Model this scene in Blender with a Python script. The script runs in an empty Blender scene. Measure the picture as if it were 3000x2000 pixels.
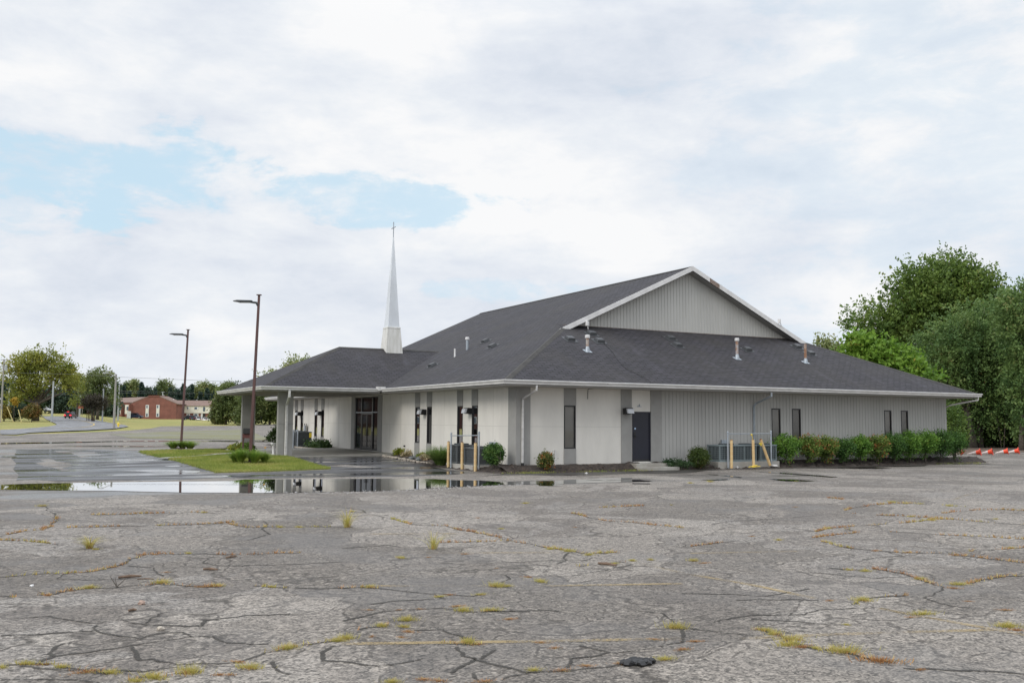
import bpy, bmesh, math, random
import numpy as np
from mathutils import Vector, Matrix
from mathutils.geometry import tessellate_polygon
R = math.radians
scene = bpy.context.scene
COL = scene.collection
rnd = random.Random(7)
rng = np.random.default_rng(11)

# ------------------------------------------------------------------ camera
CP = np.array([-17.992, -33.3637, 1.7164]); YAW, PIT, ROL, FPX = 0.4893, 0.0841, 0.0072, 2763.78
_f = np.array([math.sin(YAW)*math.cos(PIT), math.cos(YAW)*math.cos(PIT), math.sin(PIT)])
_r = np.array([math.cos(YAW), -math.sin(YAW), 0.0]); _u = np.cross(_r, _f)
CR = _r*math.cos(ROL)+_u*math.sin(ROL); CU = -_r*math.sin(ROL)+_u*math.cos(ROL); CF = _f
cam = bpy.data.cameras.new('camera'); camo = bpy.data.objects.new('camera', cam); COL.objects.link(camo)
m = Matrix.Identity(4)
for i in range(3):
    m[i][0] = CR[i]; m[i][1] = CU[i]; m[i][2] = -CF[i]; m[i][3] = CP[i]
camo.matrix_world = m
cam.sensor_width = 36; cam.lens = FPX/3000*36; cam.clip_end = 5000; cam.clip_start = 0.1
scene.camera = camo
scene.view_settings.view_transform = 'Standard'; scene.view_settings.look = 'None'
scene.view_settings.exposure = 0.0; scene.view_settings.gamma = 1

def ray(px, py): return CF + CR*(px-1500)/FPX - CU*(py-1000)/FPX

# ------------------------------------------------------------------ world (clouds over a Nishita sky)
SUN_EL, SUN_AZ = R(32), R(-105)          # azimuth from +Y toward +X
world = bpy.data.worlds.new('World'); scene.world = world; world.use_nodes = True
NT = world.node_tree; NT.nodes.clear()
def N(nt, t, **kw):
    n = nt.nodes.new(t)
    for k, v in kw.items():
        if k.startswith('i_'): n.inputs[int(k[2:]) if k[2:].isdigit() else k[2:].replace('_', ' ')].default_value = v
        else: setattr(n, k, v)
    return n
def LK(nt, a, b): nt.links.new(a, b)
def math_n(nt, op, a, b=None, c=None, clamp=False):
    n = nt.nodes.new('ShaderNodeMath'); n.operation = op; n.use_clamp = clamp
    for i, v in enumerate((a, b, c)):
        if v is None: continue
        if isinstance(v, (int, float)): n.inputs[i].default_value = v
        else: nt.links.new(v, n.inputs[i])
    return n.outputs[0]
def mix_n(nt, fac, a, b, blend='MIX'):
    n = nt.nodes.new('ShaderNodeMix'); n.data_type = 'RGBA'; n.blend_type = blend
    for s, v in ((0, fac), (6, a), (7, b)):
        if isinstance(v, (int, float)): n.inputs[s].default_value = v
        elif isinstance(v, tuple): n.inputs[s].default_value = (*v[:3], 1)
        else: nt.links.new(v, n.inputs[s])
    return n.outputs[2]
def ramp_n(nt, fac, stops, interp='LINEAR'):
    n = nt.nodes.new('ShaderNodeValToRGB'); n.color_ramp.interpolation = interp
    el = n.color_ramp.elements
    while len(el) < len(stops): el.new(0.5)
    for e, (p, c) in zip(el, stops):
        e.position = p; e.color = (c, c, c, 1) if isinstance(c, (int, float)) else (*c[:3], 1)
    nt.links.new(fac, n.inputs[0]); return n.outputs[0]
def maprange(nt, v, a, b, c=0.0, d=1.0, smooth=True):
    n = nt.nodes.new('ShaderNodeMapRange'); n.interpolation_type = 'SMOOTHSTEP' if smooth else 'LINEAR'
    nt.links.new(v, n.inputs[0])
    for i, x in zip((1, 2, 3, 4), (a, b, c, d)): n.inputs[i].default_value = x
    return n.outputs[0]

tc = N(NT, 'ShaderNodeTexCoord'); sep = N(NT, 'ShaderNodeSeparateXYZ'); LK(NT, tc.outputs['Generated'], sep.inputs[0])
zc = math_n(NT, 'ADD', math_n(NT, 'MAXIMUM', sep.outputs[2], 0.0), 0.30)
comb = N(NT, 'ShaderNodeCombineXYZ'); LK(NT, math_n(NT, 'DIVIDE', sep.outputs[0], zc), comb.inputs[0]); LK(NT, math_n(NT, 'DIVIDE', sep.outputs[1], zc), comb.inputs[1])
# cloud bands run across the view: rotate to camera azimuth and squeeze along the view direction
mp = N(NT, 'ShaderNodeMapping'); LK(NT, tc.outputs['Generated'], mp.inputs[0]); mp.inputs['Rotation'].default_value = (0, 0, YAW); mp.inputs['Scale'].default_value = (1.7, 1.7, 3.6)
n1 = N(NT, 'ShaderNodeTexNoise', i_Scale=1.9, i_Detail=7.0, i_Roughness=0.5, i_Distortion=0.15); LK(NT, mp.outputs[0], n1.inputs['Vector'])
n2 = N(NT, 'ShaderNodeTexNoise', i_Scale=7.0, i_Detail=8.0, i_Roughness=0.62, i_Distortion=0.2); LK(NT, mp.outputs[0], n2.inputs['Vector'])
n3 = N(NT, 'ShaderNodeTexNoise', i_Scale=0.95, i_Detail=5.0, i_Roughness=0.5); LK(NT, mp.outputs[0], n3.inputs['Vector'])
mp2 = N(NT, 'ShaderNodeMapping'); LK(NT, mp.outputs[0], mp2.inputs[0]); mp2.inputs['Scale'].default_value = (0.8, 0.8, 1.15)
n5 = N(NT, 'ShaderNodeTexNoise', i_Scale=4.0, i_Detail=8.0, i_Roughness=0.6, i_Distortion=0.3); LK(NT, mp2.outputs[0], n5.inputs['Vector'])
def blob(px, py, rad_h, rad_v, soft=1.0):
    """soft elliptical region of the sky around a direction"""
    d = ray(px, py); d = d/np.linalg.norm(d)
    h = np.cross(d, [0, 0, 1.0]); h /= np.linalg.norm(h); v = np.cross(h, d)
    outs = []
    for ax, rr in ((h, rad_h), (v, rad_v)):
        dp = N(NT, 'ShaderNodeVectorMath', operation='DOT_PRODUCT'); LK(NT, tc.outputs['Generated'], dp.inputs[0]); dp.inputs[1].default_value = tuple(ax)
        outs.append(math_n(NT, 'POWER', math_n(NT, 'ABSOLUTE', math_n(NT, 'DIVIDE', dp.outputs['Value'], rr)), 2.0))
    q = math_n(NT, 'ADD', outs[0], outs[1])
    q = math_n(NT, 'ADD', q, math_n(NT, 'MULTIPLY', math_n(NT, 'SUBTRACT', n2.outputs['Fac'], 0.5), 4.5))
    q = math_n(NT, 'ADD', q, math_n(NT, 'MULTIPLY', math_n(NT, 'SUBTRACT', n5.outputs['Fac'], 0.5), 8.0))
    fr = N(NT, 'ShaderNodeVectorMath', operation='DOT_PRODUCT'); LK(NT, tc.outputs['Generated'], fr.inputs[0]); fr.inputs[1].default_value = tuple(d)
    g = math_n(NT, 'MULTIPLY', maprange(NT, q, 1.15, 0.1), math_n(NT, 'GREATER_THAN', fr.outputs['Value'], 0.0))
    return math_n(NT, 'MULTIPLY', g, soft)
blobs = [blob(250, 485, .18, .050, 0.72), blob(520, 560, .13, .030, .40), blob(1000, 578, .14, .030, 0.62), blob(60, 395, .05, .025, .5),
         blob(1420, 850, .09, .012, .35), blob(2700, 380, .22, .20, .16), blob(30, 560, .05, .05, .4), blob(2830, 980, .2, .05, .2)]
acc = blobs[0]
for b in blobs[1:]: acc = math_n(NT, 'MAXIMUM', acc, b)
wsp = math_n(NT, 'ADD', math_n(NT, 'MULTIPLY', n5.outputs['Fac'], .5), math_n(NT, 'MULTIPLY', n2.outputs['Fac'], .5))
acc = math_n(NT, 'MULTIPLY', acc, maprange(NT, wsp, .44, .56, 1.25, .35))
# cloud colour: white lit parts and lavender-grey undersides
lumf = math_n(NT, 'ADD', math_n(NT, 'MULTIPLY', n1.outputs['Fac'], 0.32), math_n(NT, 'ADD', math_n(NT, 'MULTIPLY', n3.outputs['Fac'], 0.24), math_n(NT, 'ADD', math_n(NT, 'MULTIPLY', n5.outputs['Fac'], 0.26), math_n(NT, 'MULTIPLY', n2.outputs['Fac'], 0.18))))
cloud = ramp_n(NT, lumf, [(0.42, (0.66, 0.72, 0.81)), (0.475, (0.75, 0.795, 0.87)), (0.525, (0.83, 0.865, 0.915)), (0.585, (0.95, 0.955, 0.965))])
zen = maprange(NT, sep.outputs[2], 0.38, 0.85, 1.0, 2.3)
hor = maprange(NT, sep.outputs[2], -0.02, 0.0, 0.35, 1.0)
cb = N(NT, 'ShaderNodeBackground'); LK(NT, cloud, cb.inputs[0]); LK(NT, math_n(NT, 'MULTIPLY', zen, hor), cb.inputs[1])
sky = N(NT, 'ShaderNodeTexSky', sky_type='NISHITA', sun_disc=False, sun_elevation=SUN_EL, sun_rotation=SUN_AZ)
try: sky.dust_density = 0.6; sky.ozone_density = 2.0
except Exception: pass
sb = N(NT, 'ShaderNodeBackground', i_Strength=0.15); LK(NT, sky.outputs[0], sb.inputs[0])
# thin bright veil over the blue gaps
vb = N(NT, 'ShaderNodeBackground', i_Color=(0.64, 0.85, 0.98, 1), i_Strength=0.96)
ad = N(NT, 'ShaderNodeMixShader', i_0=0.85); LK(NT, sb.outputs[0], ad.inputs[1]); LK(NT, vb.outputs[0], ad.inputs[2])
mx = N(NT, 'ShaderNodeMixShader'); LK(NT, acc, mx.inputs[0]); LK(NT, cb.outputs[0], mx.inputs[1]); LK(NT, ad.outputs[0], mx.inputs[2])
wo = N(NT, 'ShaderNodeOutputWorld'); LK(NT, mx.outputs[0], wo.inputs[0])

# ------------------------------------------------------------------ sun
sl = bpy.data.lights.new('sun', 'SUN'); sl.energy = 1.3; sl.angle = R(25); sl.color = (1, .95, .87)
so = bpy.data.objects.new('sun', sl); COL.objects.link(so)
sd = Vector((math.sin(SUN_AZ)*math.cos(SUN_EL), math.cos(SUN_AZ)*math.cos(SUN_EL), math.sin(SUN_EL)))
so.rotation_euler = sd.to_track_quat('Z', 'Y').to_euler()

# ------------------------------------------------------------------ places: photograph reading -> point on a real plane or on the terrain
ZR = {1:(0,950,3.136),2:(600,950,3.136),3:(1100,1100,4.48),4:(1450,1050,3.92),5:(1950,1050,3.92),6:(2400,700,2.24),7:(1100,600,3.136),8:(1550,750,2.6133),
      9:(0,1380,2.352),10:(1000,1380,2.352),11:(2000,1300,2.24),12:(0,1150,6.72),13:(320,1100,6.189),14:(640,1120,5.6),15:(850,1120,6.273),16:(650,800,5.226),0:(0,0,1/1.27551)}
def Z(n, x, y): a = ZR[n]; return a[0]+x/a[2], a[1]+y/a[2]
def hit(n, x, y, ax, v):
    px, py = Z(n, x, y); d = ray(px, py); t = (v-CP[ax])/d[ax]; return CP+t*d
def onplane(n, x, y, p0, nn):
    px, py = Z(n, x, y); d = ray(px, py); t = np.dot(np.array(p0)-CP, nn)/np.dot(d, nn); return CP+t*d
G = -0.30
def sst(t): t = min(1, max(0, t)); return t*t*(3-2*t)
def terr(x, y):
    dx, dy = x-CP[0], y-CP[1]
    s = dx*math.sin(YAW)+dy*math.cos(YAW); u = dx*math.cos(YAW)-dy*math.sin(YAW)
    z = G + 0.17*sst((y-3)/9)*sst((x+16)/7)*(1-sst((y-27)/14))*(1-sst((x-2)/3))
    if s > 60:
        a = u/s; w = 1-0.58*sst((a+.47)/.09)
        z += w*4.6*((min(s, 330)-60)/270)**2.2*sst((s-60)/20)
    return z
def at(px, s, dz=0.0):
    """point of the terrain under image column px at depth s"""
    d = CF*1.0 + CR*(px-1500)/FPX - CU*(1228-1000)/FPX
    h = np.array([d[0], d[1]]); k = s/(h[0]*math.sin(YAW)+h[1]*math.cos(YAW)); x, y = CP[0]+h[0]*k, CP[1]+h[1]*k
    return np.array([x, y, terr(x, y)+dz])
def gp(n, x, y):
    """point of the terrain seen at a reading of the photograph"""
    px, py = Z(n, x, y); d = ray(px, py); t0, t = 3.0, 3.0
    while t < 420:
        p = CP+d*t
        if p[2] < terr(p[0], p[1]): break
        t0 = t; t += 0.5+t*0.01
    for _ in range(30):
        tm = (t0+t)/2; p = CP+d*tm
        if p[2] < terr(p[0], p[1]): t = tm
        else: t0 = tm
    p = CP+d*t; return np.array([p[0], p[1], terr(p[0], p[1])])

# ------------------------------------------------------------------ mesh helpers
class MB:
    def __init__(s): s.v = []; s.f = []; s.uv = []
    def face(s, pts, uv=None):
        i = len(s.v); s.v += [tuple(map(float, p)) for p in pts]; s.f.append(tuple(range(i, i+len(pts)))); s.uv.append(uv)
    def add(s, vs, fs):
        i = len(s.v); s.v += [tuple(map(float, p)) for p in vs]
        for f in fs: s.f.append(tuple(a+i for a in f)); s.uv.append(None)
        return s
    def box(s, c, d, rz=0, M=None, taper=1.0):
        x, y, z = (a/2 for a in d); vs = []
        for k in (-1, 1):
            t = taper if k > 0 else 1
            for a, b in ((-1, -1), (1, -1), (1, 1), (-1, 1)): vs.append(Vector((a*x*t, b*y*t, k*z)))
        rm = M if M is not None else Matrix.Rotation(rz, 3, 'Z')
        vs = [rm @ v + Vector(c) for v in vs]
        return s.add(vs, [(3, 2, 1, 0), (4, 5, 6, 7), (0, 1, 5, 4), (1, 2, 6, 5), (2, 3, 7, 6), (3, 0, 4, 7)])
    def bx(s, x0, x1, y0, y1, z0, z1): return s.box(((x0+x1)/2, (y0+y1)/2, (z0+z1)/2), (abs(x1-x0), abs(y1-y0), abs(z1-z0)))
    def tube(s, pts, rad, n=8, caps=True, sq=False):
        pts = [Vector(map(float, p)) for p in pts]
        if not hasattr(rad, '__len__'): rad = [rad]*len(pts)
        rings = []; base = len(s.v); up = None
        for i, p in enumerate(pts):
            a = pts[max(0, i-1)]; b = pts[min(len(pts)-1, i+1)]; d = (b-a).normalized()
            if up is None:
                ref = Vector((0, 0, 1)) if abs(d.z) < .9 else Vector((1, 0, 0)); up = d.cross(ref).normalized()
            up = (up-d*up.dot(d)).normalized(); w = d.cross(up)
            for k in range(n):
                an = 2*math.pi*(k+(.5 if sq else 0))/n
                s.v.append(tuple(p+(up*math.cos(an)+w*math.sin(an))*rad[i]))
        for i in range(len(pts)-1):
            for k in range(n):
                a = base+i*n+k; b = base+i*n+(k+1) % n
                s.f.append((a, b, b+n, a+n)); s.uv.append(None)
        if caps:
            s.f.append(tuple(base+k for k in reversed(range(n)))); s.uv.append(None)
            e = base+(len(pts)-1)*n; s.f.append(tuple(e+k for k in range(n))); s.uv.append(None)
        return s
    def lathe(s, prof, n=16, c=(0, 0, 0)):
        base = len(s.v)
        for r_, z_ in prof:
            for k in range(n):
                a = 2*math.pi*k/n; s.v.append((c[0]+r_*math.cos(a), c[1]+r_*math.sin(a), c[2]+z_))
        for i in range(len(prof)-1):
            for k in range(n):
                a = base+i*n+k; b = base+i*n+(k+1) % n; s.f.append((a, b, b+n, a+n)); s.uv.append(None)
        s.f.append(tuple(base+k for k in reversed(range(n)))); s.uv.append(None)
        e = base+(len(prof)-1)*n; s.f.append(tuple(e+k for k in range(n))); s.uv.append(None)
        return s
    def sweep(s, pts, prof, side=1):
        """profile (out, z) swept along a plan polyline with mitred corners; out is to the right of travel times side"""
        P = [Vector((p[0], p[1])) for p in pts]; base = len(s.v); n = len(prof); zb = pts[0][2]
        for i, p in enumerate(P):
            ds = []
            if i > 0: ds.append((P[i]-P[i-1]).normalized())
            if i < len(P)-1: ds.append((P[i+1]-P[i]).normalized())
            ns = [Vector((d.y, -d.x))*side for d in ds]
            if len(ns) == 1: mv = ns[0]
            else: b = ns[0]+ns[1]; mv = b/(b.dot(ns[0]))
            for o, z in prof: s.v.append((p.x+mv.x*o, p.y+mv.y*o, zb+z))
        for i in range(len(P)-1):
            for k in range(n):
                a = base+i*n+k; b = base+i*n+(k+1) % n; s.f.append((a, b, b+n, a+n)); s.uv.append(None)
        s.f.append(tuple(base+k for k in range(n))); s.uv.append(None)
        e = base+(len(P)-1)*n; s.f.append(tuple(e+k for k in reversed(range(n)))); s.uv.append(None)
        return s
    def build(s, name, mat, parent=None, loc=(0, 0, 0), smooth=False, bevel=0, fixn=True, kind=None, label=None):
        me = bpy.data.meshes.new(name); me.from_pydata([(a[0]-loc[0], a[1]-loc[1], a[2]-loc[2]) for a in s.v], [], s.f)
        if any(u is not None for u in s.uv):
            ul = me.uv_layers.new(name='UVMap'); k = 0
            for fi, f in enumerate(s.f):
                for j in range(len(f)):
                    if s.uv[fi] is not None: ul.data[k].uv = s.uv[fi][j]
                    k += 1
        if fixn:
            bm = bmesh.new(); bm.from_mesh(me); bmesh.ops.remove_doubles(bm, verts=bm.verts, dist=1e-5) if fixn == 'weld' else None
            bmesh.ops.recalc_face_normals(bm, faces=bm.faces); bm.to_mesh(me); bm.free()
        if smooth: me.polygons.foreach_set('use_smooth', [True]*len(me.polygons))
        me.materials.append(mat)
        o = bpy.data.objects.new(name, me); COL.objects.link(o); o.location = loc
        if parent is not None: o.parent = parent
        if bevel:
            b = o.modifiers.new('bevel', 'BEVEL'); b.width = bevel; b.segments = 2; b.limit_method = 'ANGLE'
        if kind: o['kind'] = kind
        if label: o['label'] = label
        return o
def thing(name, label, cat, loc=(0, 0, 0), rz=0, group=None):
    o = bpy.data.objects.new(name, None); COL.objects.link(o); o.location = loc; o.rotation_euler = (0, 0, rz)
    o.empty_display_size = .2; return tag(o, label, cat, group)
def tag(o, label, cat, group=None, kind=None):
    o['label'] = label; o['category'] = cat
    if group: o['group'] = group
    if kind: o['kind'] = kind
    return o
def copy_tree(o, parent=None):
    c = o.copy(); COL.objects.link(c)
    if parent is not None: c.parent = parent
    for ch in list(o.children): copy_tree(ch, c)
    return c

# ------------------------------------------------------------------ materials
def mat(name, col, rough=.7, metal=0.0, var=0.0, scale=3.0, bump=0.0, bscale=40.0, spec=0.5, col2=None, stretch=None, emit=None):
    m_ = bpy.data.materials.new(name); m_.use_nodes = True; nt = m_.node_tree; p = nt.nodes['Principled BSDF']
    p.inputs['Base Color'].default_value = (*col, 1); p.inputs['Roughness'].default_value = rough; p.inputs['Metallic'].default_value = metal
    p.inputs['Specular IOR Level'].default_value = spec
    t = N(nt, 'ShaderNodeTexCoord'); vec = t.outputs['Object']
    if stretch:
        mpp = N(nt, 'ShaderNodeMapping'); LK(nt, vec, mpp.inputs[0]); mpp.inputs['Scale'].default_value = stretch; vec = mpp.outputs[0]
    if var or col2:
        n_ = N(nt, 'ShaderNodeTexNoise', i_Scale=scale, i_Detail=6.0, i_Roughness=.6); LK(nt, vec, n_.inputs['Vector'])
        f = maprange(nt, n_.outputs['Fac'], .32, .68)
        c2 = col2 if col2 else tuple(c*(1-var) for c in col)
        c1 = tuple(min(1, c*(1+var*.6)) for c in col)
        LK(nt, mix_n(nt, f, c1, c2), p.inputs['Base Color'])
    if bump:
        n_ = N(nt, 'ShaderNodeTexNoise', i_Scale=bscale, i_Detail=4.0); LK(nt, vec, n_.inputs['Vector'])
        b = N(nt, 'ShaderNodeBump', i_Strength=bump, i_Distance=.02); LK(nt, n_.outputs['Fac'], b.inputs['Height']); LK(nt, b.outputs[0], p.inputs['Normal'])
    if emit: p.inputs['Emission Color'].default_value = (*emit[0], 1); p.inputs['Emission Strength'].default_value = emit[1]
    return m_
M = {}
M['cream'] = mat('cream_panel_paint', (.70, .675, .62), .75, var=.07, scale=1.3, bump=.25, bscale=30, stretch=(1, 1, .35))
M['greypaint'] = mat('grey_trim_paint', (.305, .30, .285), .75, var=.08, scale=1.5, bump=.2, bscale=30)
M['siding'] = mat('grey_siding_paint', (.40, .395, .375), .7, var=.08, scale=.9, bump=.15, bscale=30, stretch=(1, 1, .25))
M['gablemetal'] = mat('ribbed_metal_paint', (.44, .435, .41), .55, var=.07, scale=1.0, stretch=(1, 1, .2))
M['white'] = mat('white_aluminium', (.68, .67, .66), .45, var=.10, scale=2.5)
M['gutter'] = mat('gutter_aluminium', (.60, .59, .57), .38, var=.14, scale=2.2, stretch=(1, 1, 4))
M['spire'] = mat('spire_fibreglass', (.66, .69, .72), .35, var=.12, scale=1.2, stretch=(1, 1, .3))
M['spirebase'] = mat('stained_white_base', (.70, .69, .66), .5, col2=(.56, .55, .50), scale=3, stretch=(3, 3, .4))
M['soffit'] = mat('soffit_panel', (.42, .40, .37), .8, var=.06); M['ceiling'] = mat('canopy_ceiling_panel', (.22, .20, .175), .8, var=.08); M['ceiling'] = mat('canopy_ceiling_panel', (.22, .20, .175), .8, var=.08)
M['bronze'] = mat('dark_bronze_frame', (.018, .018, .020), .35)
M['glass'] = mat('dark_window_glass', (.012, .012, .014), .05, spec=.35)
M['blind'] = mat('window_blind', (.38, .36, .32), .7, var=.05)
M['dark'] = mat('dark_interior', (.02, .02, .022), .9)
M['door'] = mat('navy_door_paint', (.011, .0125, .024), .45, var=.1, scale=2)
M['black'] = mat('black_metal', (.015, .015, .016), .5)
M['lens'] = mat('frosted_lens', (.55, .57, .60), .25)
M['galv'] = mat('galvanised_steel', (.36, .40, .44), .45, metal=.35, var=.15, scale=8)
M['rust'] = mat('rusty_pipe', (.26, .13, .07), .8, col2=(.42, .40, .37), scale=4)
M['acgreen'] = mat('unit_cabinet_paint', (.17, .21, .22), .5, var=.1, scale=2)
M['acdark'] = mat('unit_grille', (.045, .055, .06), .6)
M['concrete'] = mat('concrete', (.40, .385, .35), .85, col2=(.30, .28, .245), scale=2.0, bump=.3, bscale=50)
M['slab'] = mat('porch_concrete', (.33, .315, .28), .7, col2=(.25, .24, .215), scale=.8, bump=.2, bscale=50)
M['yellow'] = mat('faded_yellow_paint', (.66, .51, .27), .6, col2=(.60, .39, .18), scale=6)
M['brownpole'] = mat('brown_pole_paint', (.095, .045, .040), .45, var=.15, scale=2)
M['cap'] = mat('lamp_head_black', (.02, .024, .026), .45)
M['brownwood'] = mat('bare_fascia_wood', (.20, .14, .11), .85, col2=(.30, .25, .22), scale=6)
M['stone'] = mat('edging_stone', (.46, .41, .33), .85, col2=(.33, .29, .25), scale=6, bump=.4, bscale=25)
M['mulch'] = mat('mulch_soil', (.026, .022, .020), .95, col2=(.075, .056, .045), scale=9, bump=1, bscale=30)
M['wood'] = mat('weathered_stick', (.16, .105, .07), .8, var=.3, scale=20)
M['tar'] = mat('loose_asphalt_chunks', (.018, .018, .019), .6, var=.3, scale=20)
M['tape'] = mat('yellow_tape', (.8, .6, .05), .5)
M['pole'] = mat('weathered_pole', (.30, .29, .27), .8, var=.15)
M['sidepole'] = mat('grey_metal_pole', (.38, .40, .42), .5)
M['wire'] = mat('wire', (.12, .13, .14), .6)
M['clay'] = mat('rusty_leaf', (.3, .12, .05), .8)

def leafmat(name, c1, c2, c3=None, p3=.85, trans=.25, big=.5):
    m_ = bpy.data.materials.new(name); m_.use_nodes = True; nt = m_.node_tree; p = nt.nodes['Principled BSDF']
    g = N(nt, 'ShaderNodeNewGeometry'); t = N(nt, 'ShaderNodeTexCoord')
    n_ = N(nt, 'ShaderNodeTexNoise', i_Scale=big, i_Detail=3.0); LK(nt, t.outputs['Object'], n_.inputs['Vector'])
    f = math_n(nt, 'ADD', math_n(nt, 'MULTIPLY', g.outputs['Random Per Island'], .5), math_n(nt, 'MULTIPLY', maprange(nt, n_.outputs['Fac'], .35, .65), .5))
    st = [(0.1, c1), (.75, c2)]
    if c3: st += [(p3, c2), (min(.98, p3+.08), c3)]
    col = ramp_n(nt, f, st); LK(nt, col, p.inputs['Base Color']); p.inputs['Roughness'].default_value = .55; p.inputs['Specular IOR Level'].default_value = .3
    tr = N(nt, 'ShaderNodeBsdfTranslucent'); LK(nt, col, tr.inputs[0]); ms = N(nt, 'ShaderNodeMixShader', i_0=trans)
    LK(nt, p.outputs[0], ms.inputs[1]); LK(nt, tr.outputs[0], ms.inputs[2]); LK(nt, ms.outputs[0], nt.nodes['Material Output'].inputs[0])
    return m_
M['bark'] = mat('bark', (.10, .085, .07), .9, var=.3, scale=3, bump=.6, bscale=10)
M['palebark'] = mat('pale_bark', (.12, .105, .09), .9, var=.35, scale=4)

def roofmat():
    m_ = bpy.data.materials.new('asphalt_shingles'); m_.use_nodes = True; nt = m_.node_tree; p = nt.nodes['Principled BSDF']
    t = N(nt, 'ShaderNodeTexCoord'); uv = t.outputs['UV']
    wob = N(nt, 'ShaderNodeTexNoise', i_Scale=.5, i_Detail=2.0); LK(nt, uv, wob.inputs['Vector'])
    sp = N(nt, 'ShaderNodeSeparateXYZ'); LK(nt, uv, sp.inputs[0])
    cb_ = N(nt, 'ShaderNodeCombineXYZ'); LK(nt, sp.outputs[0], cb_.inputs[0])
    LK(nt, math_n(nt, 'ADD', sp.outputs[1], math_n(nt, 'MULTIPLY', wob.outputs['Fac'], .22)), cb_.inputs[1])
    br = N(nt, 'ShaderNodeTexBrick', i_Scale=1.0); LK(nt, cb_.outputs[0], br.inputs['Vector'])
    br.inputs['Brick Width'].default_value = .42; br.inputs['Row Height'].default_value = .19; br.inputs['Mortar Size'].default_value = .036; br.inputs['Mortar Smooth'].default_value = .4; br.inputs['Bias'].default_value = 0
    br.inputs['Color1'].default_value = (.020, .0185, .023, 1); br.inputs['Color2'].default_value = (.043, .0395, .049, 1); br.inputs['Mortar'].default_value = (.007, .0065, .008, 1)
    n1_ = N(nt, 'ShaderNodeTexNoise', i_Scale=.28, i_Detail=5.0, i_Roughness=.6); LK(nt, uv, n1_.inputs['Vector'])
    ms_ = N(nt, 'ShaderNodeMapping'); LK(nt, uv, ms_.inputs[0]); ms_.inputs['Scale'].default_value = (.9, .22, 1)
    n2_ = N(nt, 'ShaderNodeTexNoise', i_Scale=1.6, i_Detail=6.0, i_Roughness=.65); LK(nt, ms_.outputs[0], n2_.inputs['Vector'])
    n3_ = N(nt, 'ShaderNodeTexNoise', i_Scale=3.5, i_Detail=5.0, i_Roughness=.8)
    ms3 = N(nt, 'ShaderNodeMapping'); LK(nt, uv, ms3.inputs[0]); ms3.inputs['Scale'].default_value = (1, 3.5, 1); LK(nt, ms3.outputs[0], n3_.inputs['Vector'])
    c = mix_n(nt, maprange(nt, n1_.outputs['Fac'], .35, .7, 0, .55), br.outputs['Color'], (.034, .030, .027))
    c = mix_n(nt, maprange(nt, n2_.outputs['Fac'], .5, .75, 0, .5), c, (.056, .053, .066))
    c = mix_n(nt, 1.0, c, ramp_n(nt, n3_.outputs['Fac'], [(.3, .5), (.7, 1.5)]), 'MULTIPLY')
    LK(nt, c, p.inputs['Base Color']); p.inputs['Roughness'].default_value = .82; p.inputs['Specular IOR Level'].default_value = .45
    b = N(nt, 'ShaderNodeBump', i_Strength=.5, i_Distance=.02); LK(nt, br.outputs['Fac'], b.inputs['Height']); b.invert = True
    b2 = N(nt, 'ShaderNodeBump', i_Strength=.25, i_Distance=.12); LK(nt, n2_.outputs['Fac'], b2.inputs['Height']); LK(nt, b.outputs[0], b2.inputs['Normal'])
    LK(nt, b2.outputs[0], p.inputs['Normal']); return m_
M['roof'] = roofmat()
# ================================================================== CHURCH
H, L, OV, ZE, LB = 3.09, 25.85, 1.12, 3.28, 35.9
XR, YR, PS = 5.085, 4.892, .459
ZRF = ZE+PS*(XR+OV); ZP = ZE+PS*(L/2+OV); YB = 29.75; PF = (ZRF-ZE)/(YR+OV)
CX0, CY0, CY1, CRX, CRZ = -7.2, 12.39, 22.97, -1.76, 5.76
CYM = (CY0+CY1)/2
church = thing('church', 'low cream and grey church with dark hipped roof, front gable and white steeple', 'church')
C_ = church
def rf(mb, pts, o, eu, ev):
    """roof face with uv in metres"""
    eu = Vector(eu).normalized(); ev = Vector(ev).normalized()
    mb.face(pts, [((Vector(p)-Vector(o)).dot(eu), (Vector(p)-Vector(o)).dot(ev)) for p in pts])
A, B, C3, D = (-OV, -OV, ZE), (L+OV, -OV, ZE), (L+OV, LB+OV, ZE), (-OV, LB+OV, ZE)
FL, FR = (XR, YR, ZRF), (L-XR, YR, ZRF); BL, BR_ = (XR, YB, ZRF), (L-XR, YB, ZRF); PK, PB = (L/2, YR, ZP), (L/2, YB, ZP)
XV = (CRZ-ZE)/PS-OV
YG = YR+.5; ZG = ZE+PF*(YG+OV)
rm_ = MB()
rf(rm_, [A, B, (L-XR, YR, ZRF), (L-XR-.0, YG, ZG), (XR+.0, YG, ZG), (XR, YR, ZRF)], A, (1, 0, 0), (0, 1, PF))
rf(rm_, [A, FL, PK, PB, BL, D, (-OV, CY1, ZE), (XV, CYM, CRZ), (-OV, CY0, ZE)], A, (0, 1, 0), (1, 0, PS))
rf(rm_, [B, C3, BR_, PB, PK, FR], B, (0, 1, 0), (-1, 0, PS))
rf(rm_, [C3, D, BL, PB, BR_], C3, (1, 0, 0), (0, -1, PF))
roof = rm_.build('roof', M['roof'], C_)
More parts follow.
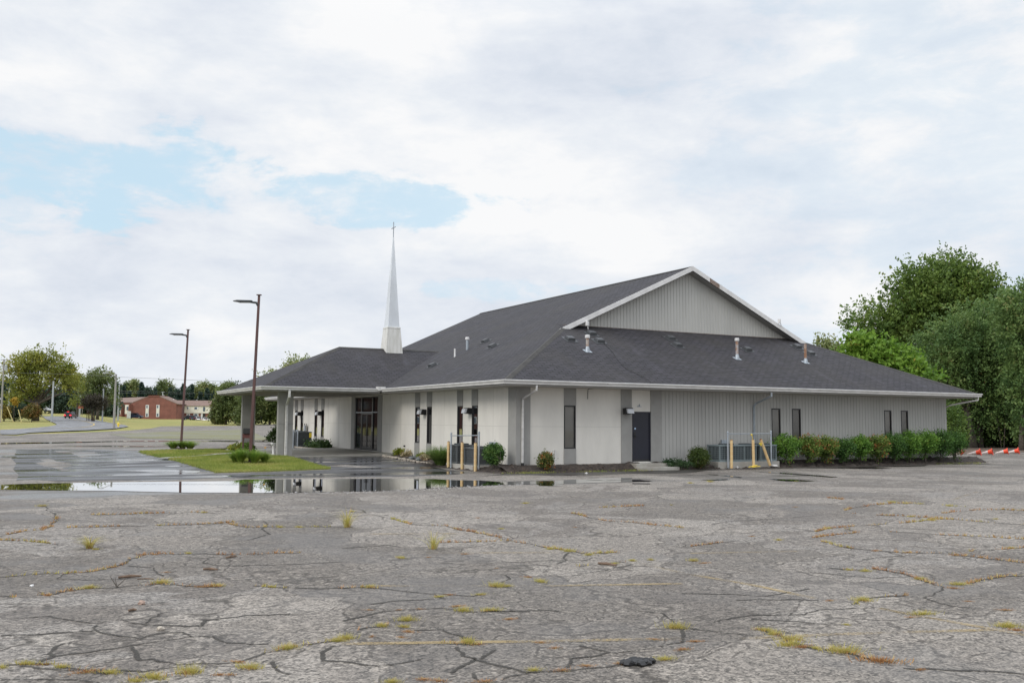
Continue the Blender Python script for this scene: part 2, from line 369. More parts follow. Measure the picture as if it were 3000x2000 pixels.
# ridge and hip caps
def capline(p, q, w=.16):
    mb = MB(); p, q = Vector(p), Vector(q); n = max(1, int((q-p).length/.3))
    d = (q-p).normalized(); side = d.cross(Vector((0, 0, 1))).normalized(); up = side.cross(d)
    a = [p+up*.015+side*w-up*.06, p+up*.035, p+up*.015-side*w-up*.06]; v = [(q-p)]
    mb.add([a[0], a[1], a[2], a[0]+v[0], a[1]+v[0], a[2]+v[0]], [(0, 1, 4, 3), (1, 2, 5, 4)]); return mb
M['cap2'] = mat('ridge_cap_shingle', (.045, .042, .038), .85, var=.3, scale=3)
for a, b in ((A, FL), (B, FR), (PK, PB)):
    capline(a, b).build('ridge_cap', M['cap2'], roof)
canopy = MB()
a0, a1, a2, a3 = (CX0, CY0, ZE), (CX0, CY1, ZE), (CRX, CYM, CRZ), (XV, CYM, CRZ)
pc = (CRZ-ZE)/(CYM-CY0); pl = (CRZ-ZE)/(CRX-CX0)
rf(canopy, [a0, (-OV, CY0, ZE), a3, a2], a0, (1, 0, 0), (0, 1, pc))
rf(canopy, [a0, a2, a1], a0, (0, 1, 0), (1, 0, pl))
rf(canopy, [a1, a2, a3, (-OV, CY1, ZE)], a1, (1, 0, 0), (0, -1, pc))
cr = canopy.build('canopy_roof', M['roof'], C_, label='roof of the drive-through entrance canopy')
for a, b in ((a0, a2), (a1, a2), (a2, a3)): capline(a, b, .13).build('ridge_cap', M['cap2'], cr)
# gutters (profile out, z), fascia
GP = [(0, .02), (.13, .035), (.145, .02), (.135, -.02), (.10, -.07), (.095, -.125), (0, -.125)]
def gut(pts, side):
    g = MB().sweep(pts, GP, side).build('gutter', M['gutter'], C_)
    MB().sweep([(p[0], p[1], ZE) for p in pts], [(-.03, 0.0), (-.002, .0), (-.002, -.19), (-.03, -.19)], side).build('fascia', M['greypaint'], g)
gut([(-OV, CY0+.14, ZE), (-OV, -OV, ZE), (L+OV, -OV, ZE), (L+OV, LB+OV, ZE)], 1)
gut([(-OV-.14, CY0, ZE), (CX0, CY0, ZE), (CX0, CY1, ZE), (-OV-.14, CY1, ZE)], -1)
gut([(-OV, LB+OV, ZE), (-OV, CY1+.14, ZE)], 1)
mb = MB().bx(-OV-.30, -OV+.10, CY0-.20, CY0+.16, ZE-.06, ZE+.13); mb.build('gutter_box', M['gutter'], C_)
# soffits
mb = MB(); zs = ZE-.185
for q in ((-OV+.03, 0, -OV+.03, LB+OV), (0, L, -OV+.03, 0), (L, L+OV-.03, -OV+.03, LB)): MB().bx(*q, zs-.01, zs+.01).build('soffit', M['soffit'], C_)
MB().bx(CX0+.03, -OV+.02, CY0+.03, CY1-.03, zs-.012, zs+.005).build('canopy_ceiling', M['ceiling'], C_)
# walls with openings
def wallgrid(mb, axis, fix, inward, u0, u1, z0, z1, ops, depth):
    us = sorted({u0, u1, *[o[0] for o in ops], *[o[1] for o in ops]}); zs_ = sorted({z0, z1, *[o[2] for o in ops], *[o[3] for o in ops]})
    P = (lambda u, z, d=0: (fix+inward*d, u, z)) if axis == 0 else (lambda u, z, d=0: (u, fix+inward*d, z))
    for a, b in zip(us, us[1:]):
        for c, d in zip(zs_, zs_[1:]):
            if any(o[0] <= a and o[1] >= b and o[2] <= c and o[3] >= d for o in ops): continue
            mb.face([P(a, c), P(b, c), P(b, d), P(a, d)])
    for o in ops:
        for q in (((o[0], o[2]), (o[0], o[3])), ((o[1], o[2]), (o[1], o[3])), ((o[0], o[2]), (o[1], o[2])), ((o[0], o[3]), (o[1], o[3]))):
            mb.face([P(*q[0]), P(*q[1]), P(*q[1], depth), P(*q[0], depth)])
WL = [(10.05, 10.65, .61, 2.38), (8.56, 9.14, .61, 2.38), (5.05, 5.64, .61, 2.38), (3.52, 4.11, .61, 2.38),
      (32.39, 33.03, .61, 2.36), (30.94, 31.55, .61, 2.36), (27.58, 28.19, .61, 2.36), (26.07, 26.67, .61, 2.36)]
WRc = [(2.22, 2.79, .60, 2.38)]; WRs = [(13.56, 14.12, .61, 2.40), (14.85, 15.41, .61, 2.40), (21.12, 21.65, .61, 2.40), (22.35, 22.88, .61, 2.40)]
DL = (16.02, 19.90, .02, 3.04); DR = (5.63, 6.59, .03, 2.16)
mb = MB(); wallgrid(mb, 0, 0, 1, 0, LB, -.45, 3.11, WL+[DL], .14); mb.build('left_wall', M['cream'], C_, fixn=False)
mb = MB(); wallgrid(mb, 1, 0, 1, 0, 7.19, -.45, 3.11, WRc+[DR], .14); mb.build('front_wall', M['cream'], C_, fixn=False)
# board siding with real grooves
mb = MB(); x = 7.19; ops = WRs; k = 0
segs = []
while x < L-.01:
    x1 = min(L, x+.203); segs.append((x, x1)); x = x1
for (xa, xb) in segs:
    for z0, z1, skip in ((-.45, .61, False), (.61, 2.40, True), (2.40, 3.11, False)):
        spans = [(xa+.008, xb-.008)]
        if skip:
            for o in ops:
                ns = []
                for s0, s1 in spans:
                    if o[1] <= s0 or o[0] >= s1: ns.append((s0, s1)); continue
                    if s0 < o[0]: ns.append((s0, o[0]))
                    if s1 > o[1]: ns.append((o[1], s1))
                spans = ns
        for s0, s1 in spans:
            mb.face([(s0, 0, z0), (s1, 0, z0), (s1, 0, z1), (s0, 0, z1)])
            for q in (s0, s1): mb.face([(q, 0, z0), (q, 0, z1), (q, .012, z1), (q, .012, z0)])
sid = mb.build('siding', M['siding'], C_, fixn=False)
mb = MB(); wallgrid(mb, 1, .012, 1, 7.19, L, -.45, 3.11, WRs, .13)
mb.build('groove_backing', mat('groove_paint', (.25, .25, .24), .8), sid, fixn=False)
mb = MB(); mb.face([(L, 0, -.45), (L, LB, -.45), (L, LB, 3.11), (L, 0, 3.11)]); mb.face([(0, LB, -.45), (L, LB, -.45), (L, LB, 3.11), (0, LB, 3.11)]); mb.build('rear_wall', M['siding'], C_, fixn=False)
# foundation strip
MB().bx(-.006, L, -.012, .01, -.47, -.03).build('foundation', M['concrete'], C_)
# grey bands (pilasters) proud of the panels
def band(ax, a, b, z0, z1, pr=.03):
    mb = MB()
    if ax == 0: mb.bx(-pr, 0.001, a, b, z0, z1)
    else: mb.bx(a, b, -pr, 0.001, z0, z1)
    return mb
def bandobj(ax, a, b, parts):
    for z0, z1 in parts: band(ax, a, b, z0, z1).build('pilaster', M['greypaint'], C_)
for w in WL: bandobj(0, w[0]-.005, w[1]+.005, [(-.02, w[2]), (w[3], 3.095)])
bandobj(1, 2.215, 2.795, [(-.02, .6), (2.38, 3.095)])
bandobj(1, 5.05, 5.60, [(-.02, 3.095)]); bandobj(1, 6.60, 7.19, [(0, 3.095)])
bandobj(0, 15.38, 16.0, [(0, 3.095)]); bandobj(0, 19.92, 20.55, [(0, 3.095)])
MB().add([(-.035, -.035, -.25), (.62, -.035, -.25), (.62, 0, -.25), (0, 0, -.25), (0, .65, -.25), (-.035, .65, -.25), (-.035, -.035, 3.095), (.62, -.035, 3.095), (.62, 0, 3.095), (0, 0, 3.095), (0, .65, 3.095), (-.035, .65, 3.095)], [(0, 1, 2, 3, 4, 5), (6, 7, 8, 9, 10, 11)]+[(i, (i+1) % 6, 6+(i+1) % 6, 6+i) for i in range(6)]).build('corner_pilaster', M['greypaint'], C_)
# joints in the panels
M['joint'] = mat('joint_paint', (.50, .48, .44), .8)
class JB:
    def bx(s, *q): MB().bx(*q).build('panel_joint', M['joint'], C_)
mb = JB()
for a, b in ((.65, 3.5), (4.13, 5.03), (5.66, 8.54), (9.16, 10.03), (10.67, 15.38), (20.55, 26.0), (28.2, 30.9), (33.1, 35.9)): mb.bx(-.006, 0, a, b, 1.50, 1.512)
for a, b in ((.62, 2.21), (2.80, 5.05)): mb.bx(a, b, -.006, 0, 1.50, 1.512)
for y in (2.05, 7.1, 12.6, 14.2, 23.0, 25.2, 29.6): mb.bx(-.005, 0, y, y+.012, 0, 3.08)
for x in (): mb.bx(x, x+.01, -.004, 0, 0, 3.08)
# windows
def window(ax, w, kind):
    a, b, z0, z1 = w
    def P(u0, u1, zz0, zz1, d0, d1):
        return (d0, d1, u0, u1, zz0, zz1) if ax == 0 else (u0, u1, d0, d1, zz0, zz1)
    fr = MB(); t = .05
    for q in ((a, a+t, z0, z1), (b-t, b, z0, z1), (a+t, b-t, z0, z0+t), (a+t, b-t, z1-t, z1)): fr.bx(*P(*q, -.012, .07))
    f = fr.build('window', M['bronze'], C_)
    g = MB(); g.face([(.04, a+t, z0+t), (.04, b-t, z0+t), (.04, b-t, z1-t), (.04, a+t, z1-t)] if ax == 0 else [(a+t, .04, z0+t), (b-t, .04, z0+t), (b-t, .04, z1-t), (a+t, .04, z1-t)]); g.build('pane', M['winglass'], f, fixn=False)
    bl = MB()
    if kind == 'blind':
        k = z0+.06
        while k < z1-.06: 
            p = P(a+t, b-t, k, k+.040, .060, .064); bl.bx(*p); k += .05
    else: bl.bx(*P(a+t, b-t, z0+.05, z1-.05, .060, .064))
    bl.build('blind', M['blind'], f)
def glassmat():
    m_ = bpy.data.materials.new('window_glass'); m_.use_nodes = True; nt = m_.node_tree; nt.nodes.clear()
    o = N(nt, 'ShaderNodeOutputMaterial'); tr = N(nt, 'ShaderNodeBsdfTransparent', i_Color=(.93, .935, .94, 1)); gl = N(nt, 'ShaderNodeBsdfGlossy', i_Roughness=.02, i_Color=(.5, .5, .52, 1))
    fr = N(nt, 'ShaderNodeFresnel', i_IOR=1.5); mx_ = N(nt, 'ShaderNodeMixShader'); LK(nt, fr.outputs[0], mx_.inputs[0]); LK(nt, tr.outputs[0], mx_.inputs[1]); LK(nt, gl.outputs[0], mx_.inputs[2]); LK(nt, mx_.outputs[0], o.inputs[0]); return m_
M['winglass'] = glassmat()
for w in WL: window(0, w, 'blind')
for w in WRc: window(1, w, 'plain')
for i, w in enumerate(WRs): window(1, w, 'plain' if i in (0, 2) else 'blind')
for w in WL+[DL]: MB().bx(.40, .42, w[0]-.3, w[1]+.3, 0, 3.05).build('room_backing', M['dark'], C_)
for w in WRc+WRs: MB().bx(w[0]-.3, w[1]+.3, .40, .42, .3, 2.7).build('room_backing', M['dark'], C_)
# storefront entrance
a, b, z0, z1 = DL
fr = MB(); zt = 2.12
for y0, y1 in ((a, a+.10), (16.86, 17.02), (18.72, 18.84), (b-.12, b)): fr.bx(-.01, .10, y0, y1, z0, z1)
fr.bx(-.008, .098, a+.1, b-.12, z1-.06, z1); fr.bx(-.008, .098, a+.1, b-.12, z0, z0+.10)
sf = fr.build('entrance_frame', M['bronze'], C_)
MB().bx(-.02, .09, a+.1, b-.12, zt, zt+.06).build('transom_bar', M['galv'], sf)
for y0, y1, hy in ((17.04, 17.86, 17.78), (17.88, 18.70, 17.96)):
    dm = MB()
    for q in ((y0, y0+.06, z0+.02, zt-.01), (y1-.06, y1, z0+.02, zt-.01), (y0+.06, y1-.06, z0+.02, z0+.2), (y0+.06, y1-.06, zt-.09, zt-.01)): dm.bx(.0, .05, *q)
    d_ = dm.build('door', M['bronze'], C_)
    MB().bx(.02, .03, y0+.06, y1-.06, z0+.2, zt-.09).build('door_glass', M['glass'], d_)
    MB().tube([(-.002, hy, .85), (-.06, hy, .87), (-.06, hy, 1.18), (-.002, hy, 1.20)], .014).build('handle', M['black'], d_)
mb = MB()
for y0, y1 in ((a+.1, 16.86), (17.02, 18.72), (18.84, b-.12)): mb.bx(.04, .05, y0, y1, zt+.06, z1-.06)
for y0, y1 in ((a+.1, 16.86), (18.84, b-.12)): mb.bx(.04, .05, y0, y1, z0+.1, zt)
mb.build('entrance_glass', M['glass'], sf)
MB().bx(-.014, -.010, 16.9, 16.97, 1.1, 1.35).build('door_notice', M['white'], sf)
# grey steel door on the right wall
a, b, z0, z1 = DR
mb = MB(); mb.bx(a, a+.05, -.02, .1, z0, z1); mb.bx(b-.05, b, -.02, .1, z0, z1); mb.bx(a+.05, b-.05, -.02, .1, z1-.05, z1); df = mb.build('door_frame', M['door'], C_)
dd = MB().bx(a+.05, b-.05, .02, .07, z0+.01, z1-.05).build('side_door', M['door'], C_)
mb = MB().bx(a+.09, a+.19, .0, .02, 1.0, 1.28); mb.tube([(a+.11, -.005, 1.12), (a+.11, -.06, 1.12), (a+.22, -.06, 1.12)], .012); mb.build('handle', M['black'], dd)
MB().bx(a+.13, a+.20, .012, .02, 1.40, 1.47).build('alarm_sticker', mat('sticker', (.45, .6, .8), .5), dd)
MB().bx(a+.06, b-.06, .012, .02, z0+.02, z0+.10).build('kick_plate', M['bronze'], dd)
# wall floodlights
def wallpack(o, d, side):
    """o: point on wall; d: wall normal; lens on one side"""
    d = Vector(d); s = Vector((0, 0, 1)).cross(d); w = lambda a, b, c: tuple(Vector(o)+s*a+d*b+Vector((0, 0, c)))
    mb = MB(); vs = [w(-.16, 0, -.12), (w(.16, 0, -.12)), w(.16, 0, .15), w(-.16, 0, .15), w(-.20, .30, -.09), w(.20, .30, -.09), w(.20, .24, .16), w(-.20, .24, .16)]
    mb.add(vs, [(0, 1, 2, 3), (4, 5, 6, 7), (0, 1, 5, 4), (1, 2, 6, 5), (2, 3, 7, 6), (3, 0, 4, 7)])
    f = mb.build('wall_light', M['black'], C_, bevel=.015)
    MB().add([w(-.16, .305, -.065), w(.16, .305, -.065), w(.16, .252, .13), w(-.16, .252, .13), w(-.15, .40, -.08), w(.15, .40, -.08), w(.15, .36, .10), w(-.15, .36, .10)], [(0, 1, 2, 3), (4, 5, 6, 7), (0, 1, 5, 4), (1, 2, 6, 5), (2, 3, 7, 6), (3, 0, 4, 7)]).build('lens', M['lens'], f)
for n, x, y, k in ((3, 612, 478, 0), (3, 1205, 463, 0), (15, 155, 575, 0), (15, 528, 568, 0)):
    p = hit(n, x, y, 0, -.15); wallpack((0, p[1]-.05, p[2]-.02), (-1, 0, 0), k)
p = hit(4, 1520, 600, 1, -.12); wallpack((p[0], -.03, p[2]-.03), (0, -1, 0), 0)
# gable
gb = MB(); zb = lambda x: ZE+PS*(min(x, L-x)+OV)-.02
x = XR+.35; step = .195
while x < L-XR-.35:
    x1 = min(x+step, L-XR-.35); xm = x+.05
    z_0 = ZG-.12
    for (p, q, yy) in ((x+.03, x1, YG), (x, x+.03, YG)):
        gb.face([(p, yy, z_0), (q, yy, z_0), (q, yy, zb(q)), (p, yy, zb(p))])
    for q0, q1, y0, y1 in ((x, x+.012, YG, YG-.018), (x+.012, x+.03, YG-.018, YG-.018), (x+.03, x+.042, YG-.018, YG)):
        gb.face([(q0, y0, z_0), (q1, y1, z_0), (q1, y1, zb(q1)), (q0, y0, zb(q0))])
    x = x1
gb.build('gable_wall', M['gablemetal'], C_, fixn=False)
gb = MB(); gb.face([(XR+.3, YG+.03, ZG-.15), (L-XR-.3, YG+.03, ZG-.15), (L/2, YG+.03, ZP-.25)]); gb.build('gable_backing', M['gablemetal'], C_, fixn=False)
def rake(t0, t1, sgn, m_, name='rake_trim'):
    """trim board along the rake between fractions of its length"""
    f = Vector(FL if sgn < 0 else FR); p = Vector(PK); d = p-f; a_ = f+d*t0+Vector((0, 0, .03)); b_ = f+d*t1+Vector((0, 0, .03)); hh = Vector((0, 0, -.24)); o_ = Vector((0, -.05, 0))
    return MB().add([a_, b_, b_+hh, a_+hh, a_+o_, b_+o_, b_+hh+o_, a_+hh+o_], [(0, 1, 2, 3), (4, 5, 6, 7), (0, 1, 5, 4), (1, 2, 6, 5), (2, 3, 7, 6), (3, 0, 4, 7)]).build(name, m_, C_)
rake(-.02, 1.0, -1, M['white']); rake(-.02, .775, 1, M['white']); rake(.86, 1.0, 1, M['white'])
o = rake(.775, .86, 1, M['brownwood'], 'bare_rake_board'); o['label'] = 'bare brown board where the white rake trim has come off'; o.location.y += .03
# rake soffits
for f, sg in ((FL, -1), (FR, 1)):
    a_ = Vector(f)+Vector((0, 0, -.24)); b_ = Vector(PK)+Vector((0, 0, -.24)); k = Vector((0, YG-YR, 0))
    mb = MB(); mb.face([a_, b_, b_+k, a_+k]); mb.build('rake_soffit', M['greypaint'], C_, fixn=False)
rake0 = MB().bx(XR+.3, L-XR-.3, YG-.04, YG+.0, ZG-.06, ZG+.0); rake0.build('gable_flashing', M['brownwood'], C_)
# roof vents
nF = np.array([0, -PF, 1.0]); nF /= np.linalg.norm(nF); nL = np.array([-PS, 0, 1.0]); nL /= np.linalg.norm(nL)
def roofframe(n):
    n = Vector(n); z_ = n; side = Vector((0, 0, 1)).cross(n).normalized(); upv = n.cross(side)*1.0
    return Matrix((side, upv, z_)).transposed()
def boxvent(n, x, y, front=True):
    nn, p0 = (nF, A) if front else (nL, A); p = onplane(n, x, y, np.array(p0)+nn*.08, nn)-nn*.08
    Mx = roofframe(nn); mb = MB(); mb.box(p+nn*.09, (.42, .38, .12), M=Mx, taper=.8); mb.box(p+nn*.012, (.62, .62, .02), M=Mx)
    mb.build('roof_vent', M['ventbox'], C_, bevel=.02)
M['ventbox'] = mat('roof_vent_metal', (.045, .048, .052), .5, var=.15)
for q in ((315, 628), (480, 586), (540, 642), (1085, 622), (1138, 676), (1672, 708), (2055, 688), (2155, 738)): boxvent(8, *q)
for q in ((520, 1467), (1008, 1245), (1072, 1290)): boxvent(7, *q, front=False)
def pipevent(n, xb, yb, xt, yt, r_, front, m_, cap=True, cone=True):
    nn = nF if front else nL; p = onplane(n, xb, yb, A, nn); px, py = Z(n, xt, yt); d = ray(px, py); t = np.dot(p-CP, CF)/np.dot(d, CF); zt_ = (CP+d*t)[2]
    f = MB().tube([p-np.array([0, 0, .1]), (p[0], p[1], zt_-(.14 if cap else 0))], r_, 12).build('vent_pipe', m_, C_, smooth=False)
    if cone:
        mb = MB().lathe([(r_*1.9, -.06), (r_*1.5, .08), (r_*1.08, .20), (r_*1.05, .22)], 14, (p[0], p[1], p[2])); mb.box(p+nn*.01, (.34, .34, .015), M=roofframe(nn)); mb.build('flashing', M['galv'], f)
    if cap: MB().lathe([(r_*1.1, -.15), (r_*1.6, -.14), (r_*1.6, -.02), (r_*1.2, .0)], 14, (p[0], p[1], zt_)).build('cap', M['white'], f)
pipevent(8, 447, 728, 436, 602, .07, True, M['rust']); pipevent(8, 1593, 785, 1577, 626, .07, True, mat('streaked_pipe', (.42, .45, .48), .5, col2=(.30, .16, .09), scale=5)); pipevent(8, 2117, 815, 2108, 672, .07, True, M['rust'], cap=False)
pipevent(7, 729, 1395, 733, 1320, .048, False, M['white'], cap=False, cone=False); pipevent(7, 843, 1330, 843, 1214, .07, False, M['galv'], cone=False)
# little floodlights on the rakes
for n, x, y in ((8, 446, 515), (8, 1915, 498)):
    q = hit(n, x, y, 1, YR-.1); mb = MB(); mb.tube([q-np.array([-.05*(1 if x < 900 else 4), 0, .28]), q], .02, 6); mb.box(q, (.12, .12, .22), rz=.3); mb.build('rake_light', M['white'], C_)
# cable over the roof
pts = [onplane(8, x, y, np.array(A)+nF*.03, nF) for x, y in ((560, 648), (600, 690), (650, 745), (690, 805), (740, 855), (810, 892), (870, 922), (925, 955), (945, 975))]
MB().tube(pts, .012, 5).build('roof_cable', M['black'], C_)
q0 = hit(4, 1300, 290, 1, -1.27); q1 = hit(4, 1240, 330, 1, -.9); q2 = hit(4, 1070, 350, 1, -.1); q3 = hit(4, 1066, 465, 1, -.04)
MB().tube([q0, q1, q2, (q3[0], -.04, q2[2]-.15), q3], .012, 5).build('hanging_cable', M['black'], C_)
# downspouts
def spout(pts, m_=None, boot=None, sx=.05):
    o = MB().tube(pts, sx, 4, sq=True).build('downspout', m_ or M['gutter'], C_)
    if boot: MB().tube(boot, .065, 8).build('drain_boot', M['black'], o)
p1 = hit(4, 478, 315, 1, -1.16); w1 = hit(4, 320, 465, 1, -.09)
spout([p1+np.array([0, 0, .03]), p1-np.array([0, 0, .16]), (w1[0], -.09, w1[2]), (w1[0], -.09, 0.05)], boot=[(w1[0], -.1, .06), (w1[0], -.1, -.2), (w1[0]-.02, -.2, -.28)])
p1 = hit(5, 1215, 400, 1, -1.16); w1 = hit(5, 1015, 520, 1, -.06); w1a = hit(5, 1040, 515, 1, -.09)
spout([p1+np.array([0, 0, .03]), p1-np.array([0, 0, .12]), (w1a[0], -.09, w1a[2]), (w1[0], -.06, w1[2]-.1), (w1[0], -.06, .1)], M['galv'])
spout([(L+1.0, -1.16, 3.2), (L+1.0, -1.16, 3.0), (L+.08, -.2, 2.72), (L+.07, 0.1, 2.6), (L+.07, .1, 0)])
# canopy columns
for (y, nm) in ((13.55, 0), (21.75, 1)):
    c_ = MB().bx(-6.12, -5.38, y, y+.30, -.2, 3.09)
    c_.build('column', M['greypaint'], C_)
MB().bx(-6.14, -5.36, 13.53, 13.87, 1.49, 1.50).build('column_joint', mat('joint_dark', (.2, .2, .19), .8), C_)
p1 = hit(14, 1165, 160, 1, CY0-.06); wx = -5.74
spout([p1+np.array([0, 0, .1]), p1-np.array([0, 0, .2]), (wx, 13.45, 2.45), (wx, 13.45, -.10)], sx=.07)
# steeple
def frustum(cx, cy, w0, w1, z0, z1, mb=None):
    mb = mb or MB(); vs = [(cx+a*w0/2, cy+b*w0/2, z0) for a, b in ((-1, -1), (1, -1), (1, 1), (-1, 1))]+[(cx+a*w1/2, cy+b*w1/2, z1) for a, b in ((-1, -1), (1, -1), (1, 1), (-1, 1))]
    return mb.add(vs, [(3, 2, 1, 0), (4, 5, 6, 7), (0, 1, 5, 4), (1, 2, 6, 5), (2, 3, 7, 6), (3, 0, 4, 7)])
sx_ = 1.33
stp = frustum(sx_, CYM, 1.06, .76, 5.2, 7.0).build('steeple', M['spirebase'], C_)
frustum(sx_, CYM, .80, .78, 6.96, 7.03).build('steeple_collar', M['spirebase'], stp)
frustum(sx_, CYM, .68, .05, 7.03, 12.3).build('spire', M['spire'], stp)
mb = MB().box((sx_, CYM, 12.72), (.04, .04, .95)); mb.box((sx_, CYM, 12.86), (.035, .62, .04)); mb.build('cross', M['galv'], stp)
# meter boxes, conduit, small fittings on the walls
def meter(n, x0, y0, x1, y1, ax):
    p = hit(n, x0, y0, ax, -.05); q = hit(n, x1, y1, ax, -.05)
    if ax == 0: mb = MB().bx(-.12, -.003, p[1], p[1]-abs(p[1]-q[1])*.45, q[2], p[2]); mb.bx(-.10, -.003, q[1]+abs(p[1]-q[1])*.48, q[1], q[2]+.02, p[2])
    else: mb = MB().bx(p[0], (p[0]*.55+q[0]*.45), -.12, -.003, q[2], p[2]); mb.bx(p[0]*.5+q[0]*.5, q[0], -.10, -.003, q[2]+.02, p[2])
    return mb.build('disconnect_box', M['galv'], C_, bevel=.008)
meter(3, 1508, 868, 1588, 918, 0); meter(5, 638, 932, 702, 984, 1)
p = hit(3, 376, 922, 0, -.05); MB().box((-.04, p[1], p[2]), (.08, .09, .07)).build('hose_tap', M['black'], C_)
p = hit(15, 697, 1062, 0, -.05); MB().box((-.04, p[1], p[2]), (.08, .09, .06)).build('hose_tap', M['black'], C_)
p = hit(4, 680, 1050, 1, -.04); mb = MB().tube([(p[0]-.03, -.04, .1), (p[0]-.03, -.04, p[2]), (p[0]+.05, -.04, p[2]), (p[0]+.05, -.04, -.1)], .02, 6); mb.build('vent_riser', M['white'], C_)
p = hit(4, 1660, 550, 1, -.03); mb = MB().box((p[0], -.02, p[2]), (.22, .02, .03)); mb.box((p[0], -.03, p[2]+.05), (.03, .04, .10)); mb.build('bare_light_bracket', M['galv'], C_)
# ================================================================== GROUND
def drape(name, pts, dz, m_, maxlen=6.0, kind='structure', uvw=None, side=0.0, holes=None):
    P = [(float(p[0]), float(p[1])) for p in pts]
    tris = tessellate_polygon([[Vector((x, y, 0)) for x, y in P]])
    bm = bmesh.new(); vs = [bm.verts.new((x, y, 0)) for x, y in P]; bm.verts.ensure_lookup_table()
    for t in tris:
        try: bm.faces.new([vs[i] for i in t])
        except ValueError: pass
    bnd = [e for e in bm.edges if len(e.link_faces) == 1]
    for _ in range(14):
        def lim(e):
            c = (e.verts[0].co+e.verts[1].co)/2; d = math.hypot(c.x-CP[0], c.y-CP[1]); return max(maxlen, d*.028 if d > 120 else d*.06)
        es = [e for e in bm.edges if e.calc_length() > lim(e)]
        if not es or len(bm.verts) > 60000: break
        bmesh.ops.subdivide_edges(bm, edges=es, cuts=1, use_grid_fill=False); bmesh.ops.triangulate(bm, faces=[f for f in bm.faces if len(f.verts) > 3])
    for v in bm.verts: v.co.z = terr(v.co.x, v.co.y)+(dz(v.co.x, v.co.y) if callable(dz) else dz)
    if side:
        be = [e for e in bm.edges if len(e.link_faces) == 1]; r_ = bmesh.ops.extrude_edge_only(bm, edges=be)
        for g in r_['geom']:
            if isinstance(g, bmesh.types.BMVert): g.co.z -= side
    bmesh.ops.recalc_face_normals(bm, faces=bm.faces)
    if sum(f.normal.z for f in bm.faces) < 0: bmesh.ops.reverse_faces(bm, faces=bm.faces)
    me = bpy.data.meshes.new(name); bm.to_mesh(me); bm.free(); me.materials.append(m_)
    o = bpy.data.objects.new(name, me); COL.objects.link(o); o['kind'] = kind; return o
def Gs(n, pts): return [gp(n, *p) for p in pts]

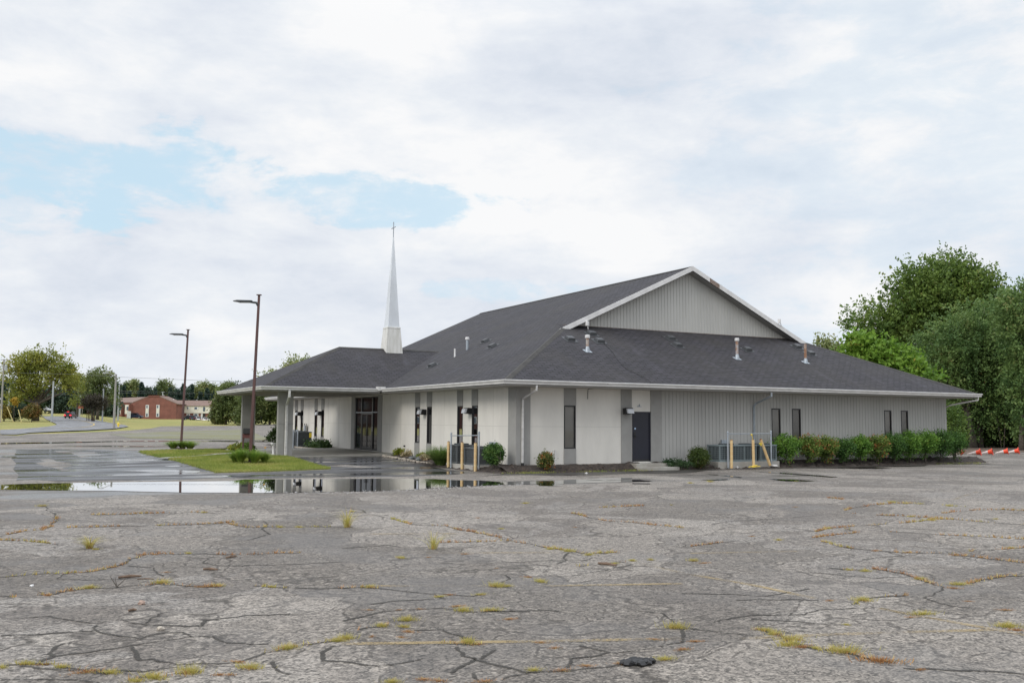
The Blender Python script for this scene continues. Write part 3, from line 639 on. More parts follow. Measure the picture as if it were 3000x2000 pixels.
def asphalt(name, base, base2, crack=True, wetfn='lot', speck=1.0):
    m_ = bpy.data.materials.new(name); m_.use_nodes = True; nt = m_.node_tree; p = nt.nodes['Principled BSDF']
    t = N(nt, 'ShaderNodeTexCoord'); v = t.outputs['Object']
    def nz(sc, det=5.0, rough=.55, vec=None, dist=0.0):
        n_ = N(nt, 'ShaderNodeTexNoise', i_Scale=sc, i_Detail=det, i_Roughness=rough, i_Distortion=dist); LK(nt, vec or v, n_.inputs['Vector']); return n_.outputs['Fac']
    fine = nz(75, 3.0, .8); fine2 = nz(28, 3.0, .8); mid = nz(1.6, 6.0, .6); big = nz(.22, 6.0, .55, dist=.8); patch = nz(.34, 5.0, .5, dist=1.8); patch2 = nz(.8, 5.0, .6, dist=.8); tint = nz(.5, 4.0)
    vor2 = N(nt, 'ShaderNodeTexVoronoi', i_Scale=19.0); LK(nt, v, vor2.inputs['Vector']); vc2 = N(nt, 'ShaderNodeSeparateColor'); LK(nt, vor2.outputs['Color'], vc2.inputs[0]); coarse = nz(8.0, 4.0, .9)
    vor = N(nt, 'ShaderNodeTexVoronoi', i_Scale=52.0); LK(nt, v, vor.inputs['Vector'])
    vc = N(nt, 'ShaderNodeSeparateColor'); LK(nt, vor.outputs['Color'], vc.inputs[0])
    stone = vc.outputs[0]
    col = mix_n(nt, maprange(nt, big, .38, .62), base, base2)
    col = mix_n(nt, maprange(nt, tint, .4, .7, 0, .35), col, (base[0]*1.02, base[1]*.93, base[2]*.82))
    col = mix_n(nt, maprange(nt, mid, .3, .7, 0, .35), col, (base[0]*1.28, base[1]*1.27, base[2]*1.25))
    damp = maprange(nt, patch, .505, .545)
    col = mix_n(nt, math_n(nt, 'MULTIPLY', damp, .85), col, (base[0]*.60, base[1]*.565, base[2]*.535))
    col = mix_n(nt, math_n(nt, 'MULTIPLY', maprange(nt, patch2, .52, .64), .5), col, (base[0]*.72, base[1]*.68, base[2]*.64))
    sp_ = math_n(nt, 'ADD', math_n(nt, 'MULTIPLY', stone, 1.15*speck), math_n(nt, 'MULTIPLY', fine, 1.2*speck))
    sp_ = math_n(nt, 'ADD', math_n(nt, 'ADD', sp_, 1-.575*speck-.6*speck), math_n(nt, 'MULTIPLY', math_n(nt, 'SUBTRACT', fine2, .5), .9*speck))
    sp_ = math_n(nt, 'ADD', sp_, math_n(nt, 'MULTIPLY', math_n(nt, 'SUBTRACT', vc2.outputs[0], .5), .6*speck)); sp_ = math_n(nt, 'ADD', sp_, math_n(nt, 'MULTIPLY', math_n(nt, 'SUBTRACT', coarse, .5), .55*speck))
    sp_ = math_n(nt, 'MAXIMUM', sp_, .25)
    height = math_n(nt, 'ADD', math_n(nt, 'MULTIPLY', stone, .6), math_n(nt, 'MULTIPLY', fine, .6))
    if crack:
        wv = N(nt, 'ShaderNodeTexNoise', i_Scale=.9, i_Detail=3.0, i_Roughness=.45); LK(nt, v, wv.inputs['Vector'])
        dv = N(nt, 'ShaderNodeVectorMath', operation='SUBTRACT'); LK(nt, wv.outputs['Color'], dv.inputs[0]); dv.inputs[1].default_value = (.5, .5, .5)
        sc_ = N(nt, 'ShaderNodeVectorMath', operation='SCALE'); LK(nt, dv.outputs[0], sc_.inputs[0]); sc_.inputs['Scale'].default_value = 1.6
        av = N(nt, 'ShaderNodeVectorMath', operation='ADD'); LK(nt, v, av.inputs[0]); LK(nt, sc_.outputs[0], av.inputs[1])
        tot = None
        vcell = N(nt, 'ShaderNodeTexVoronoi', i_Scale=.40); LK(nt, av.outputs[0], vcell.inputs['Vector']); vcs = N(nt, 'ShaderNodeSeparateColor'); LK(nt, vcell.outputs['Color'], vcs.inputs[0])
        cellm = maprange(nt, math_n(nt, 'ADD', vcs.outputs[0], math_n(nt, 'MULTIPLY', math_n(nt, 'SUBTRACT', mid, .5), .5)), .46, .74)
        damp = math_n(nt, 'MAXIMUM', math_n(nt, 'MULTIPLY', damp, .55), cellm)
        col = mix_n(nt, math_n(nt, 'MULTIPLY', cellm, .75), col, (base[0]*.60, base[1]*.57, base[2]*.535))
        col = mix_n(nt, math_n(nt, 'MULTIPLY', maprange(nt, vcs.outputs[1], .55, .75), .45), col, (base[0]*1.45, base[1]*1.42, base[2]*1.36))
        for sc, wd, m0, m1, st in ((.40, .014, .30, .38, .85), (1.0, .022, .42, .50, .80), (2.4, .045, .50, .58, .6)):
            vo = N(nt, 'ShaderNodeTexVoronoi', feature='DISTANCE_TO_EDGE', i_Scale=sc); LK(nt, av.outputs[0], vo.inputs['Vector'])
            ln = maprange(nt, vo.outputs['Distance'], wd*.25, wd*1.15, 1, 0)
            mk = maprange(nt, nz(.33+sc*.13, 3.0), m0, m1)
            mk = math_n(nt, 'MULTIPLY', mk, maprange(nt, nz(7.0, 4.0, .75), .38, .58, .1, 1.0))
            ln = math_n(nt, 'MULTIPLY', math_n(nt, 'MULTIPLY', ln, mk), st); tot = ln if tot is None else math_n(nt, 'MAXIMUM', tot, ln)
            halo = math_n(nt, 'MULTIPLY', maprange(nt, vo.outputs['Distance'], wd, wd*5, .30, 0), mk)
            col = mix_n(nt, halo, col, (base[0]*1.55, base[1]*1.5, base[2]*1.42))
        height = math_n(nt, 'SUBTRACT', height, math_n(nt, 'MULTIPLY', tot, 3.0))
    cbn = N(nt, 'ShaderNodeCombineColor'); [LK(nt, sp_, cbn.inputs[i]) for i in range(3)]
    col = mix_n(nt, 1.0, col, cbn.outputs[0], 'MULTIPLY')
    if crack: col = mix_n(nt, tot, col, (base[0]*.20, base[1]*.18, base[2]*.16))
    # wetness: left of the picture and along the puddle the surface is soaked
    sx = N(nt, 'ShaderNodeSeparateXYZ'); LK(nt, v, sx.inputs[0])
    mpw = N(nt, 'ShaderNodeMapping'); LK(nt, v, mpw.inputs[0]); mpw.inputs['Rotation'].default_value = (0, 0, YAW); mpw.inputs['Scale'].default_value = (.16, .42, 1)
    wn = nz(1.0, 5.0, .55, vec=mpw.outputs[0])
    if wetfn == 'lot':
        def box2(xa, xb, ya, yb, s_=3.0):
            q = math_n(nt, 'MULTIPLY', maprange(nt, sx.outputs[0], xa, xa+s_), maprange(nt, sx.outputs[0], xb, xb-s_) if False else math_n(nt, 'SUBTRACT', 1, maprange(nt, sx.outputs[0], xb-s_, xb)))
            r_ = math_n(nt, 'MULTIPLY', maprange(nt, sx.outputs[1], ya, ya+s_), math_n(nt, 'SUBTRACT', 1, maprange(nt, sx.outputs[1], yb-s_, yb)))
            return math_n(nt, 'MULTIPLY', q, r_)
        reg = math_n(nt, 'MAXIMUM', box2(-45, -7, -3, 40, 5), box2(-30, 12, -8, -2.2, 2.0))
        wet = math_n(nt, 'MULTIPLY', reg, maprange(nt, wn, .42, .58))
        film = math_n(nt, 'MULTIPLY', damp, math_n(nt, 'MULTIPLY', maprange(nt, nz(.5, 3.0), .45, .65), .5))
        wet = math_n(nt, 'MAXIMUM', wet, film)
    elif wetfn == 'none': wet = math_n(nt, 'MULTIPLY', wn, .1)
    else:
        mps = N(nt, 'ShaderNodeMapping'); LK(nt, v, mps.inputs[0]); mps.inputs['Rotation'].default_value = (0, 0, YAW); mps.inputs['Scale'].default_value = (.10, .9, 1)
        wet = math_n(nt, 'MAXIMUM', maprange(nt, nz(1.0, 4.0, .5, vec=mps.outputs[0]), .40, .58, .3, 1.28), maprange(nt, wn, .5, .62, .2, .9))
    col = mix_n(nt, math_n(nt, 'MULTIPLY', wet, .55), col, (base[0]*.30, base[1]*.30, base[2]*.31))
    LK(nt, col, p.inputs['Base Color'])
    LK(nt, math_n(nt, 'MAXIMUM', .10, math_n(nt, 'SUBTRACT', .86, math_n(nt, 'MULTIPLY', wet, .60))), p.inputs['Roughness']); p.inputs['Specular IOR Level'].default_value = .5
    b = N(nt, 'ShaderNodeBump', i_Distance=.004); LK(nt, math_n(nt, 'SUBTRACT', .8, math_n(nt, 'MULTIPLY', wet, .74)), b.inputs['Strength']); LK(nt, height, b.inputs['Height']); LK(nt, b.outputs[0], p.inputs['Normal'])
    return m_
M['lot'] = asphalt('old_cracked_asphalt', (.182, .166, .149), (.140, .126, .112))
M['drive'] = asphalt('dark_wet_asphalt', (.060, .059, .062), (.085, .084, .088), crack=False, wetfn='all', speck=.6)
M['road'] = asphalt('road_asphalt', (.205, .21, .222), (.175, .18, .19), crack=False, wetfn='none', speck=.4)

def grassmat(name, c1, c2, c3):
    m_ = bpy.data.materials.new(name); m_.use_nodes = True; nt = m_.node_tree; p = nt.nodes['Principled BSDF']
    t = N(nt, 'ShaderNodeTexCoord'); v = t.outputs['Object']
    a = N(nt, 'ShaderNodeTexNoise', i_Scale=.10, i_Detail=6.0); b = N(nt, 'ShaderNodeTexNoise', i_Scale=14.0, i_Detail=5.0, i_Roughness=.8); c = N(nt, 'ShaderNodeTexNoise', i_Scale=.7, i_Detail=4.0)
    for q in (a, b, c): LK(nt, v, q.inputs['Vector'])
    col = mix_n(nt, maprange(nt, a.outputs['Fac'], .38, .6), c1, c2); col = mix_n(nt, maprange(nt, c.outputs['Fac'], .5, .7, 0, .7), col, c3)
    col = mix_n(nt, 1.0, col, ramp_n(nt, b.outputs['Fac'], [(.3, .55), (.7, 1.4)]), 'MULTIPLY')
    LK(nt, col, p.inputs['Base Color']); p.inputs['Roughness'].default_value = .9; p.inputs['Specular IOR Level'].default_value = .2
    bb = N(nt, 'ShaderNodeBump', i_Strength=.6, i_Distance=.05); LK(nt, b.outputs['Fac'], bb.inputs['Height']); LK(nt, bb.outputs[0], p.inputs['Normal']); return m_
M['field'] = grassmat('dry_field_grass', (.25, .25, .08), (.31, .27, .10), (.17, .21, .07))
M['lawn'] = grassmat('mown_lawn', (.20, .235, .06), (.26, .26, .08), (.15, .20, .05))
M['worn'] = grassmat('weedy_gravel', (.20, .195, .15), (.19, .185, .10), (.22, .215, .19))

# base ground: one sheet to the horizon
mb = MB(); ss = [2, 6, 12, 20, 30, 40, 50, 60, 70, 80, 95, 110, 130, 150, 175, 200, 225, 250, 275, 300, 330, 360, 400, 500, 800, 1500, 3000]
us = [-3.5, -2, -1.2, -.8, -.65, -.55, -.5, -.48, -.47, -.46, -.45, -.44, -.43, -.42, -.41, -.40, -.39, -.38, -.37, -.35, -.33, -.28, -.2, -.1, 0, .1, .2, .35, .5, .65, .8, 1.2, 2, 3.5]
fw = np.array([math.sin(YAW), math.cos(YAW)]); rt = np.array([math.cos(YAW), -math.sin(YAW)])
vs = []
for s_ in [-60]+ss:
    for a_ in us:
        q = CP[:2]+fw*s_+rt*(a_*max(s_, 40)); vs.append((q[0], q[1], terr(q[0], q[1])-(.06 if s_ < 120 else .12)))
nu = len(us); fs = [(i*nu+j, i*nu+j+1, (i+1)*nu+j+1, (i+1)*nu+j) for i in range(len(ss)) for j in range(nu-1)]
mb.add(vs, fs); mb.build('ground', M['field'], kind='structure')

# parking lot
far = Gs(1, [(0, 1015), (160, 1022), (260, 1005), (500, 1002), (900, 987), (1200, 972), (1400, 952), (1480, 935), (1700, 932), (2190, 930)])
far += Gs(2, [(640, 915)])
q = at(1300, 140); lot = [q]
lotpts = [np.array([-150, 60, 0]), ] + far + [at(1200, 170), np.array([60, 70, 0])] + [gp(6, 1000, 1383), gp(6, 1344, 1376), np.array([75, 14, 0]), np.array([60, -70, 0]), np.array([-140, -70, 0])]
parking = drape('parking_lot', lotpts, 0.0, M['lot'], 5.0)
# weedy worn areas far across the lot
worn = drape('worn_gravel', Gs(1, [(1000, 1010), (1500, 985), (2190, 965), (2300, 985)])+Gs(2, [(640, 1065)])+Gs(1, [(2190, 1060), (1700, 1052), (1200, 1045)]), .02, M['worn'])
# road
ru = [(0, 730), (300, 718), (700, 690), (950, 665), (1090, 640), (1120, 620), (1060, 590), (980, 555), (900, 515), (845, 470), (812, 425)]
rl = [(1460, 425), (1530, 460), (1700, 500), (1900, 540), (2130, 585), (2330, 615)]
rr = Gs(12, ru)+[at(121, 262), at(213, 262)]+Gs(12, rl)+Gs(1, [(1150, 925), (1180, 938), (1050, 958), (800, 972), (500, 984), (260, 996), (150, 1012), (0, 1010)])
road = drape('road', rr, .03, M['road'], 4.0)
yl = Gs(12, [(1380, 520), (1600, 550), (1750, 580), (1850, 610), (1850, 640), (1780, 665), (1600, 690), (1200, 705)])
mb = MB(); yl = [Vector(p) for p in yl]
for a, b in zip(yl, yl[1:]):
    d = (b-a); s_ = Vector((-d.y, d.x, 0)).normalized()*.12; z = Vector((0, 0, .05)); mb.face([a-s_+z, b-s_+z, b+s_+z, a+s_+z])
mb.build('road_centre_line', mat('road_yellow', (.45, .33, .12), .8), kind='structure', fixn=False)
# driveway
drv = drape('driveway', Gs(1, [(150, 1150), (500, 1146), (900, 1156), (1285, 1160), (1290, 1180), (1400, 1210), (1545, 1240), (1700, 1280), (1850, 1325), (2000, 1364)])+Gs(2, [(100, 1372), (700, 1354), (1160, 1336), (900, 1265), (735, 1218)])+[np.array([-6.0, 12.95, 0]), np.array([-.9, 12.95, 0])]+Gs(3, [(160, 1070), (640, 1165), (760, 1200), (950, 1235), (1300, 1270), (1000, 1300), (400, 1320), (0, 1330)])+Gs(2, [(1300, 1400), (600, 1412), (0, 1412)])+Gs(1, [(1500, 1436), (1000, 1430), (600, 1442), (300, 1425), (150, 1432), (175, 1380), (120, 1330), (150, 1280), (105, 1230), (140, 1190)]), .006, M['drive'], 3.0)
# lawns
lawnA = Gs(2, [(1150, 1330), (700, 1349), (400, 1358), (100, 1366)])+Gs(1, [(2000, 1361), (1850, 1322), (1700, 1277), (1560, 1240), (1900, 1218), (2195, 1196)])+Gs(2, [(250, 1196), (450, 1205), (640, 1216), (735, 1218), (900, 1262)])
lawnB = Gs(1, [(1285, 1172), (1400, 1205), (1520, 1229), (1700, 1224), (1960, 1202), (2195, 1186)])+Gs(2, [(120, 1196), (250, 1190), (255, 1168), (0, 1152)])+Gs(1, [(1900, 1158), (1500, 1162)])
drape('lawn', lawnA, .05, M['lawn'], 1.5, side=.08); drape('lawn', lawnB, .05, M['lawn'], 1.5, side=.08)
def inpoly(x, y, P):
    c = False; n = len(P)
    for i in range(n):
        x0, y0 = P[i][0], P[i][1]; x1, y1 = P[i-1][0], P[i-1][1]
        if (y0 > y) != (y1 > y) and x < (x1-x0)*(y-y0)/(y1-y0+1e-12)+x0: c = not c
    return c
def blades(pts_z, name, mat_, h=.07, w=.012, lean=.5, **kw):
    """many grass blades (x, y, z, h) in one mesh"""
    P = np.array(pts_z); n = len(P); an = rng.uniform(0, 2*np.pi, n); hh = P[:, 3]*rng.uniform(.6, 1.3, n); ww = w*np.ones(n) if np.isscalar(w) else w
    dx, dy = np.cos(an), np.sin(an); le = rng.uniform(0, lean, n)*hh; la = rng.uniform(0, 2*np.pi, n)
    V = np.empty((n, 3, 3)); V[:, 0] = np.c_[P[:, 0]-dx*ww, P[:, 1]-dy*ww, P[:, 2]]; V[:, 1] = np.c_[P[:, 0]+dx*ww, P[:, 1]+dy*ww, P[:, 2]]; V[:, 2] = np.c_[P[:, 0]+np.cos(la)*le, P[:, 1]+np.sin(la)*le, P[:, 2]+hh]
    return rawmesh(name, V.reshape(-1, 3), 3, mat_, **kw)
def rawmesh(name, V, k, mat_, parent=None, loc=(0, 0, 0)):
    me = bpy.data.meshes.new(name); n = len(V)//k
    me.vertices.add(n*k); me.vertices.foreach_set('co', (V-np.array(loc)).astype(np.float32).ravel()); me.loops.add(n*k); me.loops.foreach_set('vertex_index', np.arange(n*k, dtype=np.int32))
    me.polygons.add(n); me.polygons.foreach_set('loop_start', np.arange(0, n*k, k, dtype=np.int32)); me.update(calc_edges=True); me.materials.append(mat_)
    o = bpy.data.objects.new(name, me); COL.objects.link(o); o.location = loc
    if parent is not None: o.parent = parent
    return o
M['blade'] = leafmat('lawn_blades', (.17, .23, .045), (.32, .34, .085), (.42, .36, .15), .8, trans=.35)
gpts = []
for P, cnt in ((lawnA, 26000), (lawnB, 9000)):
    xs = [p[0] for p in P]; ys = [p[1] for p in P]; k = 0
    while k < cnt:
        x, y = rnd.uniform(min(xs), max(xs)), rnd.uniform(min(ys), max(ys))
        if inpoly(x, y, P): gpts.append((x, y, terr(x, y)+.045, .07)); k += 1
# ragged longer grass on the lawn edges
for P in (lawnA, lawnB):
    for a, b in zip(P, P[1:]+P[:1]):
        n = int(np.linalg.norm(np.array(b[:2])-np.array(a[:2]))*70)
        for _ in range(n):
            t = rnd.random(); x, y = a[0]+(b[0]-a[0])*t+rnd.gauss(0, .05), a[1]+(b[1]-a[1])*t+rnd.gauss(0, .05); gpts.append((x, y, terr(x, y), .12))
o = blades(gpts, 'lawn_grass', M['blade'], w=.012); tag(o, 'short green grass blades on the lawns beside the driveway', 'grass', kind='stuff')
# concrete walk between the two lawns
drape('footpath', Gs(1, [(1445, 1240), (1530, 1243), (1900, 1214), (2195, 1192)])+Gs(2, [(250, 1194), (250, 1188), (0, 1202)])+Gs(1, [(1960, 1205), (1700, 1226), (1520, 1234)]), .075, M['slab'], 2)
# porch slab
mb = MB(); mb.add([(-6.7, 12.95, -.13), (0, 12.95, -.01), (0, 23.2, .015), (-6.7, 23.2, -.03)]+[(-6.7, 12.95, -.5), (0, 12.95, -.5), (0, 23.2, -.5), (-6.7, 23.2, -.5)], [(0, 1, 2, 3), (0, 1, 5, 4), (1, 2, 6, 5), (2, 3, 7, 6), (3, 0, 4, 7)])
mb.build('porch_slab', M['slab'], kind='structure')
# far kerb lines / standing water strips across the far lot
def watermat():
    m_ = bpy.data.materials.new('standing_water'); m_.use_nodes = True; nt = m_.node_tree; p = nt.nodes['Principled BSDF']
    p.inputs['Base Color'].default_value = (.03, .028, .025, 1); p.inputs['Roughness'].default_value = .015; p.inputs['IOR'].default_value = 1.33; p.inputs['Coat Weight'].default_value = 1.0; p.inputs['Coat Roughness'].default_value = .015; p.inputs['Coat IOR'].default_value = 1.5
    t = N(nt, 'ShaderNodeTexCoord'); n_ = N(nt, 'ShaderNodeTexNoise', i_Scale=3.0, i_Detail=2.0); LK(nt, t.outputs['Object'], n_.inputs['Vector'])
    b = N(nt, 'ShaderNodeBump', i_Strength=.02, i_Distance=.01); LK(nt, n_.outputs['Fac'], b.inputs['Height']); LK(nt, b.outputs[0], p.inputs['Normal']); return m_
M['water'] = watermat()
def jit(P, amt=.12, seg=.35, amp2=.05):
    out = []
    for a, b in zip(P, P[1:]+P[:1]):
        a, b = np.array(a[:2]), np.array(b[:2]); n = max(1, int(np.linalg.norm(b-a)/seg))
        for k in range(n): out.append(a+(b-a)*k/n+rng.normal(0, amt, 2)*(1 if k else .5)*.6)
    return out
def puddle(n, pts, dz=.004, amt=.06, seg=.5): return drape('puddle', jit(Gs(n, pts), amt, seg), dz, M['water'], 8.0)
drv_top = .010
pu = [(0, 1113), (100, 1110), (300, 1107), (530, 1105), (560, 1101), (750, 1100), (900, 1099), (1000, 1100), (1050, 1103), (1100, 1103.5), (1150, 1107), (1250, 1104.5), (1330, 1101), (1400, 1103), (1470, 1102), (1500, 1105), (1440, 1107), (1380, 1108.5), (1310, 1110.5), (1250, 1112), (1150, 1113.5), (1080, 1117), (1000, 1120), (960, 1124), (900, 1127), (800, 1129), (720, 1130.5), (630, 1132), (420, 1131), (290, 1128), (150, 1126), (0, 1124.5), (-200, 1123), (-200, 1114)]
puddle(0, pu, drv_top)
puddle(4, [(1040, 1385), (1300, 1372), (1575, 1368), (1560, 1380), (1445, 1392), (1200, 1400), (1050, 1395)], drv_top, .03)
puddle(4, [(1575, 1400), (1780, 1404), (1780, 1412), (1575, 1410)], drv_top, .02, .3); puddle(4, [(1575, 1432), (1785, 1436), (1785, 1442), (1575, 1440)], drv_top, .02, .3)
puddle(4, [(500, 1442), (600, 1436), (780, 1446), (790, 1460), (640, 1464), (500, 1460)], drv_top, .02, .3)
puddle(5, [(1190, 1383), (1350, 1386), (1500, 1390), (1715, 1408), (1500, 1412), (1380, 1408), (1280, 1398)], drv_top, .03, .3)
puddle(5, [(1040, 1297), (1300, 1308), (1700, 1338), (1990, 1362), (1900, 1364), (1600, 1342), (1200, 1312)], drv_top, .03, .4)
puddle(5, [(440, 1325), (600, 1333), (880, 1364), (860, 1369), (700, 1352), (500, 1332)], drv_top, .02, .3)
puddle(5, [(400, 1398), (560, 1390), (740, 1384), (720, 1394), (560, 1402)], drv_top, .02, .3)
puddle(6, [(130, 1500), (320, 1498), (480, 1505), (380, 1508), (200, 1506)], drv_top, .02, .3)
for n, P in ((1, [(0, 1090), (330, 1083), (560, 1082), (1000, 1073), (1350, 1069), (2190, 1070), (2190, 1079), (1350, 1075), (1000, 1079), (560, 1091), (0, 1100)]), (1, [(300, 1122), (1000, 1117), (1300, 1119), (2000, 1124), (1300, 1125), (800, 1123)]),
             (13, [(1540, 1308), (1700, 1296), (2330, 1268), (2340, 1282), (1900, 1296)]), (13, [(1560, 1326), (2330, 1312), (2330, 1344), (1700, 1350)]), (14, [(590, 1085), (870, 1090), (885, 1112), (600, 1108)]), (14, [(600, 960), (860, 965), (860, 978), (600, 975)])):
    puddle(n, P, .012, .10, 1.5)
for P in ([(0, 1210), (150, 1212), (160, 1222), (0, 1220)], [(480, 1245), (900, 1230), (1400, 1240), (1500, 1255), (1000, 1262), (600, 1256)], [(500, 1290), (800, 1284), (1000, 1292), (700, 1300)], [(1050, 1345), (1450, 1332), (1850, 1345), (1800, 1365), (1400, 1360)], [(500, 1345), (780, 1340), (780, 1352), (520, 1354)], [(1500, 1300), (1640, 1296), (1720, 1304), (1560, 1308)]):
    drape('wet_patch', jit(Gs(1, P), .12, .6), .012, M['film'] if 'film' in M else M.setdefault('film', mat('wet_film', (.06, .062, .07), .12, bump=.04, bscale=60, spec=.8)), 4.0)
puddle(2, [(150, 1392), (280, 1388), (300, 1397), (180, 1400)], .014, .02, .3)
pbl = MB()
for i in range(420):
    x = 640+rnd.random()**.8*560; y = 1131-(x-700)*.004-max(0, x-820)*.042+rnd.gauss(.9, 1.8); q = gp(0, x, y); r_ = rnd.uniform(.006, .02); b0 = len(pbl.v)
    pbl.add([(q[0]-r_, q[1], q[2]+.012), (q[0], q[1]-r_, q[2]+.012), (q[0]+r_, q[1], q[2]+.012), (q[0], q[1]+r_, q[2]+.012), (q[0], q[1], q[2]+.012+r_)], [(0, 1, 4), (1, 2, 4), (2, 3, 4), (3, 0, 4)])
tag(pbl.build('gravel', mat('pale_gravel', (.40, .39, .38), .7, var=.3, scale=9), fixn=False), 'scattered pale gravel along the near edge of the big puddle', 'gravel', kind='stuff')
mh = gp(2, 335, 1396); o = MB().lathe([(.34, 0), (.34, .012), (.28, .016), (.0, .016)], 20, (mh[0], mh[1], mh[2]+.012)).build('manhole_cover', M['black']); tag(o, 'dark round iron manhole cover in the wet drive in front of the lawn', 'manhole cover')

# earth bed along the right wall, bed with edging on the left
def bank(name, ring, zf, m_, n=3):
    pass
def strip(name, outer, inner, m_, rows=9, amp=.042):
    """surface between an outer (low) and an inner (high) polyline of 3D points"""
    mb = MB(); c = len(outer)
    for r_ in range(rows+1):
        t = r_/rows; e = sst(t)
        for a, b in zip(outer, inner):
            q = np.array(a)*(1-t)+np.array(b)*t; q[2] = a[2]*(1-e)+b[2]*e
            if 0 < r_ < rows: q = q+np.array([0, 0, 1])*rng.normal(0, amp)
            mb.v.append(tuple(q))
    for r_ in range(rows):
        for i in range(c-1): mb.f.append((r_*c+i, r_*c+i+1, (r_+1)*c+i+1, (r_+1)*c+i)); mb.uv.append(None)
    return mb.build(name, m_, kind='structure', smooth=True)
outer, inner = [], []
for i in range(130):
    x = -.9+i*(29.0/129); e = -1.25 if x < 9 else -1.25-.25*sst((x-9)/4)
    if x < 0: e = -1.25
    if 4.9 < x < 7.3: e = -1.0
    zo = G-.02; e += rng.normal(0, .04)
    if x > 25.8: e = e+(x-25.8)*.3
    outer.append((x, e, zo)); inner.append((x, .02 if x > 0 else -.02, -.035 if x < 9 else -.01))
strip('planting_bed', outer, inner, M['mulch'])
lo = [(-.6, 12.7, -.12), (-1.0, 11.5, -.14), (-1.25, 9.5, -.18), (-1.45, 7.5, -.21), (-1.6, 5.5, -.25), (-1.55, 4.2, -.28), (-1.5, 3.0, -.3), (-1.45, 1.2, -.3), (-1.35, 0, -.3), (-1.3, -.7, -.32), (-1.1, -1.3, -.32), (-.5, -1.3, -.32)]
def dens(P, n=8):
    out = []
    for a, b in zip(P, P[1:]):
        for k in range(n): out.append(tuple(np.array(a)*(1-k/n)+np.array(b)*k/n+np.array([rng.normal(0, .02), 0, 0])))
    return out+[P[-1]]
li = [(0, 12.7, -.05), (0, 11.5, -.05), (0, 9.5, -.05), (0, 7.5, -.05), (0, 5.5, -.05), (0, 4.2, -.05), (0, 3, -.05), (0, 1.2, -.04), (0, .2, -.04), (0, 0, -.04), (0, -.02, -.04), (0, -.04, -.04)]
strip('planting_bed', dens(lo), dens(li), M['mulch'])
lo2 = [(-2.0, 23.3, -.08), (-1.9, 25, -.1), (-1.8, 27, -.1), (-1.8, 30, -.1), (-1.8, 35, -.1)]; li2 = [(0, p[1], .03) for p in lo2]
strip('planting_bed', dens(lo2), dens(li2), M['mulch'])
# forest floor under the right-hand trees
drape('leaf_litter', [gp(6, 920, 1420)+np.array([0, .3, 0]), gp(6, 1000, 1405), gp(6, 1344, 1398), at(3300, 66), at(3300, 110), at(2500, 110), at(2640, 75)], .02, mat('leaf_litter', (.085, .06, .045), .95, col2=(.16, .11, .08), scale=5, bump=.8, bscale=12), 4)
# wet dark margin along the foot of the bank
wb = [(x, -1.15-(.3 if x > 9 else 0)) for x in np.linspace(-1.2, 27, 24)]; wf = [(x, -2.1-.55*math.sin(x*.45)-.35*math.sin(x*1.3)-(.4 if x < 9 else 0)) for x in np.linspace(27, -2.4, 40)]
drape('wet_margin', wb+wf, .0075, asphalt('wet_margin_asphalt', (.060, .054, .048), (.085, .078, .07), crack=False, wetfn='all', speck=.8), 4)
# faded parking lines
M['paint'] = bpy.data.materials.new('worn_yellow_paint'); M['paint'].use_nodes = True
nt = M['paint'].node_tree; p_ = nt.nodes['Principled BSDF']; p_.inputs['Base Color'].default_value = (.42, .31, .14, 1); p_.inputs['Roughness'].default_value = .85
t_ = N(nt, 'ShaderNodeTexCoord'); a_ = N(nt, 'ShaderNodeTexNoise', i_Scale=45.0, i_Detail=4.0, i_Roughness=.8); b_ = N(nt, 'ShaderNodeTexNoise', i_Scale=1.2, i_Detail=4.0)
for q in (a_, b_): LK(nt, t_.outputs['Object'], q.inputs['Vector'])
al = maprange(nt, math_n(nt, 'ADD', a_.outputs['Fac'], math_n(nt, 'MULTIPLY', b_.outputs['Fac'], .8)), .84, 1.06, 0, .55); LK(nt, al, p_.inputs['Alpha'])
def line(n, pts, w=.05):
    P = [np.array(p) for p in Gs(n, pts)]; mb = MB()
    for a, b in zip(P, P[1:]):
        k = max(1, int(np.linalg.norm(b-a)/.5))
        for i in range(k):
            c, d = a+(b-a)*i/k, a+(b-a)*(i+1)/k; e = d-c; s_ = np.array([-e[1], e[0], 0]); s_ = s_/np.linalg.norm(s_)*w; z = np.array([0, 0, .006]); mb.face([c-s_+z, d-s_+z, d+s_+z, c+s_+z])
    mb.build('parking_line', M['paint'], kind='structure', fixn=False)
line(11, [(-300, 780), (0, 848), (480, 930), (870, 1015)]); line(11, [(1290, 1080), (1500, 1120), (2030, 1215), (2300, 1265)]); line(11, [(380, 1278), (1000, 1250), (2050, 1220)]); line(10, [(0, 1190), (1200, 1175), (2352, 1155)])
line(10, [(260, 790), (1300, 792), (2352, 775)]); line(11, [(50, 718), (750, 705)]); line(10, [(350, 565), (1500, 560)]); line(10, [(200, 432), (900, 430)]); line(11, [(1780, 365), (1930, 315)])
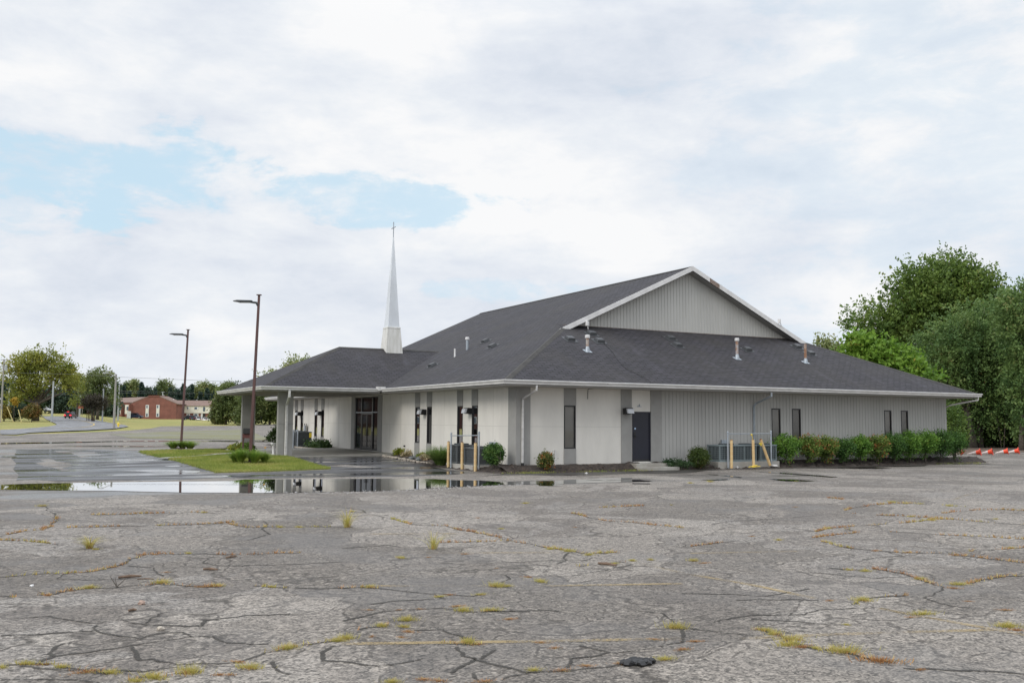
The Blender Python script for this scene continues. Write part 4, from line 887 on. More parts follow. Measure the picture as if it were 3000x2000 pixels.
# ================================================================== CRACKS AND WEEDS IN THE LOT
CW = {9: [[(60,435),(180,412),(300,405),(360,370),(385,320)],[(470,388),(620,385),(770,380),(1000,375),(1200,368),(1480,360),(1600,350)],
 [(640,300),(900,295),(970,290),(1200,285),(1400,280),(1490,290)],[(1600,365),(1700,385),(1950,382),(2090,382),(2352,388)],[(0,475),(130,478),(260,490),(400,505)],
 [(950,580),(1000,575),(1100,568),(1240,570),(1400,568),(1500,572),(1650,575),(1800,568),(1950,562),(2060,562)],
 [(0,735),(170,718),(320,705),(450,705),(560,700),(680,685),(790,655),(860,635),(910,605),(990,580)],
 [(0,860),(100,865)],[(300,850),(380,848),(480,820),(600,808),(700,808),(860,795),(980,785),(1100,780),(1200,782),(1290,792),(1420,797),(1500,795)],[(1750,790),(1890,800),(2050,803),(2200,808),(2352,805)],
 [(0,1350),(170,1330),(330,1330)],[(380,1345),(480,1358),(600,1380),(750,1395)],[(900,1440),(1000,1420),(1130,1415)],[(1210,1402),(1380,1380)],[(1600,1320),(1700,1300),(1830,1250),(1960,1225),(2100,1195),(2200,1180),(2352,1165)]],
 10: [[(350,330),(400,345),(480,365),(520,370),(700,375),(860,410),(960,430),(1060,450),(1150,480),(1300,500),(1400,525),(1560,545),(1700,570),(1860,560),(1910,560)],
 [(690,492),(850,490),(1000,485),(1150,478)],[(1790,252),(1950,243),(2080,238)],[(1600,290),(1700,320),(1820,340),(2000,352),(2140,368),(2352,390)],[(0,802),(140,800),(240,805)],
 [(1640,655),(1760,645),(1880,630),(1950,625)],[(120,1090),(230,1075),(320,1055)],[(0,1160),(90,1150)],[(980,965),(1080,962)],[(1160,965),(1300,965)],[(690,1180),(850,1190),(970,1185)]],
 11: [[(50,670),(140,660),(250,645),(370,635)],[(890,575),(950,555),(1100,540),(1250,530),(1400,520),(1550,508),(1640,495),(1740,495)],[(870,615),(1000,598),(1150,582),(1060,555)],
 [(1360,577),(1450,580),(1600,590),(1750,598),(1900,605),(2100,615),(2240,625)],[(910,640),(1010,668),(1100,685),(1250,700),(1450,715),(1600,718),(1750,722),(1900,740),(2000,755),(2140,768),(2240,780)],
 [(1890,705),(2050,695),(2240,680)],[(960,815),(1060,822),(1200,830)],[(1260,820),(1340,830),(1450,850),(1550,885),(1650,925),(1720,940)],[(1860,915),(2000,885),(2130,868),(2240,865)],
 [(1120,1050),(1170,1020),(1230,1008),(1350,998),(1460,995)],[(490,1210),(600,1245),(700,1300),(820,1335)],[(930,1348),(1000,1355),(1130,1385)],[(1190,1410),(1370,1430)],
 [(1060,435),(1210,405),(1370,390),(1500,390),(1680,400),(1860,412)],[(1130,455),(1240,465),(1480,475),(1700,490),(2000,515),(2240,530)],[(1720,455),(1900,435),(2100,430),(2240,438)],[(960,355),(1050,362)]]}
CD = {9: [[(60,435),(-60,460)],[(385,320),(340,270),(290,235)],[(620,530),(720,545),(860,560),(1000,575)],[(270,1310),(400,1275),(700,1235),(950,1200),(1300,1145),(1450,1140)],
 [(0,1020),(300,1005),(660,1050),(820,1025),(1000,1060),(1380,1065),(1420,1030),(1700,990),(2000,985)],[(660,1050),(640,1095),(760,1130),(960,1155),(1080,1120),(1250,1110),(1320,1140),(1460,1135),(1560,1185),(1850,1190)],
 [(380,1275),(360,1230),(440,1185)],[(900,1210),(940,1250),(960,1300),(1050,1295),(1220,1335),(1600,1320)],[(1830,340),(1820,400),(1840,440),(1700,475)],[(0,1135),(300,1125),(640,1100)],[(0,1440),(400,1440),(700,1455)],[(1870,1310),(1900,1370),(2000,1400)],
 [(1440,600),(1410,630),(1500,650),(2000,640),(2352,625)],[(120,1350),(500,1375),(980,1380),(1200,1350)],[(430,705),(380,745),(650,750),(870,740)],[(2300,1200),(2210,1250),(2230,1300),(2352,1310)],[(1120,970),(1010,1045)],[(880,650),(1050,665),(1130,720)]],
 10: [[(0,250),(120,265),(250,310),(350,330)],[(240,805),(400,820),(640,850),(720,880)],[(860,965),(1500,965)],[(0,1310),(250,1340),(560,1290)],[(930,1290),(860,1340),(760,1390)],[(930,1290),(1060,1230)],[(930,1290),(1120,1340),(1270,1385),(1500,1370),(1900,1340),(2000,1300)],
 [(200,915),(400,890),(640,880)],[(1300,1385),(1100,1440)],[(800,1210),(860,1270),(930,1290)],[(0,1030),(300,960),(700,940),(860,965)],[(500,1095),(700,1090),(900,1160)],[(1500,735),(1680,710),(1880,670),(2000,640)],[(0,530),(250,515),(400,500)],
 [(1550,560),(1545,610),(1480,640)],[(1000,640),(1400,620),(1700,610)],[(1860,1250),(2100,1225),(2352,1180)],[(1130,715),(1160,740),(1020,780)],[(640,840),(900,860),(940,850)],[(2030,960),(2200,980),(2300,1060),(2352,1180)],[(1640,1200),(1860,1250),(1600,1290),(1560,1350)],[(920,1390),(940,1440)]],
 11: [[(200,1170),(450,1130),(800,1120),(900,1090),(1130,1075)],[(0,985),(300,985),(550,1000),(700,970),(830,950)],[(820,1335),(1000,1358)],[(1130,1390),(1250,1420)],[(1720,940),(1700,970),(1600,1010),(1700,1050),(1900,1080)],[(890,1025),(350,1025)],[(1460,1480),(1900,1490),(2240,1510)],
 [(1130,770),(1440,735)],[(840,840),(1250,880),(1500,870)],[(1050,1190),(700,1160),(450,1150)],[(200,530),(300,510),(520,495),(900,470)],[(1300,1075),(1500,1120),(1700,1150)],[(0,1210),(250,1240),(470,1260)],[(1700,570),(1240,540)]]}
crk = MB(); weed_o, weed_g = [], []
def crackstrip(P, w):
    P = [np.array(p) for p in P]; pts = []
    for a, b in zip(P, P[1:]):
        L_ = np.linalg.norm(b-a); k = max(2, int(L_/.10)); d = (b-a)/max(L_, 1e-6); s_ = np.array([-d[1], d[0], 0])
        for i in range(k): t = i/k; pts.append(a*(1-t)+b*t+s_*(rnd.gauss(0, .012)+.05*math.sin(i*.35+a[0])*min(1, L_)))
    pts.append(P[-1]); prev = None
    for i, q in enumerate(pts):
        d = pts[min(i+1, len(pts)-1)]-pts[max(0, i-1)]; s_ = np.array([-d[1], d[0], 0]); s_ /= np.linalg.norm(s_)+1e-9
        ww = w*1.65; cur = (q+s_*ww+(0, 0, .005), q-s_*ww+(0, 0, .005))
        if prev is not None: crk.face([prev[0], cur[0], cur[1], prev[1]], [(i*.1-.1, 1), (i*.1, 1), (i*.1, -1), (i*.1-.1, -1)])
        prev = cur
    return pts
for n, LL in CD.items():
    for l in LL: crackstrip(Gs(n, l), .017)
for n, LL in CW.items():
    for l in LL:
        pts = crackstrip(Gs(n, l), .022); ph = rnd.uniform(0, 9)
        for i, q in enumerate(pts):
            dens_ = .5+.5*math.sin(i*.23+ph)+.35*math.sin(i*.71+ph*2)
            D_ = np.linalg.norm(q-CP); nn_ = int(max(0, dens_-(.15 if D_ < 11 else -.05))*rnd.uniform(3, 18)*(1 if D_ < 11 else 1.7))
            for _ in range(nn_):
                e = (q[0]+rnd.gauss(0, .02), q[1]+rnd.gauss(0, .02), q[2]+.003, rnd.uniform(.014, .040)*(1+D_*.022))
                (weed_o if math.sin(i*.11+ph*3)+rnd.gauss(0, .5) > -.35 else weed_g).append(e)
cm_ = mat('crack_fill', (.032, .029, .025), .95, col2=(.06, .055, .046), scale=8); nt = cm_.node_tree; t_ = N(nt, 'ShaderNodeTexCoord'); sp_ = N(nt, 'ShaderNodeSeparateXYZ'); LK(nt, t_.outputs['UV'], sp_.inputs[0])
n1_ = N(nt, 'ShaderNodeTexNoise', i_Scale=22.0, i_Detail=5.0, i_Roughness=.75); LK(nt, t_.outputs['Object'], n1_.inputs['Vector']); n2_ = N(nt, 'ShaderNodeTexNoise', i_Scale=1.6, i_Detail=3.0); LK(nt, t_.outputs['Object'], n2_.inputs['Vector'])
q_ = math_n(nt, 'ADD', math_n(nt, 'ABSOLUTE', sp_.outputs[1]), math_n(nt, 'MULTIPLY', math_n(nt, 'SUBTRACT', n1_.outputs['Fac'], .5), 3.2)); q_ = math_n(nt, 'ADD', q_, math_n(nt, 'MULTIPLY', math_n(nt, 'SUBTRACT', n2_.outputs['Fac'], .5), 2.0))
edge_ = maprange(nt, math_n(nt, 'ABSOLUTE', sp_.outputs[1]), .75, 1.0, 1, 0)
LK(nt, math_n(nt, 'MULTIPLY', math_n(nt, 'MULTIPLY', maprange(nt, q_, .3, .7, .8, 0), edge_), 1.0), nt.nodes['Principled BSDF'].inputs['Alpha'])
crk.build('pavement_cracks', cm_, kind='structure', fixn=False)
M['weedrust'] = leafmat('rusty_weed', (.33, .15, .065), (.48, .30, .13), (.50, .42, .17), .62, trans=.2, big=2)
M['weedgreen'] = leafmat('yellow_green_weed', (.36, .34, .07), (.58, .48, .17), (.52, .28, .11), .68, trans=.3, big=2)
wfar = lambda E: .0042*(1+.06*np.linalg.norm(np.array(E)[:, :3]-CP, axis=1))
o = blades(weed_o, 'crack_weeds', M['weedrust'], w=wfar(weed_o)*.8, lean=1.6); tag(o, 'rusty brown creeping weeds filling the cracks of the parking lot', 'weeds', kind='stuff')
o = blades(weed_g, 'crack_weeds', M['weedgreen'], w=wfar(weed_g)*.85, lean=1.6); tag(o, 'yellow green creeping weeds filling the cracks of the parking lot', 'weeds', kind='stuff')
# single tufts: (reading, x, y, kind, size)
TU = {9: [(290,235,'g',1),(615,800,'g',1.1),(1110,765,'g',1.7),(1505,785,'g',1),(1060,1420,'g',1.5),(1310,1385,'g',1.7),(760,1385,'g',1.2),(600,1378,'o',1.4),(1730,1352,'g',1.3),(1980,1215,'g',1.7),(1640,1310,'o',1.1),(2325,1165,'g',1),(180,1325,'g',1),(300,1326,'o',.8),(430,1345,'g',1),(15,1347,'g',.8),(940,1442,'g',1),(1870,793,'g',.7),(330,850,'o',.8),(480,818,'o',.6),(1150,690,'o',.7),(1300,562,'g',.7),(1070,568,'o',.7),(1405,280,'g',.8),(1100,367,'g',.5),(1930,381,'g',.9),(2062,381,'g',.8),(1385,792,'o',1),(1510,1398,'o',.8),(1590,1397,'o',.7),(660,533,'g',.7),(780,655,'o',.9),(1580,352,'o',.5)],
 10: [(75,272,'g',.8),(410,592,'g',1),(1270,216,'g',.9),(1440,532,'g',1),(1565,547,'g',1.2),(1705,572,'g',1),(1375,757,'g',1.1),(1070,788,'g',1.5),(1142,788,'g',.9),(675,860,'g',.8),(745,847,'o',.8),(795,925,'o',.9),(835,957,'g',1.4),(1030,955,'g',1.2),(450,1022,'g',1.3),(432,1068,'g',.9),(465,1102,'o',1),(280,1062,'g',1.1),(35,1148,'g',1.5),(958,846,'g',.8),(870,1178,'g',1.2),(940,1187,'o',.9),(410,1138,'o',.6),(210,1132,'o',.6),(1325,1367,'g',1),(1522,1367,'o',1.2),(1685,1336,'o',.9),(1925,1322,'o',.9),(2225,1292,'g',1.1),(2305,1075,'g',1.6),(350,1448,'g',1),(568,1430,'o',1),(675,1440,'o',1),(985,1442,'o',1),(1285,724,'o',.8),(1160,1014,'o',.8),(195,793,'g',1),(195,950,'o',.6),(400,950,'o',.5),(540,945,'o',.6),(2150,1152,'o',.7),(1470,1213,'o',.8),(940,316,'o',.7),(850,565,'o',.7),(1610,380,'o',.6),(2130,606,'g',.7),(2005,612,'g',.8),(1880,632,'g',.8),(600,587,'o',.5),(1070,662,'o',.4),(1370,1176,'o',.7),(1100,392,'g',.7),(2275,227,'g',.5)],
 11: [(70,762,'g',1.1),(140,776,'o',.9),(1185,1022,'g',1.5),(1575,1112,'g',1.5),(1490,1132,'o',.8),(2130,1195,'g',1.5),(2190,1217,'o',1),(1060,1360,'g',2.2),(1290,1420,'o',2.2),(715,1280,'g',1.5),(700,1315,'g',1.6),(600,1242,'g',1.1),(545,1220,'g',1.1),(1560,1477,'o',.7),(2,1345,'o',1),(80,1291,'o',.8),(1810,918,'g',1.3),(1560,882,'g',1.1),(2155,680,'g',.9),(1075,1182,'g',.6),(965,1023,'o',.7),(1775,941,'o',.9),(2115,1085,'o',.9),(1875,1027,'o',.6),(180,243,'g',1.1),(50,252,'g',.8),(630,626,'g',.7),(1495,472,'g',.8),(1640,497,'g',.9),(1375,378,'g',1),(1750,402,'g',.9),(870,1337,'g',.8),(1270,696,'o',.9),(1480,708,'o',1),(1790,725,'o',1),(780,1328,'o',1.1),(510,1213,'o',.8),(1200,830,'g',.9),(1090,822,'g',.8),(950,550,'g',.7),(455,600,'o',.6),(1470,386,'g',.6),(1560,388,'g',.7),(740,240,'g',.5),(740,408,'o',.7),(2055,488,'g',.6),(1040,358,'o',.6)]}
lab = {'g': ('yellow green grass tuft growing from a crack in the parking lot', 'yellow green grass tufts in the parking lot'), 'o': ('small rust coloured weed tuft in a crack of the parking lot', 'rust coloured weed tufts in the parking lot')}
def tuftmesh(seed, green):
    g = np.random.default_rng(seed); n = 260 if green else 200; a = g.uniform(0, 6.283, n); r_ = np.abs(g.normal(0, .075 if green else .085, n)); P = np.c_[np.cos(a)*r_*1.15, np.sin(a)*r_*.55]
    h_ = g.uniform(.03, .095, n) if green else g.uniform(.015, .05, n); la = a+g.normal(0, .6, n); le = h_*g.uniform(.2, .95, n); w_ = .0026 if green else .0034; aw = g.uniform(0, 6.283, n)
    V = np.empty((n, 3, 3)); V[:, 0] = np.c_[P[:, 0]-np.cos(aw)*w_, P[:, 1]-np.sin(aw)*w_, np.zeros(n)]; V[:, 1] = np.c_[P[:, 0]+np.cos(aw)*w_, P[:, 1]+np.sin(aw)*w_, np.zeros(n)]; V[:, 2] = np.c_[P[:, 0]+np.cos(la)*le, P[:, 1]+np.sin(la)*le, h_]
    return V.reshape(-1, 3)
tm = {'g': [rawmesh('grass_tuft', tuftmesh(s_, True), 3, M['weedgreen']) for s_ in range(4)], 'o': [rawmesh('weed_tuft', tuftmesh(s_+9, False), 3, M['weedrust']) for s_ in range(4)]}
used = set()
for n, LL in TU.items():
    for x, y, k, s_ in LL:
        src = rnd.choice(tm[k]); o = src if src.name not in used else src.copy()
        if src.name in used: COL.objects.link(o)
        used.add(src.name); p = gp(n, x, y+6); D_ = np.linalg.norm(p-CP); q = s_*(.47+D_*.013)
        o.location = p+(0, 0, .002); o.scale = (q*rnd.uniform(.8, 1.2), q*rnd.uniform(.8, 1.2), q*rnd.uniform(.6, .95)); o.rotation_euler = (0, 0, -YAW+rnd.gauss(0, .4)+(math.pi if rnd.random() < .5 else 0)); tag(o, lab[k][0], 'grass tuft' if k == 'g' else 'weed tuft', lab[k][1])
def fountain(name, label, cat, p, h_, r_, n, m_, group=None, w=.006, nseg=3, droop=.8):
    """arching blades"""
    V = []
    for _ in range(n):
        a = rnd.uniform(0, 6.283); hh = h_*rnd.uniform(.55, 1.1); rr = r_*rnd.uniform(.15, 1.0); d = np.array([math.cos(a), math.sin(a), 0]); s_ = np.array([-d[1], d[0], 0])*w; b = d*rnd.uniform(0, .12)*r_; pr = None
        for k in range(nseg+1):
            t = k/nseg; q = b+d*rr*t**1.5+np.array([0, 0, hh*(t*(1+droop)-droop*t*t*(1.0 if rr < r_*.5 else 1.25))]); ww = s_*(1-t*.95)
            if pr is not None: V += [pr[0]-pr[1], pr[0]+pr[1], q+ww, q-ww]
            pr = (q, ww)
    o = rawmesh(name, np.array(V), 4, m_); o.location = p; return tag(o, label, cat, group)
fountain('tall_grass_tuft', 'tall spiky pale green grass tuft standing alone near the puddle, left of the lot centre', 'grass tuft', gp(10, 40, 385), .40, .62, 90, M['weedgreen'], nseg=4, w=.004)
fountain('tall_grass_tuft', 'tall thin pale grass tuft beside the long rusty weed line near the lot centre', 'grass tuft', gp(10, 632, 535), .30, .55, 60, M['weedgreen'], nseg=4, w=.0035)
fountain('tall_grass_tuft', 'bright spiky green grass tuft between the two damp patches at the left of the lot', 'grass tuft', gp(9, 617, 530), .20, .42, 110, M['weedgreen'], nseg=4, w=.005)
# sticks, pebbles, loose asphalt
for n, a, b, w, lb in ((9, (815,742),(975,732),.022,'long grey brown stick lying left of the orange weed patch'),(9,(1400,683),(1500,686),.02,'short brown stick lying above the dark damp patch'),(9,(1558,602),(1630,592),.018,'dark stick lying beside a weedy crack'),(9,(885,968),(940,963),.016,'small brown wood chip left of centre foreground'),
                   (10,(1770,642),(1895,657),.022,'dark stick lying across pale asphalt right of centre'),(9,(945,746),(1060,744),.008,'thin rusty twig beside the long stick')):
    p, q = gp(n, *a), gp(n, *b); z = np.array([0, 0, w]); m_ = (p+q)/2+np.array([.01, .02, 0]); o = MB().tube([p+z, m_+z*1.2, q+z], [w*.7, w, w*.5], 6).build('stick', M['wood']); tag(o, lb, 'stick')
p = gp(9, 805, 800); mb = MB(); [mb.tube([p+np.array([0, 0, .01]), p+np.array([dx, dy, h_])], [.008, .003], 5) for dx, dy, h_ in ((-.08, 0, .14), (.10, .02, .10), (-.02, .05, .12))]; tag(mb.build('twig', M['palebark']), 'small forked pale twig sticking up from a weedy crack', 'twig')
def rock(name, label, cat, p, s_, m_, n=1, spread=0):
    bm = bmesh.new()
    for k in range(n):
        r_ = bmesh.ops.create_icosphere(bm, subdivisions=2, radius=s_*rnd.uniform(.4, 1) if n > 1 else s_); c = Vector((rnd.gauss(0, spread), rnd.gauss(0, spread*.5), s_*.35))
        for v in r_['verts']: v.co = v.co*(1+rnd.uniform(-.22, .22)); v.co.z *= .7; v.co += c
    me = bpy.data.meshes.new(name); bm.to_mesh(me); bm.free(); me.materials.append(m_); o = bpy.data.objects.new(name, me); COL.objects.link(o); o.location = p; return tag(o, label, cat)
rock('asphalt_lump', 'pile of loose black asphalt chunks on the pale asphalt, left part', 'asphalt lump', gp(10, 2010, 1325), .05, M['tar'], 12, .045)
rock('asphalt_lump', 'pile of loose black asphalt chunks on the pale asphalt, right part', 'asphalt lump', gp(10, 2090, 1325), .05, M['tar'], 12, .045)
rock('pebble', 'small pinkish stone on the damp asphalt patch at left', 'pebble', gp(9, 975, 915), .04, mat('pink_stone', (.35, .25, .2), .8)); rock('pebble', 'small pale stone where several dark cracks meet', 'pebble', gp(9, 1107, 1092), .035, M['stone'])
rock('pebble', 'tiny white pebble near the left edge of the lot', 'pebble', gp(9, 220, 792), .022, M['white']); rock('pebble', 'white pebble on the wet ground below the church wall', 'pebble', gp(4, 1048, 1320), .05, M['white'])

# ================================================================== SHRUBS AND TREES
def leaves(C_, Dv, m_per, L_, wd, size, g, droop=0.0, flat=.0):
    """C_ shoot starts, Dv shoot directions; returns rhombus leaf quads"""
    n = len(C_); t = g.uniform(0, 1, (n, m_per, 1)); c = C_[:, None, :]+Dv[:, None, :]*t*L_+g.normal(0, wd, (n, m_per, 3)); c[..., 2] -= droop*t[..., 0]**2
    c = c.reshape(-1, 3); k = len(c); a = g.normal(0, 1, (k, 3)); a += np.repeat(Dv, m_per, 0)*.8; a[:, 2] -= .2; a /= np.linalg.norm(a, axis=1)[:, None]
    b = g.normal(0, 1, (k, 3)); b[:, 2] *= (1-flat); b -= a*(a*b).sum(1)[:, None]; b /= np.linalg.norm(b, axis=1)[:, None]+1e-9
    s_ = size*g.uniform(.6, 1.3, (k, 1)); V = np.empty((k, 4, 3)); V[:, 0] = c-a*s_*.5; V[:, 1] = c+b*s_*.30; V[:, 2] = c+a*s_*.5; V[:, 3] = c-b*s_*.30
    return V.reshape(-1, 3)
def crown_pts(lobes, n, g, hollow=2.6, clump=0, nc=0):
    if clump:
        C0, D0 = crown_pts(lobes, nc, g, hollow); k = g.integers(0, len(C0), n); sc = clump*g.uniform(.5, 1.25, len(C0))[k][:, None]; off = g.normal(0, 1, (n, 3))*np.array([1, 1, .7])*sc
        D1 = D0[k]*.6+off/(np.linalg.norm(off, axis=1)[:, None]+1e-9)*.7; return C0[k]+off, D1/np.linalg.norm(D1, axis=1)[:, None]
    vol = np.array([l[3]*l[4]*l[5] for l in lobes])**.75; cnt = g.multinomial(n, vol/vol.sum()); C_, D_ = [], []
    for l, k in zip(lobes, cnt):
        d = g.normal(0, 1, (k, 3)); d /= np.linalg.norm(d, axis=1)[:, None]; r_ = g.uniform(0, 1, (k, 1))**(1/hollow)*g.uniform(.82, 1.05, (k, 1)); C_.append(np.array(l[:3])+d*r_*np.array(l[3:])); D_.append(d)
    return np.vstack(C_), np.vstack(D_)
def tree(name, label, cat, p, lobes, nsh, mper, lsize, m_, shoot=.8, wd=.16, up=.4, trunk=None, trunk_r=.25, bark=None, group=None, seed=1, hollow=2.6, droop=0.0, limbs=True, multi=1, fork=.35, clump=0, nc=0, spikes=0, slen=2.0):
    """p world base point; lobes (x, y, z, rx, ry, rz) relative to the base, x across the view and y along it"""
    g = np.random.default_rng(seed); r2 = random.Random(seed); root = thing(name, label, cat, tuple(p), -YAW, group)
    C_, D_ = crown_pts(lobes, nsh, g, hollow, clump, nc); D_ = D_+np.array([0, 0, up]); D_ /= np.linalg.norm(D_, axis=1)[:, None]
    LV = leaves(C_, D_, mper, shoot, wd, lsize, g, droop)
    if spikes:
        C2, D2 = crown_pts(lobes, spikes, g, 14); D2 = D2+np.array([0, 0, .45]); D2 /= np.linalg.norm(D2, axis=1)[:, None]; LV = np.vstack([LV, leaves(C2, D2, 15, slen, wd*.6, lsize*.85, g)])
    rawmesh('crown', LV, 4, m_, parent=root)
    mb = MB(); zc_ = np.average([l[2] for l in lobes]); zlow = min(l[2]-l[5] for l in lobes); hf = max(.8, min(zc_, zlow+(zc_-zlow)*fork)) if trunk is None else trunk
    cxm = np.average([l[0] for l in lobes], weights=[l[3]*l[5] for l in lobes])*.3
    for q in range(multi):
        ox, oy = (r2.gauss(0, trunk_r*1.5), r2.gauss(0, trunk_r)) if multi > 1 else (0, 0)
        f = Vector((cxm+ox*2.5, oy*2, hf)); mb.tube([(ox, oy, -.1), (ox*1.2+cxm*.2, oy*1.2, hf*.35), (cxm*.6+ox*1.8, oy*1.6, hf*.7), f], [trunk_r*1.35, trunk_r, trunk_r*.9, trunk_r*.8], 9)
        if limbs:
            for i, l in enumerate(lobes):
                if multi > 1 and i % multi != q: continue
                c = Vector(l[:3]); mid = (f+c)/2+Vector((r2.gauss(0, .3), r2.gauss(0, .3), -abs(c.z-f.z)*.08)); mb.tube([f-Vector((0, 0, hf*.12)), mid, c], [trunk_r*.55, trunk_r*.35, trunk_r*.15], 6)
                for _ in range(5):
                    e = c+Vector((r2.uniform(-1, 1)*l[3], r2.uniform(-1, 1)*l[4], r2.uniform(-.5, 1)*l[5]))*.8; s0 = mid+(c-mid)*r2.uniform(0, .8); mb.tube([s0, (s0+e)/2+Vector((0, 0, .15)), e], [trunk_r*.18, trunk_r*.12, trunk_r*.04], 5)
    mb.build('trunk', bark or M['bark'], root, smooth=True); return root
def pxlobes(px0, s, base, LL, ry=None):
    """lobes read as (x, y, rx, ry) in photograph pixels at depth s -> metres round the base point"""
    out = []; k = s/FPX; hz = 1228+.0072*(px0-1500)+4
    for q in LL:
        x, y, rx, ryy = q[:4]; dz = q[4] if len(q) > 4 else 0.0
        zc_ = CP[2]-(y-hz_(x))*k; out.append(((x-px0)*k, dz, zc_-base[2], rx*k, (rx+ryy)/2*k*.9 if ry is None else ry, ryy*k))
    return out
def hz_(x): return 1232+.0072*(x-1500)
G1 = leafmat('maple_leaf', (.065, .12, .025), (.18, .26, .055), (.22, .23, .06), .85, trans=.35)
G2 = leafmat('willow_leaf', (.065, .13, .04), (.18, .27, .08), (.26, .27, .10), .86, trans=.35)
G3 = leafmat('bright_leaf', (.09, .19, .025), (.22, .36, .05), (.35, .32, .07), .9, trans=.4)
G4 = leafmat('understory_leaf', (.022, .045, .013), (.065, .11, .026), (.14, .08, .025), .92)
G5 = leafmat('autumn_leaf', (.15, .19, .035), (.32, .33, .07), (.45, .36, .08), .88, big=.25, trans=.35)
G6 = leafmat('far_green_leaf', (.09, .13, .045), (.19, .23, .08), (.28, .26, .09), .85, big=.2, trans=.35)
G7 = leafmat('far_dark_leaf', (.045, .075, .055), (.08, .12, .075), big=.2)
G8 = leafmat('spruce_needle', (.028, .055, .045), (.05, .085, .065), big=.3)
G9 = leafmat('orange_shrub_leaf', (.11, .12, .03), (.22, .13, .04), (.32, .15, .05), .8, big=.5)
G10 = leafmat('purple_leaf', (.06, .055, .04), (.10, .085, .06), big=.4)
G11 = leafmat('pale_twig_leaf', (.15, .20, .07), (.30, .33, .13), (.38, .28, .12), .85, trans=.35)
# right-hand wood
MS = lambda L_: [(x+8, y+20, rx*.80, ry*.80) for x, y, rx, ry in L_]
b = at(2760, 92); tree('maple_tree', 'tallest dark green maple with spiky outline behind the right end of the church', 'tree', b, pxlobes(2760, 92, b, MS([(2757, 850, 120, 95), (2665, 870, 70, 75), (2840, 850, 90, 80), (2900, 880, 70, 60), (2570, 930, 55, 52), (2610, 970, 80, 60), (2700, 960, 110, 80), (2530, 925, 26, 26), (2800, 960, 110, 90), (2930, 960, 90, 100), (2860, 800, 40, 34), (2700, 800, 50, 40), (2790, 775, 50, 34), (2960, 900, 50, 50)])), 4300, 15, .32, G1, shoot=1.7, wd=.14, up=.35, clump=.55, nc=230, spikes=520, slen=2.1, trunk_r=.45, seed=3)
b = at(2860, 82); tree('feathery_tree', 'large soft feathery green tree in front of the maple at the right', 'tree', b, pxlobes(2860, 82, b, [(2850, 960, 90, 55), (2910, 960, 70, 70), (2760, 1010, 60, 60), (2860, 1060, 130, 90), (2780, 1080, 70, 60), (2940, 1070, 90, 100), (2870, 1150, 110, 60), (2960, 1150, 70, 80), (2740, 1060, 35, 35), (2800, 1120, 80, 40), (2860, 1215, 80, 36), (2950, 1225, 60, 46)]), 4800, 16, .22, G2, shoot=1.3, wd=.11, clump=.5, nc=230, spikes=420, slen=1.5, up=-.05, trunk_r=.28, multi=3, seed=5, droop=.5, bark=M['palebark'])
b = at(2600, 72); tree('sumac_tree', 'bright green broad leaved tree rising behind the right roof slope', 'tree', b, pxlobes(2600, 72, b, [(2545, 1035, 60, 42), (2520, 1025, 40, 38), (2610, 1060, 60, 44), (2660, 1080, 40, 40), (2590, 1100, 90, 50), (2680, 1110, 50, 40)]), 1100, 12, .34, G3, shoot=.6, wd=.18, clump=.45, nc=90, up=.2, trunk_r=.16, seed=8)
b = at(2432, 80); tree('thin_tree', 'small pale twiggy tree top showing over the right roof ridge', 'tree', b, pxlobes(2432, 80, b, [(2432, 1040, 34, 40), (2415, 1020, 16, 26), (2450, 1030, 14, 20)]), 260, 9, .24, G11, shoot=.8, wd=.12, up=.6, trunk_r=.10, seed=12)
b = at(2990, 75); tree('edge_tree', 'dark leafy tree cut by the right edge of the photo', 'tree', b, pxlobes(2990, 75, b, [(3010, 900, 70, 60), (3000, 1000, 50, 60), (3010, 1120, 50, 80), (3030, 1230, 50, 60)]), 1300, 12, .26, G2, shoot=1.0, wd=.15, trunk_r=.2, seed=14)
b = at(2795, 60); tree('young_tree', 'small light green sapling beside the right end wall of the church', 'tree', b, pxlobes(2795, 60, b, [(2792, 1235, 24, 40), (2800, 1275, 24, 25), (2780, 1210, 16, 20)]), 240, 11, .16, G1, shoot=.4, wd=.12, trunk_r=.05, seed=15)
k_ = 0
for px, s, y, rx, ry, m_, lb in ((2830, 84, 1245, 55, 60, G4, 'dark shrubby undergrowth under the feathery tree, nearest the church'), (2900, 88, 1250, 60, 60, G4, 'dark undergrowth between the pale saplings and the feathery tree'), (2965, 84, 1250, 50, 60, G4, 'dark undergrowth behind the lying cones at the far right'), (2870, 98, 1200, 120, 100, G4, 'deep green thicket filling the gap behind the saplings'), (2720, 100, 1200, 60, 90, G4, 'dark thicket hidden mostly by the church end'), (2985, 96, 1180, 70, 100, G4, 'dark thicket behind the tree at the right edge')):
    b = at(px, s); tree('undergrowth_shrub', lb, 'shrub', b, pxlobes(px, s, b, [(px, y, rx, ry), (px-rx*.5, y+ry*.4, rx*.7, ry*.7), (px+rx*.5, y+ry*.3, rx*.7, ry*.8)]), 800, 12, .24, m_, shoot=.8, wd=.2, trunk_r=.08, multi=3, seed=20+k_); k_ += 1
